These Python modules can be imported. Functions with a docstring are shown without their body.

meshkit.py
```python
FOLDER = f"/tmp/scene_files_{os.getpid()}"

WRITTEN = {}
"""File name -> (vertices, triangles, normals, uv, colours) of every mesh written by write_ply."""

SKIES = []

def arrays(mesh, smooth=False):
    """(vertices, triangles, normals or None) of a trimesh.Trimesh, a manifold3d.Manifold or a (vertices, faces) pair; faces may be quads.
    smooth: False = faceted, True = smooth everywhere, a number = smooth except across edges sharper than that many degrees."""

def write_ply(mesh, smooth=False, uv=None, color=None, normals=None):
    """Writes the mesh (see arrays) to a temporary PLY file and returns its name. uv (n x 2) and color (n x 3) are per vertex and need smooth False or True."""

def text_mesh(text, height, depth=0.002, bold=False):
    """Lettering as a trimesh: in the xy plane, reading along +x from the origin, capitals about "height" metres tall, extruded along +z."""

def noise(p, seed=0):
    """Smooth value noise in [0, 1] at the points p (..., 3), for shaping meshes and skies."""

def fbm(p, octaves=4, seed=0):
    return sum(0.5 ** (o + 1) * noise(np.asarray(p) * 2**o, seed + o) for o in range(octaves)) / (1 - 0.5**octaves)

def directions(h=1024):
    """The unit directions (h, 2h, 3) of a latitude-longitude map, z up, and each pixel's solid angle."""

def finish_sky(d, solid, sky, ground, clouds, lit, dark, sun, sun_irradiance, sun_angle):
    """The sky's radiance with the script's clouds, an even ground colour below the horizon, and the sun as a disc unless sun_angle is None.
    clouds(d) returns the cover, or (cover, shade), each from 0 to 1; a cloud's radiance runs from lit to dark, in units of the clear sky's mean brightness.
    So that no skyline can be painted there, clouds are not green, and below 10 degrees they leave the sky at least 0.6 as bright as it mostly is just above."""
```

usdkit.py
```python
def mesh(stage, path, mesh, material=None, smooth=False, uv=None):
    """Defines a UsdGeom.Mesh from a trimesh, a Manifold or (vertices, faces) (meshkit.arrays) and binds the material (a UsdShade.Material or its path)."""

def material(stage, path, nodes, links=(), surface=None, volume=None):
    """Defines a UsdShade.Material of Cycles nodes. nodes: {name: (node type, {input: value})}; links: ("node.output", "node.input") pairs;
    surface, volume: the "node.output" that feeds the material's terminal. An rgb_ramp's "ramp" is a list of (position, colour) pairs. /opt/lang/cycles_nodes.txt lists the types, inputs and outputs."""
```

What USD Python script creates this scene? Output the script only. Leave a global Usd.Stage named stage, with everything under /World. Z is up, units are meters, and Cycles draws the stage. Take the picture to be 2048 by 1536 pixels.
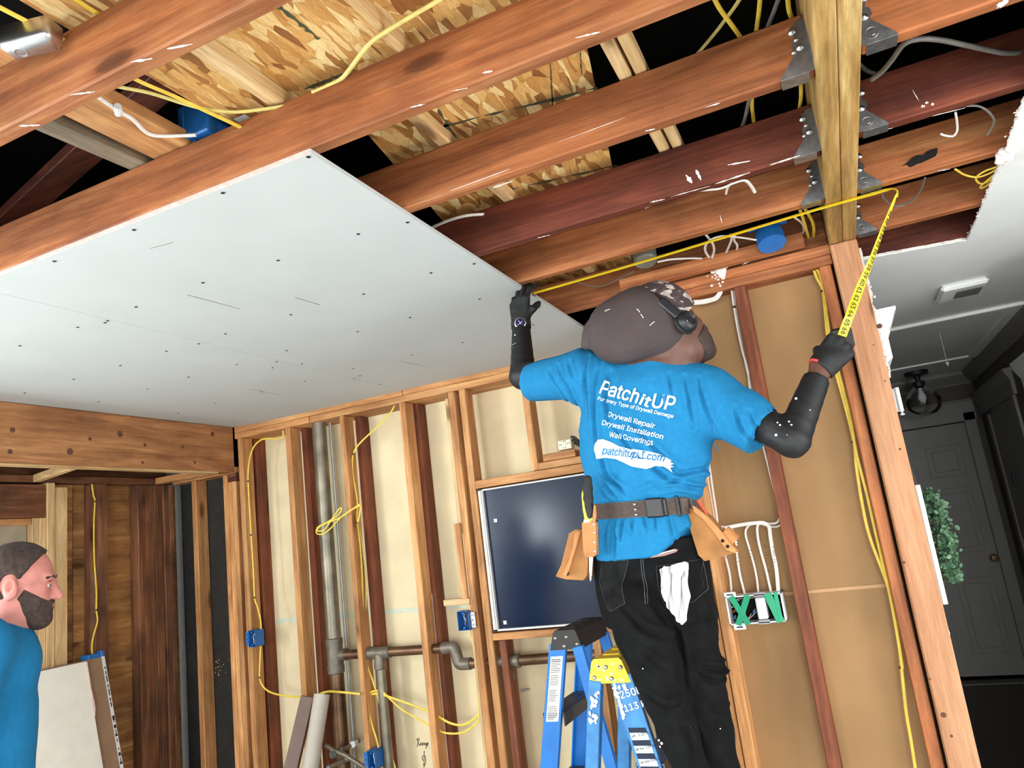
import math, random, numpy as np, trimesh, manifold3d as m3, shapely
from shapely.geometry import Polygon
from shapely import affinity
from scipy.interpolate import LinearNDInterpolator
from scipy.spatial import cKDTree
import usdkit, meshkit
from pxr import Usd, UsdGeom, UsdLux, UsdShade, Gf, Sdf
R = random.Random(7)
rng = np.random.default_rng(7)
stage = Usd.Stage.CreateInMemory()
UsdGeom.SetStageUpAxis(stage, 'Z'); UsdGeom.SetStageMetersPerUnit(stage, 1.0)
UsdGeom.Xform.Define(stage, '/World')
# ---------------------------------------------------------------- camera
F, CZ = 1474.575, 1.53            # focal length in pixels (2048 px wide), camera height
CAM = np.array([[0.9030116, 0.41153161, -0.12333605], [-0.19583763, 0.13878198, -0.97076629], [-0.38238419, 0.90076706, 0.20591511]])  # rows: right, down, forward
cam = UsdGeom.Camera.Define(stage, '/World/camera')
_r, _u, _b = CAM[0], -CAM[1], -CAM[2]
cam.AddTransformOp().Set(Gf.Matrix4d(*_r, 0, *_u, 0, *_b, 0, 0, 0, CZ, 1))
cam.CreateHorizontalApertureAttr(36.0); cam.CreateVerticalApertureAttr(27.0)
cam.CreateFocalLengthAttr(36.0 * F / 2048); cam.CreateClippingRangeAttr(Gf.Vec2f(0.05, 100))
cam.CreateExposureAttr(0.0)
def at(px, py, x=None, y=None, z=None):
    """The point of the plane x=, y= or z= that a pixel of the photograph shows."""
    d = CAM.T @ np.array([px - 1024, py - 768, F]); o = np.array([0, 0, CZ])
    t = x / d[0] if x is not None else y / d[1] if y is not None else (z - CZ) / d[2]
    return o + d * t
# ---------------------------------------------------------------- lights: daylight through the windows behind the camera, plus an added fill light for the hall ceiling
def rect_light(name, pos, target, w, h, power, color):
    l = UsdLux.RectLight.Define(stage, '/World/' + name)
    z = np.array(pos, float) - np.array(target, float); z /= np.linalg.norm(z)
    x = np.cross([0, 0, 1.], z); x /= np.linalg.norm(x); y = np.cross(z, x)
    l.AddTransformOp().Set(Gf.Matrix4d(*x, 0, *y, 0, *z, 0, *map(float, pos), 1))
    l.CreateWidthAttr(w); l.CreateHeightAttr(h); l.CreateIntensityAttr(power); l.CreateColorAttr(Gf.Vec3f(*color))
    return l
rect_light('window_light', (-1.7, -4.9, 1.4), (-1.7, 3, 1.4), 2.2, 1.6, 12.0, (0.97, 0.99, 1.0))
rect_light('window_light_001', (-4.04, -2.75, 1.5), (3, -2.75, 1.5), .7, .9, 30.0, (0.86, 0.96, 1.0))
rect_light('window_light_002', (-4.04, 0.1, 1.65), (3, 0.1, 1.65), 1.4, 1.2, 29.0, (0.88, 0.97, 1.0))
rect_light('window_light_003', (1.7, -4.9, 1.3), (1.7, 3, 1.3), 1.4, 1.5, 26.0, (0.97, 0.99, 1.0))
rect_light('window_light_004', (2.46, 1.1, 1.1), (0, 1.1, 1.1), 1.2, 1.6, 12.0, (0.97, 0.99, 1.0))  # added area light at the right, there to brighten the hall ceiling
# ---------------------------------------------------------------- helpers
USED = {}
def numbered(parent, name):
    k = (parent, name); n = USED.get(k, 0); USED[k] = n + 1
    return f'{parent}/{name}' + (f'_{n:03d}' if n else '')
def tag(p, label=None, cat=None, group=None, kind=None):
    for k, v in (('label', label), ('category', cat), ('group', group), ('kind', kind)):
        if v: p.SetCustomDataByKey(k, v)
    return p
BASE = {}
def thing(name, label, cat, base=(0, 0, 0), group=None, kind=None):
    path = numbered('/World', name)
    x = UsdGeom.Xform.Define(stage, path); x.AddTranslateOp().Set(Gf.Vec3d(*map(float, base)))
    BASE[path] = np.array(base, float)
    tag(x.GetPrim(), label, cat, group, kind)
    return path
def part(parent, name, mesh, mat, smooth=False, label=None, kind=None, uv=None):
    path = numbered(parent, name)
    v, f = mesh.get() if isinstance(mesh, MB) else (np.array(mesh[0]), np.array(mesh[1])) if isinstance(mesh, tuple) else meshkit.arrays(mesh)[:2]
    b = next((BASE[k] for k in (parent, parent.rsplit('/', 1)[0]) if k in BASE), np.zeros(3))
    m = usdkit.mesh(stage, path, (v - b, f), MAT[mat] if isinstance(mat, str) else mat, smooth=smooth)
    if label or kind: tag(m.GetPrim(), label, kind=kind)
    return path
def solo(name, mesh, mat, label, cat, group=None, kind=None, smooth=False):
    v, f = mesh.get() if isinstance(mesh, MB) else (np.array(mesh[0]), np.array(mesh[1])) if isinstance(mesh, tuple) else meshkit.arrays(mesh)[:2]
    lo, hi = v.min(0), v.max(0); b = np.array([(lo[0] + hi[0]) / 2, (lo[1] + hi[1]) / 2, lo[2]])
    path = numbered('/World', name)
    m = usdkit.mesh(stage, path, (v - b, f), MAT[mat] if isinstance(mat, str) else mat, smooth=smooth)
    m.AddTranslateOp().Set(Gf.Vec3d(*map(float, b)))
    tag(m.GetPrim(), label, cat, group, kind); BASE[path] = b
    return path
def nrm(v): v = np.asarray(v, float); return v / (np.linalg.norm(v) + 1e-12)
_cb = np.array([(x, y, z) for x in (-1, 1) for y in (-1, 1) for z in (-1, 1)], float)
def cbox(h, b):
    """chamfered box of half sizes h"""
    h = np.asarray(h, float); b = min(b, h.min() * .9); pts = []
    for c in _cb:
        for k in range(3):
            p = c * (h - b); p[k] = c[k] * h[k]; pts.append(p)
    pts = np.array(pts); hull = trimesh.convex.convex_hull(pts)
    return np.array(hull.vertices), np.array(hull.faces)
def spline(p, n=10):
    p = np.asarray(p, float)
    if len(p) < 3: return np.linspace(p[0], p[-1], n + 1)
    q = np.vstack([2 * p[0] - p[1], p, 2 * p[-1] - p[-2]]); out = []
    for i in range(1, len(q) - 2):
        t = np.linspace(0, 1, n, endpoint=False)[:, None]
        a, b, c, d = q[i - 1], q[i], q[i + 1], q[i + 2]
        out.append(.5 * (2 * b + (c - a) * t + (2 * a - 5 * b + 4 * c - d) * t ** 2 + (3 * b - a - 3 * c + d) * t ** 3))
    return np.vstack(out + [p[-1:]])
class MB:
    def __init__(s): s.v, s.f, s.n = [], [], 0
    def add(s, v, f):
        s.v.append(np.asarray(v, float)); s.f.append(np.asarray(f, int) + s.n); s.n += len(v); return s
    def tm(s, m): return s.add(m.vertices, m.faces)
    def get(s): return np.vstack(s.v), np.vstack(s.f)
    def box(s, lo, hi, b=.002):
        lo, hi = np.minimum(lo, hi), np.maximum(lo, hi)
        v, f = cbox((hi - lo) / 2, b); return s.add(v + (lo + hi) / 2, f)
    def bar(s, p, q, w, h, up=(0, 0, 1), b=.002):
        """box from p to q, w wide across, h along up"""
        p, q = np.asarray(p, float), np.asarray(q, float); x = nrm(q - p); y = nrm(np.cross(up, x)); z = np.cross(x, y)
        v, f = cbox((np.linalg.norm(q - p) / 2, w / 2, h / 2), b); return s.add(v @ np.array([x, y, z]) + (p + q) / 2, f)
    def tube(s, pts, r, sides=10, r2=None, up=None, caps=True):
        """tube along points; r may vary; r2: second radius for a flat section, across up"""
        p = np.asarray(pts, float); n = len(p); r = np.broadcast_to(r, (n,)); r2 = r if r2 is None else np.broadcast_to(r2, (n,))
        t = np.gradient(p, axis=0); t /= np.linalg.norm(t, axis=1, keepdims=True) + 1e-12
        a = np.asarray(up, float) if up is not None else np.array([0, 0, 1.]) if abs(t[0][2]) < .9 else np.array([1., 0, 0])
        A, B = [], []
        for k in range(n):
            a = a - t[k] * (a @ t[k]); a = nrm(a); A.append(a); B.append(np.cross(t[k], a))
        A, B = np.array(A), np.array(B); g = np.arange(sides) * 2 * np.pi / sides
        v = p[:, None] + (np.cos(g)[None, :, None] * A[:, None]) * r[:, None, None] + (np.sin(g)[None, :, None] * B[:, None]) * r2[:, None, None]
        i, j = np.meshgrid(np.arange(n - 1), np.arange(sides), indexing='ij'); j2 = (j + 1) % sides
        q = np.stack([i * sides + j, i * sides + j2, (i + 1) * sides + j2, (i + 1) * sides + j], -1).reshape(-1, 4)
        f = np.vstack([q[:, [0, 1, 2]], q[:, [0, 2, 3]]]); v = v.reshape(-1, 3)
        if caps:
            c0, c1 = len(v), len(v) + 1; v = np.vstack([v, p[:1], p[-1:]]); k = np.arange(sides); k2 = (k + 1) % sides
            f = np.vstack([f, np.stack([np.full(sides, c0), k2, k], 1), np.stack([np.full(sides, c1), (n - 1) * sides + k, (n - 1) * sides + k2], 1)])
        return s.add(v, f)
    def lathe(s, prof, o, axis=(0, 0, 1), sides=24):
        """profile of (radius, height) turned about axis at o"""
        prof = np.asarray(prof, float); z = nrm(axis); x = nrm(np.cross(z, [0, 0, 1.] if abs(z[2]) < .9 else [1., 0, 0])); y = np.cross(z, x)
        g = np.arange(sides) * 2 * np.pi / sides; n = len(prof)
        ring = np.cos(g)[:, None] * x + np.sin(g)[:, None] * y
        v = (np.asarray(o, float) + prof[:, 1][:, None, None] * z + prof[:, 0][:, None, None] * ring[None]).reshape(-1, 3)
        i, j = np.meshgrid(np.arange(n - 1), np.arange(sides), indexing='ij'); j2 = (j + 1) % sides
        q = np.stack([i * sides + j, i * sides + j2, (i + 1) * sides + j2, (i + 1) * sides + j], -1).reshape(-1, 4)
        return s.add(v, np.vstack([q[:, [0, 1, 2]], q[:, [0, 2, 3]]]))
    def prism(s, poly, depth, o, ax, ay, az=None):
        """polygon (shapely or points) in the plane ax, ay at o, extruded by depth along az"""
        poly = poly if hasattr(poly, 'geom_type') else Polygon(poly)
        ax, ay = nrm(ax), nrm(ay); az = np.cross(ax, ay) if az is None else nrm(az)
        for g in (poly.geoms if hasattr(poly, 'geoms') else [poly]):
            if g.area < 1e-9: continue
            m = trimesh.creation.extrude_polygon(g, depth); v = np.array(m.vertices); f = np.array(m.faces)
            if np.dot(np.cross(ax, ay), az) < 0: f = f[:, ::-1]
            s.add(np.asarray(o, float) + v[:, :1] * ax + v[:, 1:2] * ay + v[:, 2:] * az, f)
        return s
    def sphere(s, c, r, sub=2):
        m = trimesh.creation.icosphere(sub, 1.0); return s.add(np.array(m.vertices) * r + np.asarray(c, float), m.faces)
def shifted(mb, d):
    v, f = mb.get(); return MB().add(v + np.asarray(d, float), f)
def rough_poly(pts, step, amp, seed=1):
    """outline with a torn, uneven edge"""
    g = np.random.default_rng(seed); p = np.asarray(pts, float); out = []
    for a, b in zip(p, np.roll(p, -1, 0)):
        n = max(1, int(np.linalg.norm(b - a) / step)); d = nrm(b - a); nn = np.array([-d[1], d[0]])
        for k in range(n): out.append(a + (b - a) * k / n + nn * (g.normal() * amp if k else 0))
    return Polygon(out).buffer(0)
# ---------------------------------------------------------------- materials
MAT = {}
def mat(name, nodes, links, surface='p.BSDF'):
    MAT[name] = usdkit.material(stage, '/World/Looks/' + name, nodes, links, surface=surface); return name
def srgb(r, g, b):
    c = np.array([r, g, b]) / 255.; return tuple(np.where(c <= .04045, c / 12.92, ((c + .055) / 1.055) ** 2.4))
def plain(name, col, rough=.6, metal=0., spec=.5, noise=.06, scale=14, bump=0., bscale=60, **kw):
    """one colour with slight mottling and wear"""
    c = np.array(srgb(*col))
    n = {'tc': ('texture_coordinate', {}), 'n': ('noise_texture', {'scale': scale, 'detail': 5.}), 'r': ('rgb_ramp', {'ramp': [(.3, tuple(c * (1 - noise * 2))), (.7, tuple(np.minimum(c * (1 + noise * 2), 1)))]}),
         'p': ('principled_bsdf', {'roughness': rough, 'metallic': metal, 'specular_ior_level': spec, **kw})}
    l = [('tc.object', 'n.vector'), ('n.fac', 'r.fac'), ('r.color', 'p.base_color')]
    if bump:
        n['bn'] = ('noise_texture', {'scale': bscale, 'detail': 4.}); n['b'] = ('bump', {'strength': bump, 'distance': .01})
        l += [('tc.object', 'bn.vector'), ('bn.fac', 'b.height'), ('b.normal', 'p.normal')]
    return mat(name, n, l)
def wood(name, dark, mid, light, axis='x', grain=1., rough=.62, stain=.5, knots=True, streak=0., stain_col=None):
    """timber with long grain, cathedral figure, knots and stains, along axis of the object"""
    st = {'x': (1, 14, 14), 'y': (14, 1, 14), 'z': (14, 14, 1)}[axis]
    kst = {'x': (2.2, 7, 7), 'y': (7, 2.2, 7), 'z': (7, 7, 2.2)}[axis]
    D, Mi, L = map(lambda c: np.array(srgb(*c)), (dark, mid, light))
    n = {'tc': ('texture_coordinate', {}), 'oi': ('object_info', {}),
         'of': ('vector_math', {'math_type': 'scale', 'vector1': (17.3, 9.1, 5.7)}), 'ad': ('vector_math', {'math_type': 'add'}),
         'm': ('mapping', {'scale': tuple(1.6 * s for s in st)}), 'mf': ('mapping', {'scale': tuple(9. * s for s in st)}),
         'n1': ('noise_texture', {'scale': 1., 'detail': 6., 'roughness': .6, 'distortion': .9}), 'n2': ('noise_texture', {'scale': 1., 'detail': 4., 'roughness': .65}),
         'mw': ('mapping', {'scale': tuple(.55 * s for s in st)}),
         'w': ('noise_texture', {'scale': 1., 'detail': 1.5, 'distortion': .6}), 'wm': ('math', {'math_type': 'multiply', 'value2': 34.}), 'ws': ('math', {'math_type': 'sine'}),
         'c1': ('rgb_ramp', {'ramp': [(.28, tuple(D * .55 + Mi * .45)), (.5, tuple(Mi)), (.72, tuple(L))]}),
         'c2': ('rgb_ramp', {'ramp': [(.0, (.62, .62, .62)), (.5, (.95, .95, .95)), (1., (1.05, 1.05, 1.05))]}),
         'c3': ('rgb_ramp', {'ramp': [(.3, (.72, .68, .65)), (.62, (1.06, 1.06, 1.06))]}),
         'x1': ('mix', {'mix_type': 'multiply', 'fac': .38 * grain}), 'x2': ('mix', {'mix_type': 'multiply', 'fac': .75 * grain}),
         'bs': ('noise_texture', {'scale': 2.3, 'detail': 5., 'roughness': .6}), 'br': ('rgb_ramp', {'ramp': [(.34, tuple(np.array(srgb(*(stain_col or dark))) / np.maximum(Mi, .02))), (.56, (1., 1., 1.))]}),
         'x3': ('mix', {'mix_type': 'multiply', 'fac': stain}),
         'rv': ('map_range', {'from_min': 0., 'from_max': 1., 'to_min': .86, 'to_max': 1.12}), 'x4': ('mix', {'mix_type': 'multiply', 'fac': 1.}),
         'b': ('bump', {'strength': .25, 'distance': .004}), 'p': ('principled_bsdf', {'roughness': rough, 'specular_ior_level': .35})}
    l = [('oi.random', 'of.scale'), ('tc.object', 'ad.vector1'), ('of.vector', 'ad.vector2'), ('ad.vector', 'm.vector'), ('ad.vector', 'mf.vector'), ('ad.vector', 'mw.vector'),
         ('m.vector', 'n1.vector'), ('mf.vector', 'n2.vector'), ('mw.vector', 'w.vector'), ('w.fac', 'wm.value1'), ('wm.value', 'ws.value1'),
         ('n1.fac', 'c1.fac'), ('ws.value', 'c2.fac'), ('c1.color', 'x1.color1'), ('c2.color', 'x1.color2'), ('n2.fac', 'c3.fac'), ('x1.color', 'x2.color1'), ('c3.color', 'x2.color2'),
         ('ad.vector', 'bs.vector'), ('bs.fac', 'br.fac'), ('x2.color', 'x3.color1'), ('br.color', 'x3.color2'), ('oi.random', 'rv.value'), ('x3.color', 'x4.color1'), ('rv.result', 'x4.color2'),
         ('n2.fac', 'b.height'), ('b.normal', 'p.normal')]
    last = 'x4.color'
    if knots:
        n.update({'km': ('mapping', {'scale': kst}), 'kv': ('voronoi_texture', {'scale': .9, 'randomness': 1.}), 'kr': ('rgb_ramp', {'ramp': [(.0, (.16, .11, .08)), (.085, (.3, .22, .17)), (.12, (.8, .74, .7)), (.2, (1., 1., 1.))]}),
                  'x5': ('mix', {'mix_type': 'multiply', 'fac': .85})})
        l += [('ad.vector', 'km.vector'), ('km.vector', 'kv.vector'), ('kv.distance', 'kr.fac'), (last, 'x5.color1'), ('kr.color', 'x5.color2')]; last = 'x5.color'
    l.append((last, 'p.base_color'))
    return mat(name, n, l)
for ax in 'xyz':
    wood('joist_wood_' + ax, (96, 48, 25), (172, 103, 60), (200, 136, 88), ax, stain=.5)
    wood('stud_wood_' + ax, (122, 72, 38), (212, 150, 94), (232, 182, 124), ax, stain=.45)
    wood('new_wood_' + ax, (178, 134, 84), (220, 184, 132), (236, 206, 160), ax, stain=.25)
wood('red_wood_x', (52, 21, 13), (104, 47, 31), (136, 70, 46), 'x', stain=.75, stain_col=(70, 30, 20))
wood('red_wood_z', (66, 30, 18), (132, 70, 44), (160, 94, 62), 'z', stain=.6)
wood('red_wood_y', (66, 30, 18), (132, 70, 44), (160, 94, 62), 'y', stain=.6)
wood('old_wood_z', (64, 36, 22), (128, 82, 54), (166, 116, 82), 'z', stain=.7, stain_col=(60, 42, 32))
wood('old_wood_y', (60, 32, 20), (122, 74, 46), (156, 104, 70), 'y', stain=.7, stain_col=(60, 42, 32))
wood('header_wood_y', (92, 52, 32), (170, 116, 74), (196, 142, 96), 'y', stain=.35)
wood('post_wood_z', (170, 106, 70), (202, 146, 106), (216, 166, 126), 'z', stain=.15, grain=.8)
wood('beam_wood_y', (112, 76, 30), (186, 146, 84), (220, 188, 126), 'y', grain=1.25, stain=.1, knots=False)
wood('plywood_z', (92, 54, 28), (178, 124, 72), (210, 160, 100), 'y', stain=.7, grain=.9, stain_col=(66, 44, 28))
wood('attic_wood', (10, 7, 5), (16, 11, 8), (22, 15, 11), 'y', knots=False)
wood('floor_wood', (30, 18, 12), (52, 34, 24), (70, 48, 34), 'y', rough=.4)

# oriented strand board: three layers of flakes lying at different angles
_n, _l = {'tc': ('texture_coordinate', {}), 'wn': ('noise_texture', {'scale': 5., 'detail': 2.}), 'wa': ('vector_math', {'math_type': 'multiply_add', 'vector2': (.035, .035, .035)})}, [('tc.object', 'wn.vector'), ('wn.color', 'wa.vector1'), ('tc.object', 'wa.vector3')]
for i, a in enumerate((.35, 1.3, 2.4)):
    _n.update({f'm{i}': ('mapping', {'rotation': (0, 0, a), 'location': (i * 3.1, i * 1.7, 0), 'scale': (46, 12, 1)}), f'v{i}': ('voronoi_texture', {'scale': 1., 'dimensions': '2D', 'feature': 'f1'}),
               f's{i}': ('separate_color', {}), f'r{i}': ('rgb_ramp', {'ramp': [(.0, srgb(140, 88, 44)), (.3, srgb(198, 140, 76)), (.65, srgb(226, 178, 108)), (1., srgb(246, 216, 156))]}),
               f'e{i}': ('voronoi_texture', {'scale': 1., 'dimensions': '2D', 'feature': 'distance_to_edge'}), f'g{i}': ('rgb_ramp', {'ramp': [(0., (.6, .54, .48)), (.07, (1, 1, 1))]}), f'x{i}': ('mix', {'mix_type': 'multiply', 'fac': .5})})
    _l += [('wa.vector', f'm{i}.vector'), (f'm{i}.vector', f'v{i}.vector'), (f'm{i}.vector', f'e{i}.vector'), (f'v{i}.color', f's{i}.color'), (f's{i}.r', f'r{i}.fac'), (f'e{i}.distance', f'g{i}.fac'), (f'r{i}.color', f'x{i}.color1'), (f'g{i}.color', f'x{i}.color2')]
_n.update({'sel': ('math', {'math_type': 'greater_than', 'value2': .5}), 'sel2': ('math', {'math_type': 'greater_than', 'value2': .55}), 'y1': ('mix', {}), 'y2': ('mix', {}), 'fm': ('mapping', {'scale': (220, 40, 1), 'rotation': (0, 0, .6)}), 'fn': ('noise_texture', {'scale': 1., 'detail': 3., 'distortion': 1.}), 'fr': ('rgb_ramp', {'ramp': [(.3, (.7, .66, .62)), (.65, (1.08, 1.08, 1.08))]}), 'y3': ('mix', {'mix_type': 'multiply', 'fac': .7}), 'b': ('bump', {'strength': .4, 'distance': .003}), 'p': ('principled_bsdf', {'roughness': .6, 'specular_ior_level': .35})})
_l += [('wa.vector', 'fm.vector'), ('fm.vector', 'fn.vector'), ('fn.fac', 'fr.fac'), ('y2.color', 'y3.color1'), ('fr.color', 'y3.color2')]
_l += [('s0.g', 'sel.value1'), ('s1.b', 'sel2.value1'), ('sel.value', 'y1.fac'), ('x0.color', 'y1.color1'), ('x1.color', 'y1.color2'), ('sel2.value', 'y2.fac'), ('y1.color', 'y2.color1'), ('x2.color', 'y2.color2'), ('s0.g', 'b.height'), ('b.normal', 'p.normal'), ('y3.color', 'p.base_color')]
mat('osb', _n, _l)
plain('drywall', (188, 191, 190), .75, noise=.015, scale=3)
plain('drywall_edge', (206, 172, 164), .9, bump=.5)
plain('gypsum', (224, 214, 208), .95, noise=.08, bump=.6)
plain('paper_tan', (226, 208, 170), .8, noise=.05, scale=4)
plain('paper_brown', (158, 121, 79), .8, noise=.06, scale=3)
plain('tar_paper', (34, 32, 30), .7, noise=.2, scale=20)
plain('white_paint', (238, 238, 236), .5, noise=.02, scale=4)
plain('hall_paint_shaded', (122, 118, 114), .5, noise=.03, scale=4)  # white doors and trim made grey: the hall shade is in the colour
plain('hall_wall_paint_shaded', (74, 66, 60), .6, noise=.03, scale=4)  # wall colour kept darker, with the dimness of the hall painted in
plain('room_paint', (226, 226, 224), .7, noise=.02)
plain('room_floor', (220, 220, 216), .6, noise=.05)
plain('white_vinyl', (224, 224, 222), .4, noise=.02)
plain('galvanised', (150, 150, 152), .38, metal=.9, noise=.12, scale=50)
plain('screw_black', (24, 24, 26), .5)
plain('steel', (190, 190, 192), .3, metal=1., noise=.05)
plain('zip_black', (26, 24, 26), .5)
plain('cable_yellow', (226, 192, 70), .42, noise=.07, scale=30)
plain('cable_pale', (216, 198, 118), .45, noise=.07, scale=30)
plain('cable_white', (222, 214, 206), .45, noise=.05, scale=30)
plain('cable_grey', (108, 104, 98), .5, noise=.08, scale=30)
plain('cable_black', (40, 36, 34), .6, noise=.2, scale=40)
plain('box_blue', (34, 104, 176), .4, noise=.05)
plain('box_dark', (10, 26, 52), .7)
plain('copper_old', (112, 84, 62), .42, metal=.75, noise=.22, scale=9)
plain('pipe_grey', (128, 120, 104), .4, metal=.55, noise=.18, scale=8)
plain('fitting', (116, 108, 96), .5, metal=.5, noise=.15, scale=20)
plain('conduit', (170, 172, 170), .4, metal=.2, noise=.06)
plain('dark_hole', (12, 10, 9), .9)
plain('chalk_green', (72, 74, 48), .8, noise=.2)
plain('marker', (40, 36, 34), .7)
plain('wall_tape', (196, 214, 204), .6, noise=.03)
plain('wall_tape_brown', (186, 144, 100), .6, noise=.03)
mat('dark_glass', {'p': ('principled_bsdf', {'base_color': srgb(10, 26, 54), 'roughness': .16, 'specular_ior_level': .4})}, [])
# ---------------------------------------------------------------- the setting: walls, floor, ceilings
YB, YR, XL, ZJ = 3.53, 2.86, -3.98, 2.45     # stud faces of the back wall, of the nearer right wall, of the left wall; underside of the joists
def board(p, lo, hi, m, name='stud', label=None, b=.003):
    return part(p, name, MB().box(lo, hi, b), m, label=label)
fl = solo('floor', MB().box((-4.2, -5.1, -.05), (.16, 3.8, 0)).box((.16, -5.1, -.05), (2.6, 3.2, 0)), 'room_floor', 'bare floor of the room being renovated', 'floor', kind='structure')
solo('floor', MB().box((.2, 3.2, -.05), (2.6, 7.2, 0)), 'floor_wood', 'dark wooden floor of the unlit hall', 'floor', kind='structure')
# back wall: two rows of studs under a double top plate, tan drywall paper behind
bw = thing('wall_back', 'open stud wall with tan drywall backing around the dark window', 'wall', kind='structure')
part(bw, 'drywall_backing', MB().box((-3.45, 3.73, 0), (-.55, 3.743, 2.45)), 'paper_tan', label='tan paper back of the drywall between the studs')
board(bw, (-3.44, YB, 2.408), (-2.18, 3.62, 2.446), 'stud_wood_x', 'top_plate'); board(bw, (-2.177, YB, 2.408), (-.55, 3.62, 2.446), 'stud_wood_x', 'top_plate')
board(bw, (-3.44, YB, 2.369), (-2.85, 3.73, 2.407), 'stud_wood_x', 'top_plate'); board(bw, (-2.845, YB, 2.369), (-.55, 3.73, 2.407), 'stud_wood_x', 'top_plate')
board(bw, (-3.44, 3.621, 2.408), (-.55, 3.73, 2.446), 'red_wood_x', 'top_plate')
ST = 2.368
for x0, x1, m in ((-3.418, -3.379, 'stud_wood_z'), (-3.035, -2.995, 'stud_wood_z'), (-2.626, -2.592, 'stud_wood_z'), (-2.208, -2.17, 'stud_wood_z'), (-1.889, -1.851, 'stud_wood_z'), (-1.822, -1.783, 'stud_wood_z')):
    board(bw, (x0, YB, .04), (x1, 3.62, ST), m)
for x0, x1 in ((-3.41, -3.372), (-3.003, -2.963), (-2.596, -2.557), (-2.185, -2.152)):
    board(bw, (x0, 3.64, .04), (x1, 3.729, ST), 'red_wood_z')
board(bw, (-1.45, YB, 1.865), (-1.412, 3.62, ST), 'stud_wood_z', 'cripple_stud'); board(bw, (-1.03, YB, 1.865), (-.99, 3.62, ST), 'stud_wood_z', 'cripple_stud')
board(bw, (-1.785, YB, 1.82), (-.66, 3.62, 1.862), 'stud_wood_x', 'window_header'); board(bw, (-1.785, YB, 1.045), (-.66, 3.62, 1.08), 'stud_wood_x', 'sill_plate')
board(bw, (-.66, YB, .04), (-.62, 3.62, ST), 'stud_wood_z')
board(bw, (-1.75, YB, .04), (-1.712, 3.62, 1.044), 'red_wood_z', 'cripple_stud'); board(bw, (-1.25, YB, .04), (-1.212, 3.62, 1.044), 'stud_wood_z', 'cripple_stud')
board(bw, (-3.44, YB, 0), (-.55, 3.73, .039), 'stud_wood_x', 'bottom_plate')
# thin packing strips and blocks nailed beside the studs
for x0, x1, za, zb, yy in ((-3.0225, -3.008, .04, ST, 3.622), (-2.196, -2.186, 1.44, ST, 3.622), (-2.188, -2.176, .04, 1.3, 3.622)):
    board(bw, (x0, yy, za), (x1, yy + .016, zb), 'white_paint', 'packing_strip', b=.001)
_a, _b = at(872, 1192, y=YB), at(922, 1046, y=YB)
board(bw, (-1.912, YB, 1.6), (-1.890, 3.575, 2.335), 'new_wood_z', 'packing_strip', 'pale new packing strip')
board(bw, (-1.93, YB - .02, 1.265), (-1.891, YB, _b[2] + .0), 'stud_wood_z', 'packing_strip')
board(bw, (-2.05, YB, 1.235), (-1.893, 3.57, 1.268), 'new_wood_x', 'block', 'pale short block between two studs')
board(bw, (-1.905, YB, .04), (-1.890, 3.57, 1.234), 'new_wood_z', 'packing_strip', 'pale new packing strip')
for (x0, z0, x1, z1) in ((-1.379, 1.902, -1.2, 1.938), (-1.41, 1.864, -1.1, 1.9)):
    board(bw, (x0, YB - .005, z0), (x1, 3.6, z1), 'stud_wood_x', 'block')
z0 = at(544, 1244, y=3.729)[2]; z1 = at(1640 / 3.413 + 450, 1100 + 378 / 3.413, y=3.729)[2]
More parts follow.
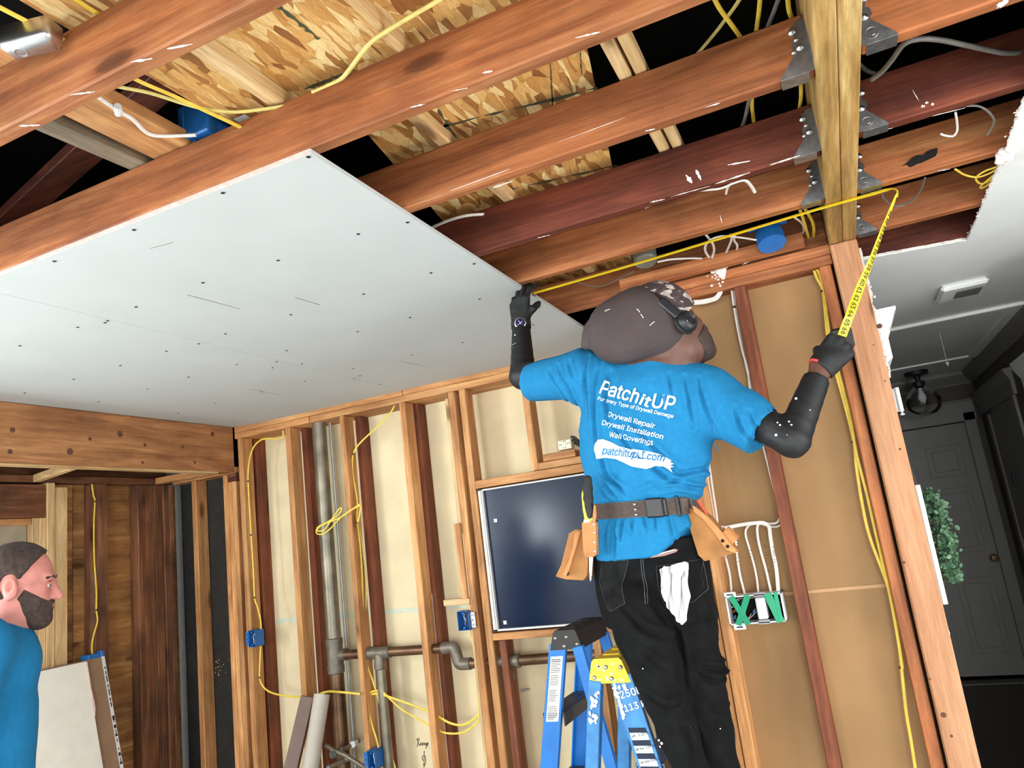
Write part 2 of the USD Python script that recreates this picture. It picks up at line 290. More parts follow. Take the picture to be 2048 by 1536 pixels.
for a, b in ((-3.37, -3.035), (-2.955, -2.63), (-2.55, -2.21), (-2.15, -1.9)):
    za = z0 + (z1 - z0) * (a + 3.37) / 1.47; zb = z0 + (z1 - z0) * (b + 3.37) / 1.47
    for d in (-.007, .007):
        part(bw, 'joint_line', MB().bar((a, 3.729, za + d), (b, 3.729, zb + d), .002, .008, b=.0005), 'wall_tape', label='pale drywall joint line')
# handwriting on the paper: the word Range and a circle
def scribble(parent, pts, mtl='marker', r=.0016, name='handwriting'):
    mb = MB()
    for s in pts: mb.tube(spline([at(px, py, y=3.7285) for px, py in s], 5), r, 5)
    part(parent, name, mb, mtl, label='black marker handwriting')
S = lambda x, y: (450 + x / 3.413, 1100 + y / 3.413)
scribble(bw, [[S(1312, 1345), S(1318, 1315), S(1314, 1290)], [S(1306, 1300), S(1318, 1284), S(1326, 1296), S(1316, 1312), S(1328, 1332), S(1334, 1334)], [S(1344, 1318), S(1334, 1316), S(1332, 1330), S(1342, 1330), S(1346, 1318), S(1348, 1332)],
                  [S(1352, 1334), S(1353, 1320), S(1358, 1316), S(1362, 1332)], [S(1374, 1318), S(1366, 1318), S(1366, 1332), S(1374, 1330), S(1376, 1318), S(1376, 1346), S(1366, 1352)], [S(1380, 1328), S(1388, 1322), S(1382, 1316), S(1379, 1330), S(1388, 1334)],
                  [S(1352, 1440), S(1346, 1420), S(1352, 1405), S(1366, 1410), S(1370, 1440), S(1362, 1470), S(1350, 1462)], [S(1360, 1370), S(1358, 1500)]])
# end of the bump-out: black tar paper with one stud, and the stud pack that carries the header
wt = thing('wall_back', 'black tar-papered end wall of the window bay with one bare stud', 'wall', kind='structure')
part(wt, 'tar_paper', MB().box((-4.02, 3.622, 0), (-3.55, 3.632, 2.18)), 'tar_paper')
board(wt, (-3.823, YB, .04), (-3.782, 3.62, 2.157), 'stud_wood_z'); board(wt, (-3.99, YB, 2.158), (-3.45, 3.62, 2.196), 'stud_wood_x', 'top_plate')
mb = MB()
for k in range(70):
    g = rng.random(2); mb.sphere((-3.63 + g[0] * .08 - (0 if k % 3 else .15) + .02 * rng.normal(), 3.621, 1.0 + .03 * rng.normal() - .06 * (k % 4 == 0)), .0035 * (0.5 + rng.random()), 0)
for k in range(26): mb.sphere((-3.56 - rng.random() * .09 , 3.621, 1.2 + rng.random() * .95), .0022, 0)
part(wt, 'glue_spatter', mb, 'stud_wood_z', kind='stuff')
for k in range(3):
    board(wt, (-3.553 + k * .0365, YB, .04), (-3.519 + k * .0365, 3.62, 2.155 if k == 0 else 2.105), 'stud_wood_z', 'pack_stud')
board(wt, (-3.516, YB, 2.132), (-3.446, 3.62, 2.158), 'old_wood_y', 'packing_block'); board(wt, (-3.516, YB + .004, 2.106), (-3.446, 3.62, 2.131), 'red_wood_x', 'packing_block')
# left wall: old plywood sheathing, studs, window header
lw = thing('wall_left', 'stud wall of the window bay backed with stained plywood', 'wall', kind='structure')
part(lw, 'plywood_sheet', MB().box((-4.085, 1.1, 0), (-4.072, 2.9, 2.16)), 'plywood_z'); part(lw, 'plywood_sheet', MB().box((-4.085, 2.902, 0), (-4.07, 3.62, 2.16)), 'plywood_z')
board(lw, (-4.07, .6, 2.158), (XL, 3.52, 2.196), 'old_wood_y', 'top_plate'); board(lw, (-4.07, .6, 2.198), (-4.03, 3.52, 2.335), 'old_wood_y', 'rim_joist')
for y0, y1, m in ((2.966, 3.053, 'old_wood_z'), (3.269, 3.386, 'old_wood_z'), (3.39, 3.448, 'old_wood_z'), (3.45, 3.492, 'old_wood_z'), (3.494, 3.527, 'old_wood_z')):
    board(lw, (-4.068, y0, .04), (XL if y0 > 3.4 or y0 < 3 else XL - .012, y1, 2.156), m)
board(lw, (-4.068, 2.73, .04), (-3.995, 2.815, 2.135), 'new_wood_z'); board(lw, (-4.068, 2.686, .04), (XL + .003, 2.7295, 2.156), 'new_wood_z')
board(lw, (-4.068, 1.5, 1.967), (-3.985, 2.684, 2.146), 'old_wood_y', 'window_header')
board(lw, (-4.068, 2.645, .04), (XL, 2.6845, 1.965), 'new_wood_z', 'jack_stud'); board(lw, (-4.068, 2.606, .04), (XL, 2.644, 1.965), 'new_wood_z', 'jack_stud')
board(lw, (-4.05, 1.5, 1.93), (XL, 2.604, 1.964), 'stud_wood_y', 'window_header_trim')
board(lw, (-4.07, .6, 0), (XL, 3.52, .039), 'old_wood_y', 'bottom_plate')
# crumpled kraft paper stuffed in the window opening
g = np.linspace(0, 1, 26); Y, Z = np.meshgrid(1.6 + g * 1.0, .9 + g * 1.03, indexing='ij')
X = -4.03 + .022 * meshkit.fbm(np.stack([Y * 4, Z * 4, Y * 0], -1).reshape(-1, 3)).reshape(Y.shape) if hasattr(meshkit, 'fbm') else -4.03 + 0 * Y
i, j = np.meshgrid(np.arange(25), np.arange(25), indexing='ij'); a = i * 26 + j
plain('kraft', (150, 138, 116), .7, noise=.08)
part(lw, 'window_covering', MB().add(np.stack([X, Y, Z], -1).reshape(-1, 3), np.vstack([np.stack([a, a + 26, a + 27], -1).reshape(-1, 3), np.stack([a, a + 27, a + 1], -1).reshape(-1, 3)])), 'kraft', smooth=True, label='crumpled grey-tan paper over the window opening')
# header beam over the bay, and the small joists of the bay
hb = thing('header_beam', 'broad knotty brown header beam over the window bay, left of the ceiling drywall', 'beam')
for k in range(2): part(hb, 'ply', MB().box((-3.4495 - .042 * (k + 1), .3, 2.16), (-3.448 - .042 * k, 3.528, 2.445), .002), 'header_wood_y')
part(hb, 'bottom_board', MB().box((-3.5, .3, 2.15), (-3.452, 3.4, 2.1595), .001), 'new_wood_y')
for x, y, r in ((0, 240, 0), (240, 868, .012), (140, 903, .012), (25, 860, .009), (285, 925, .006), (20, 903, .008), (180, 878, .007), (290, 890, .007), (390, 925, .006), (425, 868, .01), (365, 893, .006)):
    if r:
        p = at(x, y, x=-3.448); part(hb, 'knot', MB().lathe([(0, .0012), (r * 1., .0012), (r * 1.4, .0004), (r * 1.4, -.002)], p, (1, 0, 0), 14), 'dark_knot' if 'dark_knot' in MAT else plain('dark_knot', (92, 56, 38), .7, noise=.25, scale=60))
for k, (yl, yr) in enumerate(((3.41, 3.45), (2.63, 2.52), (1.92, 1.80))):
    solo('bay_joist', MB().bar((-3.99, yl, 2.178), (-3.505, yr, 2.178), .037, .04), 'stud_wood_x' if k == 0 else 'new_wood_x', ('short joist of the bay against the black end wall', 'short pale joist of the bay beneath the header, second from the end wall', 'short pale joist of the bay nearest the camera at the left edge')[k], 'joist', 'short joists of the window bay')
# right wall, nearer, with brown paper backing
rw = thing('wall_right', 'open stud wall with brown drywall backing beside the post', 'wall', kind='structure')
part(rw, 'drywall_backing', MB().box((-.62, 2.95, 1.222), (.115, 2.963, 2.45)), 'paper_brown'); part(rw, 'drywall_backing', MB().box((-.62, 2.95, 0), (.115, 2.963, 1.212)), 'paper_brown')
part(rw, 'joint_tape', MB().box((-.47, 2.948, 1.2105), (.115, 2.953, 1.2235), .001), 'wall_tape_brown')
part(rw, 'drywall_backing', MB().box((-.57, 2.95, 0), (-.557, 3.74, 2.45)), 'paper_brown')
board(rw, (-.60, YR, 2.411), (.118, 2.949, 2.449), 'joist_wood_x', 'top_plate'); board(rw, (-.60, YR, 2.372), (.115, 2.949, 2.41), 'joist_wood_x', 'top_plate')
board(rw, (-.514, YR, .04), (-.474, 2.949, 2.371), 'stud_wood_z'); board(rw, (-.556, YR + .004, .04), (-.517, 2.949, 2.371), 'stud_wood_z')
board(rw, (-.243, YR, .04), (-.2, 2.949, 2.371), 'red_wood_z'); board(rw, (.067, YR, .04), (.107, 2.949, 2.371), 'joist_wood_z')
board(rw, (-.60, YR, 0), (.115, 2.949, .039), 'stud_wood_x', 'bottom_plate')
mb = MB()
for k in range(34):
    c = at(1440 + rng.normal() * 9, 545 + rng.normal() * 14, y=YR - .001); mb.sphere(c, .003 + .004 * rng.random(), 0)
mb.prism(Polygon([(0, 0), (.02, .03), (.045, .035), (.04, .0), (.03, -.03), (.018, -.035)]), .002, at(1432, 545, y=YR - .001), (1, 0, 0), (0, 0, 1))
mb.prism(Polygon([(0, 0), (.02, .012), (.12, .034), (.14, .034), (.135, .026), (.06, .012)]), .0015, at(1485, 530, y=YR - .001), (1, 0, 0), (0, 0, 1))
part(rw, 'plaster_splash', mb, 'gypsum', label='white plaster splashes on the top plate', kind='stuff')
# unseen sides of the room, which close it for the daylight
solo('wall_front', MB().box((-4.2, -5.1, 0), (2.6, -5.0, 2.6)), 'room_paint', 'plain wall behind the camera', 'wall', kind='structure')
solo('wall_left', MB().box((-4.2, -5.1, 0), (-4.1, 3.75, 2.45)), 'room_paint', 'outer skin of the left wall', 'wall', kind='structure')
solo('wall_right', MB().box((2.5, -5.1, 0), (2.6, 3.6, 2.6)), 'room_paint', 'painted wall off to the right of the camera', 'wall', kind='structure')
solo('ceiling', MB().box((-4.1, -5.0, 2.45), (2.5, .4, 2.463)), 'drywall', 'finished ceiling behind the camera', 'ceiling', kind='structure')
solo('attic_roof', MB().box((-4.2, -.2, 3.5), (2.6, 7.4, 3.56)).box((-4.2, .38, 2.55), (2.6, .42, 3.5)).box((-4.2, 3.95, 2.46), (2.6, 3.99, 3.5)).box((-4.2, .4, 2.46), (-4.16, 4, 3.5)).box((2.56, .4, 2.46), (2.6, 4, 3.5)).box((-3.6, 3.76, 2.45), (.2, 4, 2.6)), 'attic_wood', 'dark boards of the unlit attic above the joists', 'roof', kind='structure')
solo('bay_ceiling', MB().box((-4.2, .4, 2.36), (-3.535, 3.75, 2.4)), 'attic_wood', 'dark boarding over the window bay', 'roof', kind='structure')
# ---------------------------------------------------------------- joists, beam, post
JL = [(.833, .873, 'joist_wood_x', 'nearest ceiling joist, crossing the top left corner'), (1.242, 1.279, 'joist_wood_x', 'long orange ceiling joist along the front edge of the drywall'),
      (1.632, 1.672, 'joist_wood_x', 'reddish ceiling joist, third from the camera, ending in the topmost hanger left of the beam'), (2.05, 2.09, 'red_wood_x', 'dark red ceiling joist with scraped plaster along its lower edge'),
      (2.404, 2.443, 'joist_wood_x', 'ceiling joist just above the stretched tape measure'), (2.893, 2.932, 'joist_wood_x', 'ceiling joist over the right wall, behind the head of the worker')]
JP = []
for y0, y1, m, lab in JL:
    JP.append(solo('ceiling_joist', MB().box((-3.448, y0, ZJ), (.1165, y1, 2.592), .004), m, lab, 'joist', 'ceiling joists left of the beam'))
JR = [(1.604, 1.643, 'ceiling joist at the top right corner beside the beam', 'joist_wood_x'), (2.01, 2.05, 'dark red ceiling joist right of the beam with paint flecks, second from the top', 'red_wood_x'),
      (2.408, 2.447, 'ceiling joist right of the beam with a ragged dark hole in it', 'joist_wood_x'), (2.84, 2.88, 'ceiling joist right of the beam behind the bend of the tape measure', 'joist_wood_x'),
      (3.19, 3.23, 'dark ceiling joist at the back edge of the ceiling cut-out', 'red_wood_x')]
for y0, y1, lab, m in JR:
    JP.append(solo('ceiling_joist', MB().box((.2095, y0, ZJ), (1.9, y1, 2.592), .004), m, lab, 'joist', 'ceiling joists right of the beam'))
def streak(j, a, b, w=.003, y=None, name='paint_streak'):
    """thin ragged smear of white paint or plaster on a joist, on its underside or on the face y"""
    p, q = (at(*a, y=y - .0006), at(*b, y=y - .0006)) if y else (at(*a, z=2.4494), at(*b, z=2.4494)); n = 9; t = np.linspace(0, 1, n)[:, None]; c = p + (q - p) * t; d = nrm(q - p); s_ = np.cross(d, (0, 1, 0) if y else (0, 0, 1)); ww = w * (.35 + .9 * rng.random(n)) * np.sin(np.pi * np.linspace(.06, .94, n)) ** .5
    V = np.vstack([c + s_ * ww[:, None], c - s_ * ww[:, None]]); i = np.arange(n - 1); f = np.vstack([np.stack([i, i + 1, i + n + 1], 1), np.stack([i, i + n + 1, i + n], 1)]); part(JP[j], name, (V, f), 'gypsum', label='white paint smear')
for j, a, b, w in ((0, (38, 252), (80, 250), .004), (0, (140, 190), (190, 183), .003), (0, (262, 124), (305, 117), .004), (0, (334, 98), (385, 88), .003), (1, (905, 182), (935, 176), .003), (1, (965, 146), (985, 142), .006), (1, (1150, 76), (1200, 64), .003), (1, (820, 215), (850, 208), .003), (2, (985, 376), (1025, 362), .004), (2, (1290, 262), (1310, 258), .004), (2, (1410, 215), (1440, 206), .004), (3, (1075, 476), (1100, 470), .004), (3, (1300, 405), (1330, 398), .006), (3, (1430, 368), (1500, 345), .007), (3, (1540, 330), (1600, 311), .006), (3, (1340, 394), (1420, 372), .004), (7, (1865, 232), (1930, 216), .005), (7, (1760, 262), (1785, 256), .004), (8, (1875, 342), (1900, 338), .005), (6, (1995, 8), (2015, 6), .014)):
    streak(j, a, b, w)
for j, a, b, w, y in ((3, (1372, 350), (1384, 366), .006, 2.05), (3, (1392, 340), (1402, 360), .005, 2.05), (3, (1455, 330), (1500, 322), .003, 2.05), (7, (1842, 213), (1850, 212), .004, 2.01), (7, (1850, 206), (1857, 205), .004, 2.01), (7, (1862, 209), (1868, 208), .004, 2.01), (7, (1825, 180), (1838, 202), .0012, 2.01), (2, (1115, 285), (1250, 235), .0012, 1.632), (2, (900, 382), (1020, 338), .0012, 1.632), (4, (1440, 430), (1444, 446), .0015, 2.404)):
    streak(j, a, b, w, y)
# ragged hole in one of the right joists, as a dark torn pocket of splintered wood
p = at(1840, 315, y=2.407); mb = MB().prism(rough_poly([(-.05, -.012), (-.02, -.02), (.03, -.012), (.046, .0), (.05, .014), (.02, .012), (-.015, .008), (-.035, -.004)], .01, .002, 3), .0015, p, (1, 0, 0), (0, 0, 1))
solo('knot_hole', mb, 'dark_hole', 'ragged dark hole torn in the joist right of the beam', 'hole')
nb = MB().box((-.67, 2.808, 2.452), (.036, 2.85, 2.505), .004)
solo('nailing_board', nb, 'joist_wood_x', 'long nailing board above the top plate of the right wall', 'board')
bm = thing('support_beam', 'yellowish two-ply laminated support beam running over the post', 'beam', (.1625, 2.9, 2.44))
part(bm, 'ply', MB().box((.117, .0, 2.44), (.162, 2.96, 2.70), .003), 'beam_wood_y'); part(bm, 'ply', MB().box((.163, .0, 2.44), (.208, 2.96, 2.70), .003), 'beam_wood_y')
sp_ = thing('support_post', 'pale new timber post carrying the laminated beam', 'post', (.1628, 2.9, 0)); part(sp_, 'timber', MB().box((.117, 2.84, 0), (.2085, 2.95, 2.438), .005), 'post_wood_z')
for x, y, r in ((1754, 650, 0), (1759, 652, .009), (1737, 712, 0), (1887, 1430, .009), (1903, 1472, .005), (1800, 898, .004), (1808, 1125, .005), (1860, 1358, .004), (1674, 487, .003), (1747, 690, .003), (1770, 762, .003)):
    if r:
        p = at(x, y, y=2.8399); part(sp_, 'knot', MB().lathe([(0, -.0006), (r * .8, -.0006), (r, .0004)], p, (0, 1, 0), 14), 'dark_knot')
# flat boards and strand board lying over the joists
def flat_board(px, y0, y1, x0, x1, m, lab):
    solo('attic_board', MB().box((x0, y0, 2.594), (x1, y1, 2.632), .004), m, lab, 'board', 'boards laid across the joists')
xs = lambda px, py: at(px, py, z=2.595)[0]
flat_board(0, .45, 1.30, xs(369, 99), xs(410, 92), 'new_wood_y', 'pale ribbed board on the joists in front of the strand board, at the top left')
flat_board(0, .45, 1.30, xs(748, 58), xs(800, 88), 'new_wood_y', 'pale board with pinkish grain at the top centre, crossed by a yellow cable')
flat_board(0, 1.27, 3.3, xs(810, 236), xs(841, 232), 'new_wood_y', 'pale board under the marked strand board between the middle joists')
flat_board(0, 1.27, 2.55, xs(1197, 85), xs(1226, 78), 'new_wood_y', 'yellowish board over the black gap, left of a pair')
flat_board(0, 1.27, 2.55, xs(1233, 75), xs(1260, 70), 'new_wood_y', 'pinkish board over the black gap, right of a pair')
flat_board(0, .8, 1.9, at(150, 225, z=2.595)[0] - .03, at(190, 205, z=2.595)[0] + .03, 'stud_wood_y', 'brownish board above the joists beside the white cable, at the left')
wood('grey_wood', (96, 84, 70), (146, 130, 108), (176, 160, 136), 'y', stain=.4)
solo('attic_board', MB().bar((at(72, 253, z=2.575)[0] - .025, at(72, 253, z=2.575)[1] - .35, 2.612), (at(290, 335, z=2.575)[0] - .025, at(290, 335, z=2.575)[1] + .2, 2.612), .06, .04), 'grey_wood', 'weathered grey board above the joists at the far left', 'board', 'boards laid across the joists')
solo('attic_board', MB().bar((-2.6, 1.6, 2.9), (-1.4, 1.3, 2.88), .09, .04), 'red_wood_x', 'dim brown board deep in the dark gap at the left', 'board', 'boards laid across the joists')
def osb(poly, lab):
    path = thing('strand_board', lab, 'board', (float(np.mean([p[0] for p in poly])), float(np.mean([p[1] for p in poly])), 2.634), 'sheets of strand board over the joists')
    part(path, 'sheet', MB().prism(Polygon([(p[0], p[1]) for p in poly]), .012, (0, 0, 2.634), (1, 0, 0), (0, 1, 0)), 'osb'); return path
Q = lambda px, py: at(px, py, z=2.634)
e = Q(380, 200)
o1 = osb([(Q(284, 150)[0], .44), (.11, .44), (.11, 1.40), (Q(478, 253)[0] - .01, 1.42)], 'coarse flaky strand board lying over the nearest joists')
def ext(p, q, y): p, q = p[:2], q[:2]; t = (y - p[1]) / (q[1] - p[1]); return p + (q - p) * t
LA, LB, RA, RB = Q(739, 273), Q(880, 435), Q(1175, 100), Q(1245, 430)
o2 = osb([ext(LA, LB, 1.45), ext(RA, RB, 1.45), ext(RA, RB, 3.2), ext(LA, LB, 3.2)], 'strand board with dark green lines, deeper over the joists')
def paint(parent, a, b, w, wob=.004):
    a, b = Q(*a), Q(*b); n = 14; t = np.linspace(0, 1, n)[:, None]; p = a + (b - a) * t; p[:, 2] = 2.6335
    d = nrm(b - a); s = np.array([-d[1], d[0], 0]); ww = w * (1 + .35 * rng.normal(size=n))
    poly = Polygon([tuple((p[k] + s * ww[k] + s * wob * rng.normal())[:2]) for k in range(n)] + [tuple((p[k] - s * ww[k])[:2]) for k in range(n - 1, -1, -1)]).buffer(0)
    part(parent, 'paint_line', MB().prism(poly, .0008, (0, 0, 2.633), (1, 0, 0), (0, 1, 0)), 'chalk_green', label='dark green painted line')
paint(o2, (869, 257), (1195, 176), .0045); paint(o2, (870, 210), (920, 292), .0045); paint(o2, (1010, 382), (1235, 330), .004); paint(o2, (1100, 118), (1106, 215), .0015, .001); paint(o2, (1160, 100), (1164, 150), .001, .001)
paint(o1, (560, 14), (638, 78), .0035, .003); paint(o1, (610, 178), (700, 142), .0035, .003)
# ---------------------------------------------------------------- joist hangers
def hanger(x, s, yf, lab, logo):
    """s = -1: joist comes from the left; the beam face is at x"""
    t = thing('joist_hanger', lab, 'bracket', (x, yf, 2.447), 'joist hangers on the beam')
    P = [(0, .0), (s * .072, .0), (s * .07, .006), (s * .032, .052), (s * .03, .058), (s * .036, .066), (s * .034, .08), (s * .026, .086), (s * .03, .098), (s * .03, .118), (s * .02, .122), (s * .018, .128), (0, .13)]
    part(t, 'side_plate', MB().prism(Polygon(P), .0016, (x, yf - .0004, 2.449), (1, 0, 0), (0, 0, 1), (0, -1, 0)), 'galvanised')
    part(t, 'seat_plate', MB().box((x + s * .012, yf - .002, 2.4475), (x + s * .072, yf + .041, 2.4495), .0005), 'galvanised')
    part(t, 'beam_flange', MB().box((x - .001, yf - .03, 2.462), (x + .001, yf - .001, 2.58), .0005) if s < 0 else MB().box((x - .001, yf - .03, 2.462), (x + .001, yf - .001, 2.58), .0005), 'galvanised')
    for k, (dx, dz) in enumerate(((.029, .105), (.024, .083), (.02, .062), (.034, .055))):
        if logo and k in (1, 3): continue
        r = .0075 if k in (0, 2) else .0045
        part(t, 'screw', MB().lathe([(0, r * .75), (r * .6, r * .62), (r * .95, r * .2), (r * 1.15, 0), (r * 1.15, -.002)], (x + s * dx, yf - .002, 2.45 + dz), (0, -1, 0), 12), 'steel', smooth=40)
    if logo:
        c = np.array((x + s * .026, yf - .0022, 2.471)); g = np.linspace(0, 2 * np.pi, 25)
        part(t, 'round_stamp', MB().tube(c + np.stack([np.cos(g) * .0125, 0 * g, np.sin(g) * .0125], 1), .0011, 5).tube([c + (-.006, 0, -.007), c + (-.002, 0, .006), c + (.001, 0, -.002), c + (.006, 0, .006)], .001, 5).tube([c + (.0, 0, -.006), c + (.006, 0, -.005)], .001, 5), 'galvanised', label='embossed round stamp')
for (yf, lab) in ((1.632, 'left of the beam, topmost'), (2.05, 'left of the beam, in the middle'), (2.404, 'left of the beam, just above the tape measure')):
    hanger(.117, -1, yf, 'galvanised joist hanger ' + lab, False)
for (yf, lab) in ((1.604, 'right of the beam, at the top edge'), (2.01, 'right of the beam, second from the top'), (2.408, 'right of the beam, above where the tape crosses'), (2.84, 'right of the beam, lowest, beside the post top')):
    hanger(.208, 1, yf, 'galvanised joist hanger ' + lab, True)
# ---------------------------------------------------------------- ceiling drywall
def drywall(x0, x1, y0, y1, lab, taper, screws):
    t = thing('ceiling_drywall', lab, 'drywall sheet', ((x0 + x1) / 2, (y0 + y1) / 2, 2.436), 'drywall sheets screwed to the joists')
    n = 40; xs_ = np.linspace(x0, x1, n + 1); zz = np.full(n + 1, 2.436)
    if taper: zz = 2.436 + .009 * np.clip((x0 + .22 - xs_) / .22, 0, 1) ** 1.3
    ys = np.linspace(y0, y1, 9); V = []
    for yy in ys:
        V += [(a, yy, b) for a, b in zip(xs_, zz)]
    V = np.array(V); m = n + 1; i, j = np.meshgrid(np.arange(8), np.arange(n), indexing='ij'); a = i * m + j
    Fd = np.vstack([np.stack([a, a + m + 1, a + 1], -1).reshape(-1, 3), np.stack([a, a + m, a + m + 1], -1).reshape(-1, 3)])
    part(t, 'face_paper', (V, Fd), 'drywall', smooth=True)
    part(t, 'board_core', MB().box((x0 + .0005, y0 + .0005, 2.4385 + (.0075 if 0 else 0)), (x1 - .0005, y1 - .0005, 2.4495), .001) if not taper else MB().box((x0 + .2, y0 + .0005, 2.4385), (x1 - .0005, y1 - .0005, 2.4495), .001).box((x0, y0 + .0005, 2.4465), (x0 + .2, y1 - .0005, 2.4495), .001), 'gypsum')
    part(t, 'edge_paper', MB().bar((x0, y0, 2.4428), (x1, y0, 2.4428), .003, .0135, b=.001), 'drywall_edge', label='torn pinkish front edge')
    part(t, 'edge_paper', MB().bar((x1, y0, 2.4428), (x1, y1, 2.4428), .003, .0135, b=.001), 'drywall')
    for (a, b) in screws:
        part(t, 'screw', MB().lathe([(0, .0004), (.0022, .0002), (.0042, -.0004), (.0052, -.0009)], (a, b, 2.4352), (0, 0, 1), 10), 'screw_black')
    return t
SJ = (1.255, 1.655, 2.07, 2.42, 2.91)
s1, s2 = [], []
for px, py in ((617, 313), (446, 385), (268, 459), (109, 522), (215, 641), (815, 444), (948, 527), (210, 645), (397, 687), (553, 723), (708, 757), (604, 727), (760, 768), (545, 735), (720, 751)):
    p = at(px, py, z=2.436); (s1 if p[0] > -2.17 else s2).append((p[0], p[1]))
for yy in SJ[1:]:
    for k in range(4):
        xx = -1.0 - .1 - k * .31; s1.append((xx + .02 * rng.normal(), yy + .006 * rng.normal()))
        xx = -2.2 - .12 - k * .3; s2.append((xx + .02 * rng.normal(), yy + .006 * rng.normal()))
DW = [drywall(-2.1705, -.948, 1.243, 3.529, 'white drywall sheet on the ceiling whose corner shows below the long joist', False, s1)]
DW.append(drywall(-3.446, -2.1735, 1.243, 3.529, 'white drywall sheet on the ceiling beside the header, left of the seam', True, s2))
for a, b in (((300, 497), (345, 485)), ((375, 590), (480, 618)), ((500, 778), (560, 790)), ((800, 722), (850, 733)), ((590, 595), (640, 610))):
    p, q = at(*a, z=2.4355), at(*b, z=2.4355)
    part(DW[0 if p[0] > -2.17 else 1], 'scuff', MB().bar(p, q, .0016, .0006, b=.0002), 'pipe_grey', label='faint grey scuff')
# ---------------------------------------------------------------- the dark window of the back wall
w = thing('window_1', 'dark blue glossy window pane in a white frame behind the worker', 'window', (-1.2, YB, 1.09), kind='structure')
WX0, WX1, WZ0, WZ1 = -1.776, -.668, 1.088, 1.812
for lo, hi in (((WX0, 3.535, WZ0), (WX0 + .026, 3.62, WZ1)), ((WX1 - .026, 3.535, WZ0), (WX1, 3.62, WZ1)), ((WX0, 3.535, WZ1 - .008), (WX1, 3.62, WZ1)), ((WX0, 3.535, WZ0), (WX1, 3.62, WZ0 + .01))):
    part(w, 'window_frame', MB().box(lo, hi, .002), 'white_vinyl')
part(w, 'frame_groove', MB().box((WX0 + .016, 3.533, WZ0 + .008), (WX0 + .019, 3.536, WZ1 - .008), .0005), 'pipe_grey')
pn_ = part(w, 'pane', MB().box((WX0 + .025, 3.556, WZ0 + .008), (WX1 - .025, 3.562, WZ1 - .006), .001), 'dark_glass')
for px, py in ((991, 1041), (1010, 1245)):
    p = at(px, py, y=3.5555); part(pn_, 'sticker', MB().box(p - (.009, .0008, .009), p + (.009, .0005, .009), .0003), 'white_vinyl', label='small white square sticker')
# ---------------------------------------------------------------- hall beyond the post
hl = thing('wall_left', 'hall wall with a door, seen edge-on behind the post', 'wall', kind='structure')
part(hl, 'wall_surface', MB().box((.2095, 2.952, 0), (.2155, 7.1, 2.437)).box((.116, 2.952, 0), (.2094, 3.0, 2.437)), 'hall_wall_paint_shaded')
mb = MB()
for k in range(60): mb.sphere((.2125 + .008 * rng.normal(), 2.945 - .004 * rng.random(), 1.95 + .46 * rng.random()), .002 + .005 * rng.random(), 0)
part(hl, 'torn_edge', mb.prism(rough_poly([(0, 1.93), (.012, 1.93), (.014, 2.43), (0, 2.43)], .02, .003, 5), .006, (.209, 2.944, 0), (1, 0, 0), (0, 0, 1), (0, 1, 0)), 'gypsum', label='torn plaster edge beside the post', kind='stuff')
part(hl, 'door_casing', MB().prism(Polygon([(.222, 2.0), (.252, 2.02), (.252, 2.105), (.262, 2.115), (.262, 2.13), (.275, 2.15), (.292, 2.195), (.3, 2.2), (.3, 2.212), (.222, 2.212)]), .9, (0, 3.06, 0), (1, 0, 0), (0, 0, 1), (0, 1, 0)), 'white_paint', label='white moulded head of the door casing')
part(hl, 'door_casing', MB().box((.2156, 3.06, 0), (.222, 3.13, 2.0)), 'hall_paint_shaded'); part(hl, 'door_casing', MB().box((.2156, 3.9, 0), (.222, 3.97, 2.0)), 'hall_paint_shaded')
part(hl, 'door_panel', MB().box((.2156, 3.14, .02), (.22, 3.89, 1.99), .002), 'hall_paint_shaded')
h = hl
part(h, 'door_hinge', MB().lathe([(0, 0), (.0085, .001), (.0085, .019), (.008, .0195), (.0085, .02), (.0085, .042), (.008, .0425), (.0085, .043), (.0085, .065), (.008, .0655), (.0085, .066), (.0085, .092), (0, .093)], (.24, 3.075, 1.815), (0, 0, 1), 16), 'white_paint', smooth=40)
part(h, 'hinge_pin', MB().lathe([(0, -.014), (.008, -.012), (.0085, -.008), (.004, -.006), (.0035, .0)], (.24, 3.075, 1.815), (0, 0, 1), 12), 'white_paint', smooth=40)
part(h, 'hinge_leaf', MB().box((.222, 3.076, 1.817), (.2375, 3.079, 1.905), .0005), 'white_paint')
p = at(1887, 1265, x=.262); kb = hl
part(kb, 'door_knob_rose', MB().lathe([(0, 0), (.026, 0), (.026, .006), (.012, .01), (.011, .03)], (.229, p[1], p[2]), (1, 0, 0), 18), 'steel', smooth=40)
part(kb, 'door_knob', MB().lathe([(.011, .028), (.022, .034), (.027, .045), (.024, .056), (.012, .061), (0, .062)], (.229, p[1], p[2]), (1, 0, 0), 20), 'steel', smooth=40)
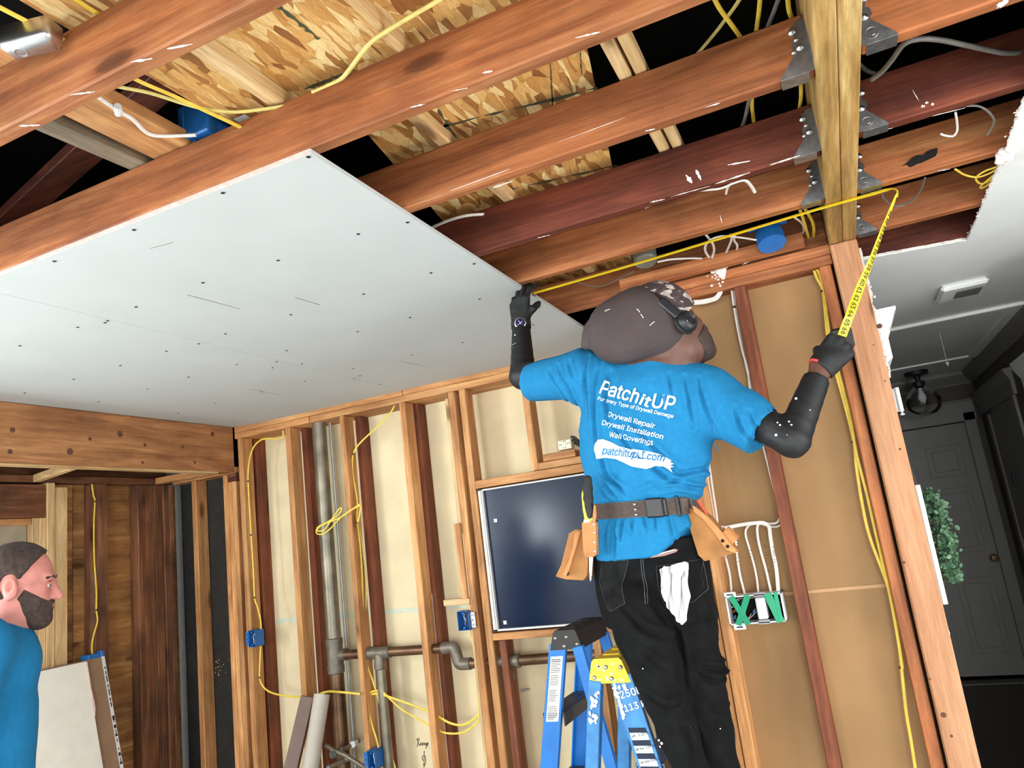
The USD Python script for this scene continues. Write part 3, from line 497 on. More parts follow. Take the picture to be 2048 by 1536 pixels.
# far wall, right wall, ceiling of the hall
YD = 7.1
fw = thing('wall_back', 'dark far wall of the hall around the panelled door', 'wall', kind='structure')
part(fw, 'wall_surface', MB().box((.222, YD, 2.03), (1.12, YD + .05, 2.45)).box((1.0, YD, 0), (1.12, YD + .05, 2.03)), 'hall_wall_paint_shaded')
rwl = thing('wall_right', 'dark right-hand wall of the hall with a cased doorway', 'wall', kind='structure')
part(rwl, 'wall_surface', MB().box((1.12, 3.2, 0), (1.17, 7.15, 2.45)), 'hall_wall_paint_shaded')
part(rwl, 'door_casing', MB().prism(Polygon([(1.12, 2.05), (1.098, 2.05), (1.098, 2.15), (1.075, 2.2), (1.07, 2.225), (1.12, 2.23)]), 1.42, (0, 5.66, 0), (1, 0, 0), (0, 0, 1), (0, 1, 0)), 'hall_paint_shaded')
part(rwl, 'door_casing', MB().box((1.1, 6.7, 0), (1.12, 6.78, 2.06)), 'hall_paint_shaded'); part(rwl, 'door_casing', MB().box((1.1, 5.72, 0), (1.12, 5.84, 2.06)), 'hall_paint_shaded')
part(rwl, 'door_panel', MB().box((1.112, 5.84, .02), (1.12, 6.7, 2.05)), 'hall_paint_shaded')
part(rwl, 'door_casing', MB().prism(Polygon([(1.12, 1.95), (1.085, 1.95), (1.085, 2.1), (1.05, 2.17), (1.045, 2.2), (1.12, 2.2)]), .9, (0, 4.4, 0), (1, 0, 0), (0, 0, 1), (0, 1, 0)), 'white_paint')
for y, z, d in ((6.72, 2.035, .11), (6.4, 1.5, .03)):
    part(rwl, 'door_latch', MB().box((1.096, y - d, z - .012), (1.112, y, z + .012 if d > .05 else z + .06), .002), 'screw_black', label='dark metal fitting on the doorway')
for k, (a, b, yy) in enumerate((((.222, YD), (1.12, YD), 0), ((1.12, YD), (1.12, 3.6), 1))):
    nrml = np.array((0, -1.)) if k == 0 else np.array((-1., 0))
    prof = Polygon([(0, 2.33), (.012, 2.33), (.018, 2.345), (.05, 2.385), (.066, 2.41), (.07, 2.437), (0, 2.437)])
    ln = math.dist(a, b)
    part(fw if k == 0 else rwl, 'crown_moulding', MB().prism(prof, ln, (*a, 0), (nrml[0], nrml[1], 0), (0, 0, 1), (b[0] - a[0], b[1] - a[1], 0)), 'hall_paint_shaded')
d1 = thing('door_1', 'six-panel door at the dark far end of the hall', 'door', (.6, YD, 0), kind='structure')
sb_ = part(d1, 'slab', MB().box((.24, YD - .005, .03), (.985, YD + .035, 2.02)), 'hall_paint_shaded')
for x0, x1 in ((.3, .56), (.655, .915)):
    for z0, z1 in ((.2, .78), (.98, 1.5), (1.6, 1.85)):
        part(sb_, 'door_panel', MB().box((x0, YD - .009, z0), (x1, YD - .004, z1), .004).box((x0 + .04, YD - .013, z0 + .04), (x1 - .04, YD - .006, z1 - .04), .004), 'hall_paint_shaded')
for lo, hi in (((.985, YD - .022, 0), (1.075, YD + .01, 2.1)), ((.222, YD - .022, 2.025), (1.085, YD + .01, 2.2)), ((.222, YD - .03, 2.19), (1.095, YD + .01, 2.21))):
    part(d1, 'door_casing', MB().box(lo, hi, .006), 'hall_paint_shaded')
part(d1, 'door_knob', MB().lathe([(0, 0), (.032, 0), (.032, .006), (.012, .012), (.011, .03), (.022, .036), (.028, .05), (.022, .064), (0, .067)], (.952, YD - .005, .921), (0, -1, 0), 20), 'copper_old', smooth=40)
for k in range(4):
    part(d1, 'threshold_tile', MB().box((.22 + k * .225, YD - .16, -.001), (.442 + k * .225, YD - .01, .006), .001), 'hall_paint_shaded')
hc = thing('ceiling', 'white hall ceiling with a ragged cut edge beside the open joists', 'ceiling', (.9, 4, 2.437), kind='structure')
outer = [(.2, 3.13), (.33, 3.15), (.607, 3.205), (.604, 2.75), (.6, 2.45), (.588, 2.1), (.6, .5), (1.16, .5), (1.16, 4.62), (.2, 4.62)]
poly = rough_poly(outer[:6], .012, .0028, 2); poly = Polygon(list(poly.exterior.coords)[:0] or outer).buffer(0)
def ragged(line, step, amp, seed):
    g_ = np.random.default_rng(seed); o = []
    for a, b in zip(line[:-1], line[1:]):
        a, b = np.array(a), np.array(b); n = int(np.linalg.norm(b - a) / step) + 1
        for k in range(n): o.append(tuple(a + (b - a) * k / n + g_.normal(size=2) * amp))
    return o + [line[-1]]
edge = ragged([(.206, 3.125), (.33, 3.15), (.607, 3.205), (.604, 2.75), (.6, 2.45), (.588, 2.1), (.6, .42)], .01, .002, 4)
part(hc, 'painted_face', MB().prism(Polygon(edge + [(2.5, .42), (2.5, 3.6), (1.16, 3.6), (1.16, 4.62), (.206, 4.62)]), .004, (0, 0, 2.437), (1, 0, 0), (0, 1, 0)), 'white_paint')
part(hc, 'board_core', MB().prism(Polygon([(x + .002, y + .002 if y > 3.12 else y) for x, y in edge] + [(2.5, .42), (2.5, 3.6), (1.16, 3.6), (1.16, 4.62), (.206, 4.62)]).buffer(0), .0085, (0, 0, 2.441), (1, 0, 0), (0, 1, 0)), 'gypsum')
mb = MB()
for k in range(110):
    i_ = rng.integers(0, len(edge) - 1); c = np.array([*edge[i_], 2.442]) + rng.normal(size=3) * (.003, .003, .004)
    mb.tube([c, c + rng.normal(size=3) * (.005, .005, .003) + (0, 0, -.002)], .0008 + .0012 * rng.random(), 4)
part(hc, 'torn_paper', mb, 'gypsum', kind='stuff')
mb = MB()
for k in range(16): mb.sphere(at(2006, 312, z=2.435) + rng.normal(size=3) * (.012, .014, .006), .006 + .01 * rng.random(), 1)
part(hc, 'plaster_lump', mb, 'gypsum', smooth=True)
part(hc, 'far_face', MB().box((.206, 4.621, 2.437), (1.16, 4.66, 2.45)).box((.206, 6.26, 2.437), (1.16, 7.15, 2.45)).box((1.045, 4.66, 2.437), (1.16, 6.26, 2.45)), 'white_paint')
ah = thing('attic_hatch', 'attic hatch with a white trim frame in the dark hall ceiling', 'hatch', (.7, 5.4, 2.43))
part(ah, 'hatch_panel', MB().box((.21, 4.7, 2.432), (1.0, 6.22, 2.444)), 'white_paint')
part(ah, 'trim', MB().box((.206, 4.62, 2.418), (1.07, 4.70, 2.437), .004), 'white_paint'); part(ah, 'trim', MB().box((.206, 6.2, 2.42), (1.05, 6.28, 2.437), .004), 'white_paint'); part(ah, 'trim', MB().box((.99, 4.7, 2.42), (1.06, 6.2, 2.437), .004), 'white_paint')
a = at(1879, 665, z=2.43); b = at(1898, 724, y=a[1])
pc = thing('pull_cord', 'thin pull cord hanging from the attic hatch', 'cord', (a[0], a[1], b[2] - .02))
part(pc, 'cord', MB().tube([a, (a[0], a[1], b[2])], .0012, 5), 'cable_white'); part(pc, 'pull_handle', MB().lathe([(0, -.022), (.004, -.02), (.005, -.008), (.004, 0), (.001, .004)], (a[0], a[1], b[2]), (0, 0, 1), 10).bar((a[0] - .012, a[1], b[2] - .004), (a[0] + .012, a[1], b[2] - .004), .004, .005), 'cable_white')
p0, p1, p2 = at(1880, 573, z=2.437), at(1976, 553, z=2.437), at(1872, 597, z=2.437)
ch = thing('ceiling_vent', 'flat white rectangular cover on the hall ceiling', 'vent cover', ((p0[0] + p1[0]) / 2, (p0[1] + p2[1]) / 2, 2.41))
part(ch, 'cover', MB().box((p0[0], p0[1] - .01, 2.408), (p1[0], p2[1], 2.4375), .012), 'white_paint'); part(ch, 'slot_plate', MB().box((p0[0] + .07, p0[1] + .05, 2.404), (p1[0] - .02, p2[1] - .05, 2.4085), .002), 'hall_paint_shaded')
lc = at(1832, 745, z=2.43); lp = thing('ceiling_lamp', 'black ceiling lamp with a clear glass globe, unlit in the dark hall', 'lamp', (lc[0], lc[1], 2.2))
part(lp, 'canopy', MB().lathe([(0, 0), (.085, 0), (.085, -.03), (.03, -.036), (.018, -.06), (.018, -.075), (.045, -.085), (.045, -.135), (0, -.135)], (lc[0], lc[1], 2.437), (0, 0, 1), 24), 'screw_black', smooth=30)
mat('globe_glass', {'t': ('transparent_bsdf', {'color': (.92, .92, .92)}), 'g': ('glossy_bsdf', {'roughness': .05}), 'f': ('fresnel', {'IOR': 1.3}), 'm': ('mix_closure', {})}, [('f.fac', 'm.fac'), ('t.BSDF', 'm.closure1'), ('g.BSDF', 'm.closure2')], 'm.closure')
part(lp, 'globe', MB().lathe([(.046, -.12), (.1, -.17), (.13, -.24), (.12, -.3), (.08, -.345), (.03, -.36)], (lc[0], lc[1], 2.437), (0, 0, 1), 28), 'globe_glass', smooth=True)
part(lp, 'bulb', MB().lathe([(.012, -.13), (.014, -.16), (.03, -.2), (.03, -.225), (.018, -.245), (0, -.25)], (lc[0], lc[1], 2.437), (0, 0, 1), 16), 'white_paint', smooth=True)
# greenery in a white frame on the hall door
wr = thing('hanging_greenery', 'round-leaved green foliage on a white frame, hung on the hall door beside the post', 'wreath', (.26, 3.45, 1.15))
plain('leaf_green', (86, 122, 90), .55, noise=.2, scale=40); plain('leaf_pale', (122, 152, 122), .55, noise=.15, scale=40); plain('twig', (120, 96, 70), .8)
for a, b in (((.247, 3.25, 1.1), (.247, 3.25, 1.545)), ((.247, 3.62, 1.1), (.247, 3.62, 1.545)), ((.247, 3.25, 1.53), (.247, 3.62, 1.53)), ((.247, 3.25, 1.3), (.247, 3.62, 1.3))):
    part(wr, 'frame_bar', MB().bar(a, b, .018, .018, up=(1, 0, 0) if a[1] == b[1] else (0, 1, 0)), 'white_paint', label='white frame bar')
part(wr, 'hanging_string', MB().tube(spline([(.247, 3.25, 1.54), (.238, 3.32, 1.66), (.23, 3.43, 1.82)], 6), .002, 5), 'twig')
fol = np.random.default_rng(5)
def leaf(mb, c, d, s):
    d = nrm(d); u = nrm(np.cross(d, fol.normal(size=3))); w = np.cross(d, u); n = 7; g = np.arange(n) * 2 * np.pi / n
    ring = np.array(c) + s * (np.cos(g)[:, None] * u * 1.0 + np.sin(g)[:, None] * w * .9 + .25 * d * (np.cos(g) ** 2)[:, None]); v = np.vstack([[c], ring])
    mb.add(v, [(0, k + 1, (k + 1) % n + 1) for k in range(n)])
rest = MB()
cen = [(.262 + .06 * fol.random() ** 1.0, 3.30 + .28 * fol.random(), 1.17 + .34 * fol.random()) for _ in range(90)]
for k in range(1500):
    c = np.array(cen[fol.integers(0, 90)]) + fol.normal(size=3) * (.011, .02, .016)
    c[0] = max(c[0], .25); s = .005 + .006 * fol.random(); d = (fol.normal() + .5, fol.normal() - .8, fol.normal() + .2)
    if k < 150:
        m_ = MB(); leaf(m_, c + (.012, -.01, 0), d, s * 1.3); part(wr, 'leaf', m_, 'leaf_pale' if k % 3 == 0 else 'leaf_green')
    else: leaf(rest, c, d, s)
part(wr, 'foliage', rest, 'leaf_green', kind='stuff'); mb = MB()
for c in cen[:50]: mb.tube(spline([(.25, c[1] + .03 * fol.normal(), c[2] - .05), (.26, c[1], c[2] - .02), c], 4), .0015, 4)
part(wr, 'twigs', mb, 'twig', kind='stuff')
# ---------------------------------------------------------------- pipes
PY = 3.585
A_ = lambda px, py, y=PY: at(px, py, y=y)
st = thing('drain_stack', 'thick old copper drain stack with side branches running through the back wall studs', 'pipe', (-2.83, 3.6, 0))
zt = A_(684, 1310)[2]
part(st, 'upper_pipe', MB().tube([(-2.832, 3.6, 2.37), (-2.832, 3.6, zt + .07)], .042, 24, caps=False), 'pipe_grey', smooth=40)
part(st, 'lower_pipe', MB().tube([(-2.832, 3.6, zt - .06), (-2.832, 3.6, 0.05)], .042, 24, caps=False), 'copper_old', smooth=40)
part(st, 'tee', MB().lathe([(.042, -.1), (.048, -.095), (.049, -.06), (.046, -.055), (.046, .055), (.049, .06), (.049, .09), (.042, .095)], (-2.832, 3.6, zt)).lathe([(.03, .03), (.033, .055), (.034, .085), (.028, .09)], (-2.832, 3.6, zt), (1, 0, 0)), 'fitting', smooth=40)
x2, x3 = A_(759, 1312)[0], A_(1015, 1325)[0]; z3 = A_(940, 1327)[2]
def horiz(a, b): part(st, 'branch_pipe', MB().tube([a, b], .026, 18), 'copper_old', smooth=40)
horiz((-2.75, PY, zt), (x2 - .05, PY, zt)); xe = A_(897, 1312)[0]; horiz((x2 + .05, PY, zt), (xe, PY, zt))
xf = A_(932, 1329)[0]
part(st, 'offset_elbow', MB().tube(spline([(xe - .03, PY, zt), (xe, PY, zt), (xe + .04, PY, zt - .005), (xf - .04, PY, z3 + .008), (xf, PY, z3), (xf + .03, PY, z3)], 8), .031, 18), 'fitting', smooth=40)
horiz((xf, PY, z3), (x3 - .05, PY, z3)); horiz((x3 + .05, PY, z3), (-.8, PY, z3 + .015))
for xx, zz in ((x2, zt), (x3, z3)):
    part(st, 'tee', MB().lathe([(.027, -.075), (.033, -.07), (.034, -.045), (.031, -.04), (.031, .04), (.034, .045), (.034, .07), (.027, .075)], (xx, PY, zz), (1, 0, 0)).lathe([(.03, .0), (.031, .05), (.034, .055), (.034, .085), (.027, .09)], (xx, PY, zz), (0, 0, -1)), 'fitting', smooth=40)
    part(st, 'drop_pipe', MB().tube([(xx, PY, zz - .08), (xx, PY + .01, .05)], .026, 18), 'pipe_grey', smooth=40)
solo('vent_tube', MB().tube([(-2.79, 3.655, 2.37), (-2.79, 3.655, .3)], .009, 10), 'conduit', 'thin pale grey tube running down beside the thick drain stack', 'pipe', smooth=40)
sv = thing('supply_pipes', 'crossed small copper supply pipes with capped ends at the bottom of the back wall', 'pipe', A_(690, 1510, 3.5))
def sp(pts, y0, y1, n='pipe', r=.0125, m='pipe_grey'):
    q = [A_(px, py, y0 + (y1 - y0) * k / (len(pts) - 1)) for k, (px, py) in enumerate(pts)]; part(sv, n, MB().tube(q, r, 12), m, smooth=40); return q
sp([(649, 1489), (664, 1499), (690, 1510), (722, 1530), (740, 1541)], 3.42, 3.56); sp([(718, 1481), (700, 1492), (680, 1502)], 3.62, 3.5); sp([(654, 1536), (678, 1526), (694, 1518)], 3.4, 3.52)
for px, py, d in ((667, 1508, (0, -1, .1)),):
    q = A_(px, py, 3.46); part(sv, 'cap', MB().lathe([(0, .014), (.02, .014), (.024, .008), (.024, -.01), (.012, -.014)], q, d, 18), 'galvanised', smooth=40)
part(sv, 'tee', MB().sphere(A_(682, 1500, 3.5), .019).sphere(A_(694, 1517, 3.5), .018), 'fitting', smooth=True)
part(sv, 'cap', MB().tube([A_(712, 1486, 3.6), A_(705, 1489, 3.56)], .017, 12), 'white_vinyl'); part(sv, 'cap', MB().tube([A_(653, 1537, 3.4), A_(658, 1535, 3.41)], .016, 12), 'galvanised')
solo('loose_tack', MB().tube([at(1042, 1383, y=3.7), at(1058, 1378, y=3.72)], .006, 8), 'steel', 'small metal bolt poking from the drywall under the window', 'bolt')
# ---------------------------------------------------------------- blue electrical boxes and other fittings
def wall_box(name, lo, hi, side, lab, wires):
    """open fronted box (towards -y) with a nailing plate on one side"""
    t = thing(name, lab, 'electrical box', ((lo[0] + hi[0]) / 2, hi[1], lo[2]), 'blue electrical boxes'); w_ = .003
    mb = MB().box((lo[0], lo[1], lo[2]), (lo[0] + w_, hi[1], hi[2]), .001).box((hi[0] - w_, lo[1], lo[2]), (hi[0], hi[1], hi[2]), .001).box((lo[0], lo[1], lo[2]), (hi[0], hi[1], lo[2] + w_), .001).box((lo[0], lo[1], hi[2] - w_), (hi[0], hi[1], hi[2]), .001).box((lo[0], hi[1] - w_, lo[2]), hi, .001)
    part(t, 'body', mb, 'box_blue')
    for z in (lo[2] + .008, hi[2] - .016): part(t, 'screw_boss', MB().box(((lo[0] + hi[0]) / 2 - .006, lo[1] + .001, z), ((lo[0] + hi[0]) / 2 + .006, lo[1] + .02, z + .008), .001), 'box_blue')
    if side:
        x0 = lo[0] - .03 if side < 0 else hi[0]; pl = MB().box((x0, hi[1] - .045 if 0 else lo[1] + .012, lo[2] + .01), (x0 + .03, lo[1] + .014, hi[2] - .01), .0008)
        part(t, 'nailing_plate', pl, 'galvanised' if side == 1 or wires != 2 else 'box_blue')
        for k in range(3): part(t, 'plate_hole', MB().lathe([(0, .0005), (.0035 + .002 * (k == 1), .0004), (.0035 + .002 * (k == 1), -.001)], (x0 + .014, lo[1] + .0118, lo[2] + .024 + k * (hi[2] - lo[2] - .048) / 2), (0, -1, 0), 10), 'copper_old')
    c = (np.array(lo) + hi) / 2
    for k in range(wires):
        o = c + (rng.normal() * .006, -.01, rng.normal() * .012); part(t, 'wire', MB().tube(spline([o + (.005, .02, .04), o + (-.008, .0, .015), o + (.004, -.012, -.005), o + (-.002, -.004, -.03)], 6), .0025, 6), ('cable_white', 'cable_black', 'copper_old')[k % 3])
    return t
wall_box('wall_box', (-3.372, 3.495, 1.108), (-3.318, 3.57, 1.203), -1, 'blue electrical box on the corner stud with a yellow cable above and below', 2)
wall_box('wall_box', (-1.962, 3.505, 1.108), (-1.893, 3.57, 1.205), 1, 'blue electrical box left of the dark window, metal plate on its right', 3)
wall_box('wall_box', (-2.59, 3.497, .44), (-2.54, 3.575, .535), -1, 'blue electrical box at the bottom edge by the crossed supply pipes', 2)
t = thing('wall_box', 'dark blue electrical box half hidden behind the leaning drywall pieces', 'electrical box', (-3.97, 2.94, 1.13), 'blue electrical boxes')
part(t, 'body', MB().box((-4.0, 2.892, 1.13), (-3.935, 2.965, 1.205), .002), 'box_blue'); part(t, 'front_lip', MB().box((-3.934, 2.968, 1.13), (-3.975, 2.99, 1.215), .003), 'box_blue')
ob = thing('outlet_box', 'small cream old socket block resting on the wooden ledge above the window', 'socket', at(1130, 899, y=3.55))
o = at(1129, 889, y=3.515); part(ob, 'body', MB().box(o + (-.036, 0, -.024), o + (.036, .05, .024), .003), plain('cream', (222, 214, 192), .5))
for dx, dz in ((-.026, .0), (-.018, .0), (.018, .004), (.027, .004), (-.004, .016), (.006, .017), (-.008, -.016), (.004, -.017)): part(ob, 'hole', MB().lathe([(0, .0006), (.0025, .0005), (.0025, -.001)], o + (dx, -.0002, dz), (0, -1, 0), 8), 'dark_hole')
part(ob, 'boss', MB().lathe([(0, .003), (.009, .003), (.011, 0)], o + (0, 0, 0), (0, -1, 0), 16), 'cream')
for k in range(3): solo('old_cable', MB().tube(spline([at(1143 + 3 * k, 874 + 6 * k, y=3.54), at(1150 + 3 * k, 876 + 7 * k, y=3.53), at(1168, 890 + 3 * k, y=3.55), at(1185, 893 + 3 * k, y=3.58)], 6), .007, 8), 'cable_black', ('old dark cloth cable', 'old dark cloth cable', 'old dark cloth cable')[k] + ' behind the cream socket block, ' + ('uppermost', 'middle', 'lowest')[k] + ' of three', 'cable', 'old cables by the socket block', smooth=True)
# metal device box and blue boxes up between the joists
c = at(62, 75, z=2.56); mbx = thing('metal_box', 'galvanised steel box with rounded corners up at the top left', 'electrical box', c)
ax = nrm(at(105, 60, z=2.56) - at(20, 80, z=2.56)); ay = np.array([-ax[1], ax[0], 0])
v, f = cbox((.055, .026, .028), .012); part(mbx, 'body', MB().add(v @ np.array([ax, ay, (0, 0, 1)]) + c, f), 'steel', smooth=50)
part(mbx, 'knockout_hole', MB().lathe([(0, .001), (.012, .001), (.013, -.002)], c - ax * .0545 + (0, 0, .004), -ax, 16), 'dark_hole'); part(mbx, 'knockout', MB().lathe([(0, -.002), (.006, -.001), (.011, .002), (.013, 0)], c + (0, 0, -.028) - ax * .02, (0, 0, -1), 16), 'steel', smooth=True)
c = at(412, 262, z=2.64) + (0, .0, .0); bb = thing('ceiling_box', 'square blue plastic box hanging between the joists with a white cable in it', 'electrical box', c, 'blue electrical boxes')
part(bb, 'body', MB().box(c + (-.05, -.045, -.035), c + (.05, .035, .06), .004), 'box_blue'); part(bb, 'rib', MB().box(c + (-.035, -.048, -.03), c + (-.025, -.044, .055), .002), 'box_blue'); part(bb, 'clip', MB().box(c + (-.046, -.03, -.04), c + (-.03, -.01, -.034), .002).box(c + (-.02, -.03, -.04), c + (-.008, -.01, -.034), .002), 'box_blue')
c = at(1537, 466, z=2.52) ; rb = thing('ceiling_box', 'round blue box behind the tape measure near the beam', 'electrical box', c, 'blue electrical boxes')
part(rb, 'body', MB().lathe([(0, .0), (.047, 0), (.05, .003), (.05, .055), (0, .06)], c, (.1, -.35, -1), 28), 'box_blue', smooth=40); part(rb, 'ear', MB().box(c + (-.07, -.01, .02), c + (.07, .01, .03), .003), 'box_blue')
c = at(1291, 524, z=2.52); mr = thing('metal_box', 'round grey metal junction box above the head of the worker', 'electrical box', c)
part(mr, 'cover', MB().lathe([(0, .0), (.042, .0), (.047, -.006), (.047, -.05), (0, -.05)], c, (.05, -.3, -1), 26), plain('grey_box', (136, 138, 128), .5, metal=.4, noise=.1), smooth=40)
lab = at(483, 236, z=2.633); solo('barcode_label', MB().box(lab + (-.018, -.008, -.0006), lab + (.018, .012, 0), .0002), 'white_vinyl', 'small white barcode label on the strand board behind the long joist', 'label'); bl = MB()
for k in range(9): bl.box(lab + (-.013 + k * .003, -.003, -.001), lab + (-.0115 + k * .003 - .0007 * (k % 2), .009, -.0005), .0001)
part(numbered('/World', 'barcode_label').rsplit('_', 1)[0], 'bars', (bl.get()[0] - (lab + (0, .002, -.0006)), bl.get()[1]), 'marker')
# ---------------------------------------------------------------- cables
def cable(pts, m, lab, y=None, x=None, z=None, r=.0026, r2=.0055, staples=(), n=8, group=None, up=None, name='cable'):
    P = [at(p[0], p[1], **({'y': p[2] if len(p) > 2 else y} if y else {'x': p[2] if len(p) > 2 else x} if x else {'z': p[2] if len(p) > 2 else z})) for p in pts]
    t = thing(name, lab, 'cable', P[-1], group); S_ = spline(P, n)
    part(t, 'sheath', MB().tube(S_, r, 10, r2=r2, up=up if up is not None else ((0, 0, 1) if z else (0, 1, 0) if y else (1, 0, 0))), m, smooth=True)
    for sx, sy in staples:
        q = at(sx, sy, **({'y': y} if y else {'x': x} if x else {'z': z})); k = np.argmin(np.linalg.norm(S_ - q, axis=1)); dd = nrm(S_[min(k + 1, len(S_) - 1)] - S_[max(k - 1, 0)])
        part(t, 'staple', MB().tube([S_[k] - dd * .004, S_[k] + dd * .004], r + .0025, 10, r2=r2 + .0025, up=(0, 1, 0) if y else (1, 0, 0)), 'zip_black', label='black cable staple')
    return t
YC = 'yellow cables in the walls'
cable([(184, 968), (187, 990), (190, 1003), (188, 1050), (189, 1120), (193, 1180), (193, 1220), (195, 1242), (187, 1272), (184, 1292), (185, 1308)], 'cable_yellow', 'yellow cable stapled beside a stud of the left plywood wall', x=-3.97, staples=((190, 1003), (193, 1220)), group=YC)
cable([(566, 861), (566, 872), (560, 877), (545, 877), (524, 879), (508, 893), (499, 918), (496, 952), (498, 1000), (502, 1070), (507, 1150), (509, 1195), (515, 1215), (521, 1240), (522, 1258)], 'cable_yellow', 'yellow cable from the top plate down the corner stud into a blue box', y=3.525, staples=((496, 960), (502, 1071), (508, 1195)), group=YC)
cable([(521, 1292), (520, 1315), (519, 1352), (524, 1370), (538, 1383), (560, 1390), (585, 1393), (604, 1394)], 'cable_yellow', 'yellow cable leaving the corner box and bending right to the next stud', y=3.56, staples=((519, 1354),), group=YC)
cable([(635, 1390), (645, 1386), (660, 1383), (690, 1385), (720, 1388)], 'cable_yellow', 'short run of yellow cable above the leaning tube, crossing the drain stack', y=3.5, r2=.0065, group=YC)
cable([(789, 811), (783, 822), (768, 840), (745, 862), (722, 884), (710, 900), (705, 918), (706, 950), (712, 985), (715, 1010), (714, 1040), (720, 1090), (724, 1150), (726, 1220), (729, 1280), (733, 1325), (745, 1360), (756, 1395)], 'cable_yellow', 'yellow cable curving down from the top plate and along the second stud pair', y=3.575, staples=((706, 908), (716, 1043), (729, 1287)), group=YC)
cable([(717, 1045), (727, 1110), (732, 1170), (731, 1240), (731, 1290), (738, 1335), (750, 1375), (762, 1420), (768, 1460), (780, 1500), (793, 1545)], 'cable_pale', 'second yellow cable bundled down the same stud pair behind the drop pipe', y=3.6, group=YC)
cable([(720, 1008), (702, 1020), (682, 1034), (662, 1056), (645, 1068), (633, 1066), (636, 1054), (655, 1044), (676, 1030), (683, 1018), (679, 1017), (668, 1032), (650, 1058), (640, 1062), (634, 1060), (645, 1050), (680, 1035), (706, 1018), (720, 1012), (719, 1028), (716, 1045)], 'cable_yellow', 'coiled loop of spare yellow cable sticking out in front of the drain stack', y=3.49, r=.0025, r2=.0045, group=YC)
cable([(734, 1402), (737, 1388), (748, 1382), (765, 1384), (782, 1400), (805, 1420), (845, 1443), (880, 1462), (900, 1467), (925, 1465), (945, 1453), (958, 1440)], 'cable_yellow', 'yellow cable sagging through the studs below the drain branch, lower of two', y=3.57, group=YC)
cable([(742, 1388), (760, 1388), (790, 1398), (843, 1417), (876, 1433), (900, 1446), (922, 1450), (942, 1442), (957, 1428)], 'cable_yellow', 'yellow cable sagging through the studs below the drain branch, upper of two', y=3.57, r2=.0065, group=YC)
cable([(734, 1402), (737, 1420), (744, 1450), (752, 1475), (758, 1500)], 'cable_yellow', 'yellow cable dropping into the lowest blue box', y=3.555, staples=((735, 1402),), group=YC)
cable([(938, 1258), (941, 1272), (948, 1300), (953, 1350), (957, 1400), (958, 1440)], 'cable_pale', 'pale yellow cable leaving the box left of the window and running down the stud', y=3.57, r2=.005, group=YC)
cable([(1626, 535), (1634, 556), (1645, 578), (1650, 620), (1655, 670), (1668, 730), (1690, 810), (1708, 884), (1713, 935), (1725, 1010), (1740, 1075), (1775, 1170), (1792, 1240), (1803, 1335), (1812, 1420), (1822, 1480), (1832, 1545)], 'cable_yellow', 'yellow cable running down the right wall next to the post, left strand of a pair', y=2.9, staples=((1646, 582), (1708, 885), (1804, 1338)), group=YC)
cable([(1632, 535), (1640, 550), (1648, 580), (1655, 640), (1663, 690), (1678, 745), (1700, 830), (1709, 884), (1716, 920), (1733, 985), (1750, 1060), (1764, 1120), (1784, 1210), (1798, 1290), (1805, 1338)], 'cable_yellow', 'yellow cable running down the right wall next to the post, right strand of a pair', y=2.895, group=YC)
WC = 'white cables of the right wall'
cable([(1463, 574), (1466, 600), (1470, 625), (1478, 670), (1486, 705), (1496, 740), (1500, 775), (1510, 830), (1530, 905), (1545, 965), (1557, 1015), (1560, 1034), (1552, 1046), (1530, 1047), (1516, 1050), (1515, 1070), (1521, 1100), (1532, 1140), (1537, 1162), (1543, 1188)], 'cable_white', 'white cable along the middle stud into the switch box, left of a pair', y=2.9, r2=.0045, staples=((1472, 615), (1560, 1033)), group=WC)
cable([(1468, 574), (1471, 610), (1475, 640), (1484, 690), (1493, 735), (1503, 775), (1515, 830), (1536, 905), (1550, 965), (1562, 1015), (1564, 1040), (1558, 1052), (1540, 1053), (1512, 1046), (1496, 1053), (1491, 1068), (1499, 1098), (1508, 1130), (1514, 1160), (1517, 1190)], 'cable_white', 'white cable along the middle stud into the switch box, right of a pair', y=2.905, r2=.0038, group=WC)
for k, d in enumerate((0, 6)):
    cable([(1368 + d, 690), (1374 + d, 720), (1380 + d, 745), (1400 + d, 870), (1412 + d, 930), (1420 + d, 985), (1428 + d, 1030), (1436 + d, 1052), (1450 + d * 1.3, 1054 + d), (1466 + d * .6, 1062 + d), (1472 + d * .3, 1085), (1474 + 0 * d, 1110), (1480, 1150), (1490, 1190)] if k == 0 else [(1368 + d, 690), (1374 + d, 720), (1380 + d, 745), (1400 + d, 870), (1412 + d, 930), (1420 + d, 985), (1427 + d, 1030), (1436, 1060), (1444, 1090), (1455, 1130), (1460, 1155), (1463, 1190)], 'cable_white', ('white cable along the end stud, looping over into the switch box', 'white cable from the end stud straight into the left of the switch box')[k], y=2.9 - .004 * k, r2=.0045, group=WC, staples=((1433, 1041),) if k == 0 else ())
cable([(1450, 1056), (1480, 1050), (1510, 1046), (1528, 1046), (1538, 1054), (1541, 1075), (1546, 1105), (1553, 1140), (1557, 1190)], 'cable_white', 'white cable arching over to the right end of the switch box', y=2.89, r2=.007, group=WC)
mk = MB()
for cx, cy, dx, dy, m_ in ((1548, 1112, 1.5, 8, 6), (1534, 1120, 3, 9, 9), (1501, 1110, 2, 8, 3), (1475, 1105, 1, 9, 7), (1452, 1115, 2, 8, 2)):
    for k in range(m_):
        p = at(cx + dx * (k - m_ / 2) * .35, cy + dy * (k - m_ / 2) * .75, y=2.884); mk.tube([p + (-.0035, 0, .002 * rng.normal()), p + (.001, 0, .003 * rng.normal()), p + (.0035, 0, .002 * rng.normal())], .0007, 4)
solo('cable_lettering', mk, 'marker', 'black handwriting along the white cables above the switch box', 'lettering', kind='stuff')
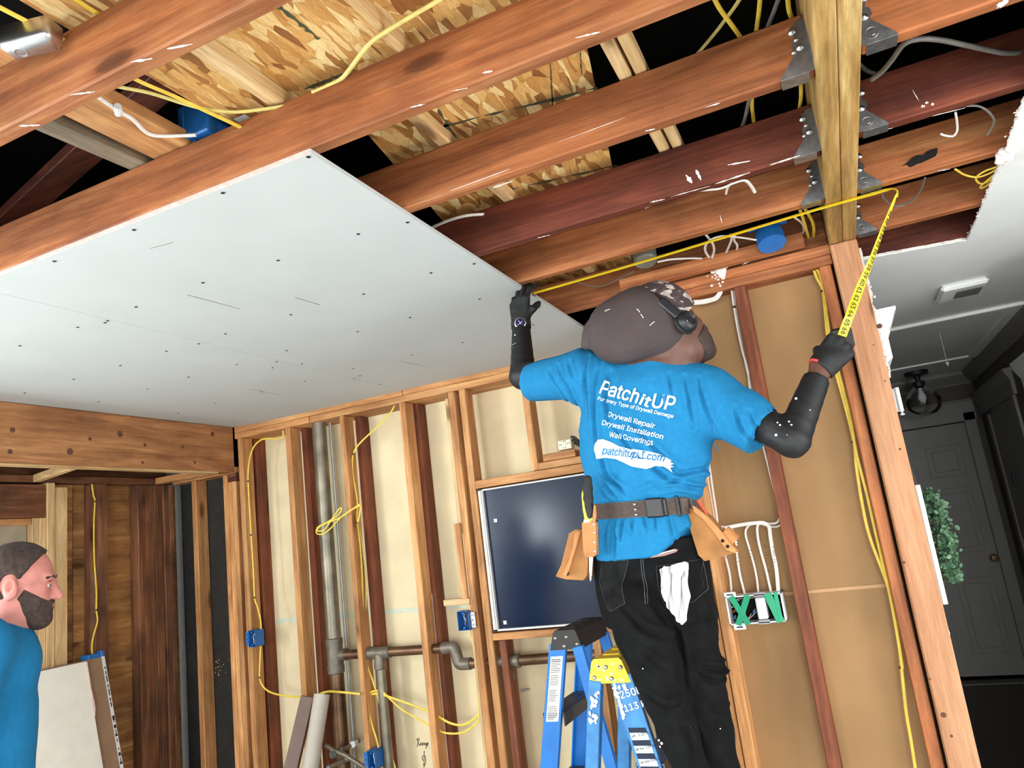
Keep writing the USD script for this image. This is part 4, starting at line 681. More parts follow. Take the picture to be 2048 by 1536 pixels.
for k in range(3):
    cable([(1438 + 3 * k, 572), (1437 + 3 * k, 585), (1430 + 2 * k, 594 + k * 2), (1418, 598 + 3 * k), (1402, 601 + 3 * k), (1385, 602 + 3 * k)], 'cable_white', 'white cable bending out of the top plate behind the cap, ' + ('upper', 'middle', 'lower')[k] + ' of three', y=2.88, r=.004, r2=.004, group='three white cables behind the cap')
UP = 'cables above the ceiling joists'
def up(pts, m, lab, z, r=.003, r2=.0055, **k): cable(pts, m, lab, z=z, r=r, r2=r2, group=UP, **k)
up([(-30, 0), (0, 15), (60, 46), (118, 75), (200, 120), (278, 162), (350, 193), (420, 226), (480, 254), (520, 275)], 'cable_yellow', 'bright yellow flat cable running straight past the steel box at the top left', 2.575, r2=.006)
up([(190, 160), (230, 172), (300, 186), (370, 208), (420, 220), (470, 224), (530, 218), (580, 210)], 'cable_pale', 'pale yellow cable sagging between the joists near the blue ceiling box', 2.585, r2=.006)
up([(140, -10), (160, 5), (180, 18), (200, 30)], 'cable_yellow', 'yellow cable end showing above the nearest joist at the top edge', 2.6, r2=.006)
up([(170, 170), (195, 193), (236, 221), (265, 238), (287, 260), (305, 270), (335, 272), (392, 270)], 'cable_white', 'white cable snaking into the blue ceiling box', 2.585, r=.004, r2=.0055)
q = at(236, 220, z=2.583); solo('cable_clip', MB().tube([q - (.012, -.01, 0), q + (.012, -.01, 0)], .008, 10).sphere(q, .01, 1), 'white_vinyl', 'small white clip on the snaking white cable', 'clip')
up([(905, -20), (878, 0), (830, 28), (780, 58), (745, 82), (722, 108), (700, 138), (682, 158), (655, 172), (625, 185)], 'cable_pale', 'pale yellow cable curving across the strand board at the top centre', 2.585, r=.0045, r2=.0055)
up([(1425, -10), (1440, 18), (1462, 48), (1478, 70), (1492, 92), (1500, 110)], 'cable_yellow', 'yellow cable curving through the black gap left of the beam', 2.62)
up([(1485, -10), (1465, 20), (1430, 66), (1395, 107), (1375, 128), (1360, 150)], 'cable_pale', 'straight dim yellow cable slanting across the black gap', 2.66)
up([(1521, -10), (1517, 30), (1511, 75), (1508, 130), (1504, 205), (1506, 230), (1508, 252)], 'cable_yellow', 'yellow cable passing straight down the black gap', 2.63)
up([(1560, -10), (1547, 25), (1532, 65), (1515, 130), (1497, 205), (1489, 240), (1480, 260)], 'cable_grey', 'grey cable passing straight down the black gap', 2.62)
up([(1575, -10), (1578, 20), (1586, 46), (1596, 100), (1602, 175), (1600, 210), (1592, 235)], 'cable_yellow', 'yellow cable close along the left side of the beam', 2.61)
up([(1560, 330), (1568, 342), (1575, 352)], 'cable_yellow', 'short bit of yellow cable below the middle hanger', 2.6)
up([(1290, 415), (1310, 407), (1345, 396), (1390, 383), (1440, 377), (1468, 366), (1490, 361), (1503, 373), (1510, 385)], 'cable_white', 'white cable along the underside of the scraped red joist', 2.455, r2=.005)
up([(1452, 388), (1455, 376), (1462, 366)], 'cable_white', 'short white cable stub under the scraped red joist', 2.5, r2=.004)
up([(850, 462), (866, 454), (900, 440), (935, 431), (975, 429), (1010, 436)], 'cable_white', 'double white cable arching between joists next to the drywall edge', 2.575, r=.005, r2=.006)
up([(1180, 446), (1190, 453), (1203, 461), (1216, 464)], 'cable_pale', 'short bit of yellow cable above the stretched tape', 2.6)
up([(1268, 542), (1250, 552), (1228, 562), (1210, 570), (1190, 573), (1165, 568), (1150, 562)], 'cable_grey', 'thin grey wire sagging from the round metal box', 2.5, r=.0025, r2=.0025)
up([(1315, 524), (1340, 519), (1370, 517), (1402, 517), (1415, 522)], 'cable_white', 'white cable leading right from the round metal box', 2.5, r=.004, r2=.005)
for k, (pts, lab) in enumerate((([(1418, 515), (1411, 503), (1411, 492), (1420, 480), (1445, 472), (1480, 475), (1512, 480)], 'white cable loop left of the round blue box'), ([(1424, 516), (1428, 500), (1424, 485), (1412, 470)], 'white cable strand inside the loop behind the tape'),
                                ([(1452, 505), (1458, 492), (1463, 478), (1462, 468)], 'curved white cable end just left of the round blue box'), ([(1474, 500), (1474, 490), (1468, 480), (1470, 466)], 'white cable nearest to the left rim of the round blue box'), ([(1588, 434), (1604, 446), (1608, 460), (1604, 468)], 'white cable hooking down right of the round blue box'))):
    up(pts, 'cable_white', lab, 2.47 + .01 * k, r=.003, r2=.0045)
up([(1600, 420), (1607, 440), (1614, 465), (1622, 495), (1628, 510)], 'cable_yellow', 'yellow cable dropping past the top plate left of the post, left one', 2.5, r=.004)
up([(1608, 415), (1618, 430), (1627, 450), (1627, 475), (1624, 505)], 'cable_yellow', 'yellow cable bowing past the top plate left of the post, right one', 2.5, r=.004)
up([(1742, 160), (1765, 142), (1785, 118), (1808, 88), (1840, 78), (1880, 80), (1930, 90), (1985, 102), (2010, 106), (2060, 106)], 'cable_grey', 'thick dark grey cable arching between the joists right of the beam', 2.53, r=.0065, r2=.0065)
up([(1718, 128), (1735, 142), (1765, 150), (1800, 148), (1850, 136), (1900, 122), (1950, 104), (2000, 82), (2060, 58)], 'cable_black', 'dark cloth-covered cable resting on the joist right of the beam', 2.6, r=.006, r2=.006)
up([(1911, 225), (1914, 245), (1914, 262), (1906, 272), (1890, 271), (1882, 268)], 'cable_white', 'stiff pale wire hooking down between the right joists', 2.46, r=.003, r2=.003)
up([(1930, 212), (1955, 212), (1975, 222), (1988, 240), (1982, 258), (1974, 270)], 'cable_grey', 'curved old wire with a frayed end between the right joists', 2.46, r=.003, r2=.003)
up([(1850, 355), (1842, 378), (1825, 400), (1800, 412), (1780, 408), (1766, 395), (1764, 382)], 'cable_grey', 'grey wire loop hanging beside the bend of the tape', 2.48, r=.0035, r2=.0035)
for k, pts in enumerate(([(1910, 338), (1930, 350), (1955, 354), (1980, 346), (1996, 336)], [(1995, 333), (1968, 343), (1952, 356), (1960, 367), (1978, 362), (1994, 346)], [(1994, 345), (1978, 358), (1962, 372), (1964, 376), (1980, 366), (1992, 352)])):
    up(pts, 'cable_yellow', 'orange-yellow wire bunched at the cut ceiling edge, ' + ('longest strand', 'looped strand', 'lowest strand')[k], 2.455, r=.003, r2=.0035)
# ---------------------------------------------------------------- switch box with green tape
sb = thing('switch_box', 'wide white switch box crossed with green tape on the right wall', 'electrical box', (-.38, 2.85, 1.13))
X0, X1, Z0, Z1, Yf = -.478, -.281, 1.135, 1.235, 2.838
part(sb, 'body', MB().box((X0, Yf, Z0), (X0 + .006, 2.93, Z1), .001).box((X1 - .006, Yf, Z0), (X1, 2.93, Z1), .001).box((X0, Yf, Z0), (X1, 2.93, Z0 + .005), .001).box((X0, Yf, Z1 - .005), (X1, 2.93, Z1), .001), 'white_vinyl')
part(sb, 'back', MB().box((X0, 2.91, Z0), (X1, 2.915, Z1), .001), 'dark_hole')
for x, z in ((X0 + .02, Z1 + .006), (X0 + .035, Z0 - .008)): part(sb, 'ear', MB().box((x - .022, Yf + .001, z - .009), (x + .02, Yf + .006, z + .009), .001), 'white_vinyl'); part(sb, 'ear_slot', MB().box((x - .012, Yf, z - .002), (x + .01, Yf + .0015, z + .002), .0003), 'dark_hole')
plain('green_tape', (26, 152, 108), .45, noise=.05); plain('wire_orange', (206, 96, 56), .5); plain('wire_blue', (60, 92, 130), .5)
part(sb, 'tape', MB().bar((X0 + .022, Yf - .0012, Z1), (X0 + .066, Yf - .0012, Z0), .0012, .021, up=(1, 0, 0), b=.0004), 'green_tape'); part(sb, 'tape', MB().bar((X0 + .082, Yf - .002, Z1), (X0 + .03, Yf - .002, Z0), .0012, .021, up=(1, 0, 0), b=.0004), 'green_tape')
part(sb, 'tape', MB().bar((X1 - .048, Yf - .0012, Z1), (X1 - .02, Yf - .0012, Z0), .0012, .028, up=(1, 0, 0), b=.0004), 'green_tape'); part(sb, 'tape', MB().bar((X1 - .02, Yf - .002, Z1 + .002), (X1 - .018, Yf - .002, Z0 + .002), .0012, .014, up=(1, 0, 0), b=.0004), 'green_tape')
dm = at(1523, 1217, y=Yf - .004)
part(sb, 'switch', MB().box(dm + (-.017, 0, -.037), dm + (.017, .05, .037), .003), 'white_vinyl', label='white rocker switch'); part(sb, 'switch_paddle', MB().box(dm + (-.0135, -.003, -.032), dm + (.0135, .001, .032), .002), 'white_vinyl')
for s_ in (-1, 1): part(sb, 'switch_strap', MB().box(dm + (-.02, .004, s_ * .047 - .008), dm + (.02, .006, s_ * .047 + .008), .0005), 'galvanised')
for k in range(26):
    o = np.array((X0 + .012 + .17 * rng.random(), 2.86 + .03 * rng.random(), Z0 + .015 + .07 * rng.random())); part(sb, 'wire', MB().tube(spline([o, o + rng.normal(size=3) * (.014, .006, .014), o + rng.normal(size=3) * (.022, .006, .022)], 5), .0016, 5), ('cable_black', 'wire_orange', 'copper_old', 'wire_blue', 'cable_white')[k % 5])
for k in range(5):
    o = np.array((X0 + .02 + .035 * k, 2.855, Z0 + .02 + .008 * (k % 3))); part(sb, 'wire_nut', MB().lathe([(0, .016), (.003, .015), (.006, 0), (0, 0)], o, (.3, -.5, .8), 8), 'wire_orange' if k % 2 else 'wire_blue')
# ---------------------------------------------------------------- leaning things
lt = thing('leaning_drywall', 'white drywall offcut leaning on the left wall behind the man in the foreground', 'drywall offcut', (-3.8, 2.4, 0))
def lean(y0, y1, xt, xb, zt_, m, par, nm, th=.0127, **k):
    """sheet from its foot (xb, z 0) to its top edge (xt, zt)"""
    d = nrm((xt - xb, 0, zt_)); n_ = np.array((d[2], 0, -d[0])); P = np.array([(xb, y0, 0), (xb, y1, 0), (xt, y1, zt_), (xt, y0, zt_)]); V = np.vstack([P, P - n_ * th])
    hull = trimesh.convex.convex_hull(V); part(par, nm, (np.array(hull.vertices), np.array(hull.faces)), m, **k)
plain('drywall_warm', (234, 228, 216), .75, noise=.02)
lean(1.7, 2.855, -3.905, -3.62, 1.178, 'drywall_warm', lt, 'sheet')
part(lt, 'torn_edge', MB().tube(spline([(-3.903, 2.858, 1.175), (-3.872, 2.856, 1.05), (-3.85, 2.862, .95), (-3.84, 2.856, .9)], 5), .005, 6), 'drywall_edge')
lb = thing('leaning_drywall', 'brown-backed drywall offcut with a printed white edge tape, behind the white offcut', 'drywall offcut', (-3.8, 2.9, 0))
plain('paper_grey', (150, 118, 92), .8, noise=.05)
lean(2.0, 2.965, -3.93, -3.645, 1.182, 'paper_grey', lb, 'sheet'); lean(2.966, 2.985, -3.929, -3.644, 1.184, 'white_vinyl', lb, 'edge_tape')
mb = MB(); d = nrm((-.285, 0, 1.184)); n_ = np.array((d[2], 0, -d[0]))
for k in range(30):
    if k in (9, 10, 17, 22): continue
    p = np.array((-3.644, 2.9755, 0)) + d * (1.16 - k * .024) + n_ * .0008; mb.bar(p, p - d * (.012 + .006 * (k % 3)), .006 if k < 9 else .009 * (k % 2) + .004, .0008, up=n_, b=.0002)
part(lb, 'edge_print', mb, 'marker', label='small dark print on the edge tape', kind='stuff')
tb = thing('cardboard_tube', 'pale grey cardboard tube leaning against the studs at the bottom', 'tube', at(620, 1536, y=3.3))
a, b = at(644, 1388, y=3.42), at(621, 1536, y=3.33); dd = nrm(b - a); e_ = a + dd * (a[2] / -dd[2])
mbt = MB().lathe([(.036, 0), (.043, 0), (.043, np.linalg.norm(e_ - a)), (.036, np.linalg.norm(e_ - a)), (.036, 0)], a, dd, 28); part(tb, 'tube', mbt, plain('card_pale', (186, 176, 164), .6, noise=.03), smooth=40)
a, b = at(616, 1393, y=3.45), at(583, 1536, y=3.36); dd = nrm(b - a); e_ = a + dd * (a[2] / -dd[2])
solo('brown_channel', MB().bar(a, e_, .075, .03, up=nrm((.25, -1, 0)), b=.002), plain('brown_card', (112, 88, 78), .6, noise=.03), 'flat brown channel strip leaning against the studs left of the pale tube', 'strip')
# ---------------------------------------------------------------- step ladders
plain('ladder_blue', (20, 118, 204), .4, noise=.06, scale=12, spec=.5); plain('ladder_blue_worn', (52, 122, 182), .5, noise=.14, scale=25); plain('cap_black', (38, 34, 32), .5, noise=.1); plain('cap_yellow', (238, 196, 40), .45, noise=.05); plain('step_grey', (128, 132, 136), .4, metal=.7, noise=.1); plain('step_dark', (74, 72, 74), .4, metal=.5, noise=.1)
def ladder(name, lab, xc, yn, s, capm, railm, yf, kz=1.):
    """4 ft step ladder; s = +1: its steps face +x; near side rails at yn, far ones at yf"""
    t = thing(name, lab, 'ladder', (xc, (yn + yf) / 2, 0), 'blue step ladders'); UsdGeom.Xform.Get(stage, t).AddScaleOp().Set(Gf.Vec3f(1, 1, kz))
    X = lambda u: xc + s * u
    hexa = lambda pts: (lambda h_: (np.array(h_.vertices), np.array(h_.faces)))(trimesh.convex.convex_hull(np.array(pts)))
    cap = MB().add(*hexa([(X(u), y, z) for y in (yn - .004, yf + .004) for u, z in ((-.065, 1.102), (.066, 1.102), (-.048, 1.165), (.046, 1.165), (-.04, 1.173), (.038, 1.173))])); part(t, 'cap', cap, capm)
    for k in range(3): part(t, 'cap_tray', MB().box((X(-.026), yn + .05 + k * .09, 1.1725), (X(.026), yn + .11 + k * .09, 1.1765), .001), capm)
    for u, z in ((-.045, 1.12), (-.005, 1.148), (.04, 1.146), (.008, 1.115)): part(t, 'rivet', MB().lathe([(0, .004), (.004, .0035), (.0065, .001), (.007, 0)], (X(u), yn - .004, z), (0, -1, 0), 10), 'steel', smooth=True)
    fl = .05    # outward splay of the rails in y at the floor
    foot_f, foot_r = .27, -.24
    for y0, sg in ((yn, -1), (yf, 1)):
        y1 = y0 + sg * fl
        a, b = np.array((X(.034), y0, 1.12)), np.array((X(foot_f), y1, 0.)); part(t, 'front_rail', MB().bar(a, b, .006, .068, up=(s, 0, .2), b=.001).bar(a + (s * .03, -sg * .012, 0), b + (s * .03, -sg * .012, 0), .028, .005, up=(s, 0, .2), b=.001).bar(a - (s * .03, sg * .012, 0), b - (s * .03, sg * .012, 0), .028, .005, up=(s, 0, .2), b=.001), railm)
        a, b = np.array((X(-.045), y0 + sg * -.008, 1.11)), np.array((X(foot_r), y1 - sg * .008, 0.)); part(t, 'rear_rail', MB().bar(a, b, .03, .04, up=(s, 0, -.2), b=.002), railm)
        for q in (foot_f, foot_r): part(t, 'foot', MB().box((X(q) - .04, y1 - .02, 0), (X(q) + .04, y1 + .02, .05), .004), 'cap_black')
    for z in (.29, .585, .88):
        u = .034 + (foot_f - .034) * (1.12 - z) / 1.12; f_ = (1.12 - z) / 1.12 * fl
        st_ = MB().box((X(u - .042), yn - f_ + .004, z - .006), (X(u + .042), yf + f_ - .004, z), .001).box((X(u + .038), yn - f_ + .004, z - .05), (X(u + .043), yf + f_ - .004, z - .001), .001).box((X(u - .043), yn - f_ + .004, z - .05), (X(u - .038), yf + f_ - .004, z - .001), .001)
        part(t, 'step', st_, 'step_grey' if capm == 'cap_yellow' else 'step_dark')
        for k in range(5): part(t, 'step_tread', MB().box((X(u - .032 + k * .016) - .002, yn - f_ + .01, z - .001), (X(u - .032 + k * .016) + .002, yf + f_ - .01, z + .0015), .0005), 'step_grey')
    for z in (.3, .7):
        u = -.045 + (foot_r + .045) * (1.11 - z) / 1.11; f_ = (1.11 - z) / 1.11 * fl
        part(t, 'rear_brace', MB().box((X(u) - .012, yn - f_, z - .018), (X(u) + .012, yf + f_, z + .018), .002), 'step_grey')
    part(t, 'spreader', MB().bar((X(.15), yn - .02, .62), (X(-.14), yn - .02, .62), .004, .018, up=(0, 0, 1), b=.001), 'step_grey')
    return t, X, foot_f, fl
def on_rail(X, s, yn, foot_f, fl, z, w):
    u = .034 + (foot_f - .034) * (1.12 - z) / 1.12; return np.array((X(u) + w, yn - fl * (1.12 - z) / 1.12 - .0036, z))
LB, XBk, ff, fl_ = ladder('step_ladder', 'blue step ladder with a black cap, behind the yellow-capped one', -1.082, 2.75, -1, 'cap_black', 'ladder_blue', 3.08)
def label_quad(t, X, s, yn, z0, z1, w0, w1, m, name, off=0., lab=None):
    P = [on_rail(X, s, yn, ff, fl_, z, w) + (0, -off, 0) for z, w in ((z0, w0), (z0, w1), (z1, w1), (z1, w0))]; V = np.vstack([P, np.array(P) + (0, .0008, 0)]); h_ = trimesh.convex.convex_hull(V); part(t, name, (np.array(h_.vertices), np.array(h_.faces)), m, label=lab)
label_quad(LB, XBk, -1, 2.75, .85, 1.08, -.024, .026, 'white_vinyl', 'warning_label', 0, 'white label of small grey print')
for k in range(34):
    z = 1.07 - k * .0064
    if k in (8, 15, 16, 24, 25): continue
    label_quad(LB, XBk, -1, 2.75, z - .0022, z, -.02, .006 + .015 * rng.random(), 'pipe_grey' if k not in (0, 1, 30, 31, 32) else 'marker', 'label_print', .0006)
LY, XY, ff, fl_ = ladder('step_ladder', 'paint-spattered blue step ladder with a yellow cap, under the worker', -.743, 2.2, 1, 'cap_yellow', 'ladder_blue_worn', 2.53, .9855)
def rail_text(txt, z, h, m='white_vinyl', w=-.028, bold=True):
    tm = meshkit.text_mesh(txt, h, .0006, bold); v = np.array(tm.vertices)
    o = on_rail(XY, 1, 2.2, ff, fl_, z, w) + (0, -.0012, 0); tilt = nrm((.234, -.045, -1.12)); rt = nrm(np.array((1, 0, .21))); upv = -tilt
    part(LY, 'lettering', (o + v[:, :1] * rt + v[:, 1:2] * upv - v[:, 2:] * np.array((0, 1, 0)), np.array(tm.faces)), m, label='lettering ' + txt)
rail_text('250lb', 1.058, .02, w=-.02); rail_text('113 kg', 1.022, .018, w=-.02)
for z0, z1, txt, hh in ((.965, .978, '', 0), (.945, .9645, '4ft   1.22 m', .007), (.93, .9445, '', 0), (.91, .9295, '8ft 5in  2.55 m', .006), (.895, .9095, '', 0), (.875, .8945, '1ft 10in 0.58 m', .006), (.862, .8745, '', 0)):
    label_quad(LY, XY, 1, 2.2, z0, z1, -.026, .026, 'white_vinyl' if hh else 'box_dark', 'label', .0005)
    if hh: rail_text(txt, z0 + .006, hh, 'marker', -.024, False)
label_quad(LY, XY, 1, 2.2, .74, .861, -.026, .026, 'white_vinyl', 'label', .0005)
for k in range(12): label_quad(LY, XY, 1, 2.2, .855 - k * .005, .857 - k * .005, -.022, .005 + .015 * rng.random(), 'pipe_grey', 'label_print', .001)
for k in range(9): label_quad(LY, XY, 1, 2.2, .755, .785, -.012 + k * .0032, -.0105 + k * .0032 + .0008 * (k % 3), 'marker', 'label_print', .001)
mb = MB(); g_ = np.random.default_rng(3)
for k in range(46):
    if k < 24: z = 1.0 + .1 * g_.random(); o = on_rail(XY, 1, 2.2, ff, fl_, z, -.032 + .008 * g_.random() + (.05 * (z > 1.085) * g_.random())) + (0, -.001, 0)
    else:
        z = 1.0 + .1 * g_.random() - .2 * (k > 40); u = -.045 - .195 * (1.11 - z) / 1.11; o = np.array((XY(u) + .03 * (g_.random() - .5), 2.2 + .008 - .045 * (1.11 - z) - .018, z))
    mb.prism(Polygon([(math.cos(a_) * (.002 + .006 * g_.random()), math.sin(a_) * (.003 + .008 * g_.random())) for a_ in np.arange(7) * .9]).buffer(0), .0008, o, (1, 0, 0), (0, 0, 1), (0, -1, 0))
for k in range(12): mb.prism(Polygon([(math.cos(a_) * (.002 + .006 * g_.random()), math.sin(a_) * (.001 + .004 * g_.random())) for a_ in np.arange(7) * .9]).buffer(0), .0006, (XY(-.03 + .07 * g_.random()), 2.1955, 1.108 + .05 * g_.random()), (1, 0, 0), (0, 0, 1), (0, -1, 0))
part(LY, 'paint_spatter', mb, 'white_vinyl', label='white paint splashes', kind='stuff')
# ---------------------------------------------------------------- people: signed-distance bodies turned into one continuous surface
class Field:
    def __init__(s, lo, hi, h):
        s.lo, s.h = np.array(lo, float), h; s.n = np.ceil((np.array(hi) - s.lo) / h).astype(int) + 1; s.d = np.full(s.n, .2, np.float32)
    def _sub(s, lo, hi, pad):
        i0 = np.clip(np.floor((np.array(lo) - pad - s.lo) / s.h).astype(int), 0, s.n); i1 = np.clip(np.ceil((np.array(hi) + pad - s.lo) / s.h).astype(int) + 1, 0, s.n)
        ax = [s.lo[k] + s.h * np.arange(i0[k], i1[k]) for k in range(3)]
        return tuple(slice(a, b) for a, b in zip(i0, i1)), np.stack(np.meshgrid(*ax, indexing='ij'), -1)
    def merge(s, sl, d, k, op='u'):
        a = s.d[sl]
        if op == 'u':
            h = np.maximum(k - np.abs(a - d), 0) / max(k, 1e-6); s.d[sl] = np.minimum(a, d) - h * h * k / 4
        elif op == 'c':
            d = -d; h = np.maximum(k - np.abs(a - d), 0) / max(k, 1e-6); s.d[sl] = np.maximum(a, d) + h * h * k / 4
    def cone(s, a, b, ra, rb=None, k=.02, op='u', sq=None):
        """capsule with two radii; sq = (direction, factor) flattens it"""
        rb = ra if rb is None else rb; a, b = np.array(a, float), np.array(b, float); r = max(ra, rb)
        sl, P = s._sub(np.minimum(a, b) - r, np.maximum(a, b) + r, k + .03); ab = b - a; q = P - a
        t = np.clip((q @ ab) / max(ab @ ab, 1e-9), 0, 1); w = q - t[..., None] * ab
        if sq is not None: dd = nrm(sq[0]); w = w + (w @ dd)[..., None] * dd * (sq[1] - 1)
        s.merge(sl, (np.linalg.norm(w, axis=-1) - (ra + (rb - ra) * t)).astype(np.float32), k, op); return s
    def ell(s, c, axes, radii, k=.02, op='u', p=2.):
        c = np.array(c, float); A = np.array(axes, float); r = np.array(radii, float)
        sl, P = s._sub(c - r.max(), c + r.max(), k + .03); q = np.abs((P - c) @ A.T) / r
        s.merge(sl, (((q ** p).sum(-1) ** (1 / p) - 1) * r.min() * 1.05).astype(np.float32), k, op); return s
    def trunk(s, Z, L, Rr, Y, D, k=.02, p=2.4, z0=None, z1=None, round_=.03):
        """upright body of elliptical sections: left edge L, right edge R, centre Y, half depth D at heights Z"""
        o = np.argsort(Z); Z, L, Rr, Y, D = (np.array(v, float)[o] for v in (Z, L, Rr, Y, D))
        sl, P = s._sub((L.min(), (Y - D).min(), Z[0]), (Rr.max(), (Y + D).max(), Z[-1]), .06); z = P[..., 2]
        ip = lambda v: np.interp(z, Z, v); l, r, y, dd = ip(L), ip(Rr), ip(Y), ip(D); a = (r - l) / 2
        q = ((np.abs(P[..., 0] - (l + r) / 2) / a) ** p + (np.abs(P[..., 1] - y) / dd) ** p) ** (1 / p)
        d = (q - 1) * np.minimum(a, dd); e = np.maximum((Z[0] if z0 is None else z0) - z, z - (Z[-1] if z1 is None else z1)) + round_
        d = np.where((d > -round_) & (e > 0), np.hypot(np.maximum(d + round_, 0), np.maximum(e, 0)) - round_, np.maximum(d, e - round_))
        s.merge(sl, d.astype(np.float32), k); return s
    def cut(s, o, n, k=.0):
        """keep what lies behind the plane (o, n)"""
        sl, P = s._sub(s.lo, s.lo + s.h * s.n, 0); s.d = np.maximum(s.d, ((P - np.array(o)) @ nrm(n)).astype(np.float32)); return s
    def mesh(s, smooth=4):
        d = s.d; n = np.array(d.shape); ins = d < 0; c = n - 1
        corners = [(i, j, k) for i in (0, 1) for j in (0, 1) for k in (0, 1)]
        cnt = sum(ins[i:i + c[0], j:j + c[1], k:k + c[2]].astype(np.int8) for i, j, k in corners); act = (cnt > 0) & (cnt < 8)
        idx = np.full(c, -1, np.int64); ids = np.argwhere(act); idx[act] = np.arange(len(ids)); acc = np.zeros((len(ids), 3)); w = np.zeros(len(ids))
        for A in corners:
            for ax in range(3):
                if A[ax] == 0:
                    B = list(A); B[ax] = 1; pa, pb = ids + A, ids + B; da, db = d[tuple(pa.T)], d[tuple(pb.T)]; m = (da < 0) != (db < 0)
                    t = np.where(m, da / np.where(np.abs(da - db) < 1e-9, 1e-9, da - db), 0); acc[m] += (pa + (pb - pa) * t[:, None])[m]; w[m] += 1
        V = s.lo + s.h * acc / w[:, None]; Q = []
        for ax in range(3):
            u, v = (ax + 1) % 3, (ax + 2) % 3; sA = [slice(None)] * 3; sB = [slice(None)] * 3; sA[ax] = slice(0, -1); sB[ax] = slice(1, None)
            a, b = ins[tuple(sA)], ins[tuple(sB)]
            for flip in (False, True):
                e = np.argwhere((a & ~b) if not flip else (~a & b)); e = e[(e[:, u] > 0) & (e[:, v] > 0) & (e[:, u] < c[u]) & (e[:, v] < c[v])]
                if not len(e): continue
                o = np.zeros(3, int); g = []
                for du, dv in ((1, 1), (0, 1), (0, 0), (1, 0)):
                    q = e.copy(); q[:, u] -= du; q[:, v] -= dv; g.append(idx[tuple(q.T)])
                q = np.stack(g if not flip else g[::-1], 1); Q.append(q)
        Q = np.vstack(Q); Q = Q[(Q >= 0).all(1)]; T = np.vstack([Q[:, [0, 1, 2]], Q[:, [0, 2, 3]]])
        m = trimesh.Trimesh(V, T, process=False)
        if smooth:
            from scipy.sparse import coo_matrix
            e = np.sort(np.vstack([T[:, [0, 1]], T[:, [1, 2]], T[:, [2, 0]]]), 1); e = np.unique(e, axis=0); a, b = np.r_[e[:, 0], e[:, 1]], np.r_[e[:, 1], e[:, 0]]
            A = coo_matrix((np.ones(len(a)), (a, b)), (len(V), len(V))).tocsr(); dg = np.maximum(np.asarray(A.sum(1)), 1)
            for it in range(smooth): V = V + (.5 if it % 2 == 0 else -.51) * (A @ V / dg - V) * (np.asarray(A.sum(1)) > 0)
            m = trimesh.Trimesh(V, T, process=False)
        return m
def displace(m, fn):
    n = np.array(m.vertex_normals); v = np.array(m.vertices); m.vertices = v + n * fn(v, n)[:, None]; return m
def wav(v, d, f, ph=0., warp=.5):
    """soft cloth folds: warped waves along direction d, sharpened ridges"""
    d = nrm(d); s_ = v @ d * f + ph + warp * np.sin(v[:, 2] * 11 + ph) + warp * np.sin(v[:, 0] * 9 + 1.7 * ph + v[:, 2] * 5)
    return np.sin(s_) * .6 + .4 * (1 - 2 * np.abs(np.sin(s_ * .5 + .7)))
def bump_(v, c, r): return np.exp(-((v - np.array(c)) ** 2 / np.array(r) ** 2).sum(1))
def head(F_, H, f, u, k=.018, hair=0.):
    f = nrm(f); u = nrm(u - f * (np.dot(u, f))); r = np.cross(f, u); A = (f, u, r); pt = lambda a, b, c=0.: H + f * a + u * b + r * c
    F_.ell(pt(-.008, .03), A, (.098 + hair, .094 + hair, .077 + hair), k); F_.ell(pt(.03, -.03), A, (.068, .085, .062), k, p=2.3); F_.ell(pt(.045, -.075), A, (.045, .042, .047), k); F_.ell(pt(.078, -.103), A, (.018, .018, .02), .02)
    F_.cone(pt(.082, .024, -.03), pt(.082, .024, .03), .012, k=.02)
    for s_ in (-1, 1): F_.cone(pt(.07, -.012, s_ * .042), pt(.04, -.01, s_ * .062), .014, .012, k=.02); F_.ell(pt(.095, .002, s_ * .031), A, (.014, .011, .014), .014, 'c')
    F_.cone(pt(.088, .012), pt(.116, -.034), .007, .0125, k=.012)
    for s_ in (-1, 1): F_.cone(pt(.1, -.036, s_ * .011), pt(.092, -.036, s_ * .015), .0085, .007, k=.008)
    F_.cone(pt(.094, -.06, -.018), pt(.094, -.06, .018), .0072, k=.008); F_.cone(pt(.092, -.072, -.015), pt(.092, -.072, .015), .0075, k=.008)
    for s_ in (-1, 1):
        e = pt(-.012, .0, s_ * .077); F_.ell(e, (nrm(f + .25 * u), u, nrm(r * s_ - .35 * f)), (.02, .034, .01), .008); F_.ell(e + r * s_ * .008 + f * .003, (f, u, r), (.01, .018, .007), .006, 'c')
    return A, pt
def eyes(parent, pt, m='eye_white'):
    for s_ in (-1, 1): part(parent, 'eye', MB().sphere(pt(.0815, .0, s_ * .031), .0108, 2), m, smooth=True); part(parent, 'iris', MB().sphere(pt(.0885, -.001, s_ * .0315), .0052, 1), 'dark_hole', smooth=True); part(parent, 'eyelid', MB().tube(spline([pt(.086, .006, s_ * .018), pt(.0925, .0075, s_ * .031), pt(.083, .005, s_ * .044)], 5), .0042, 8), 'skin_light' if parent.endswith('_001') else 'skin_brown', smooth=True)
def rotv(v, ax, a): ax = nrm(ax); return v * math.cos(a) + np.cross(ax, v) * math.sin(a) + ax * (ax @ v) * (1 - math.cos(a))
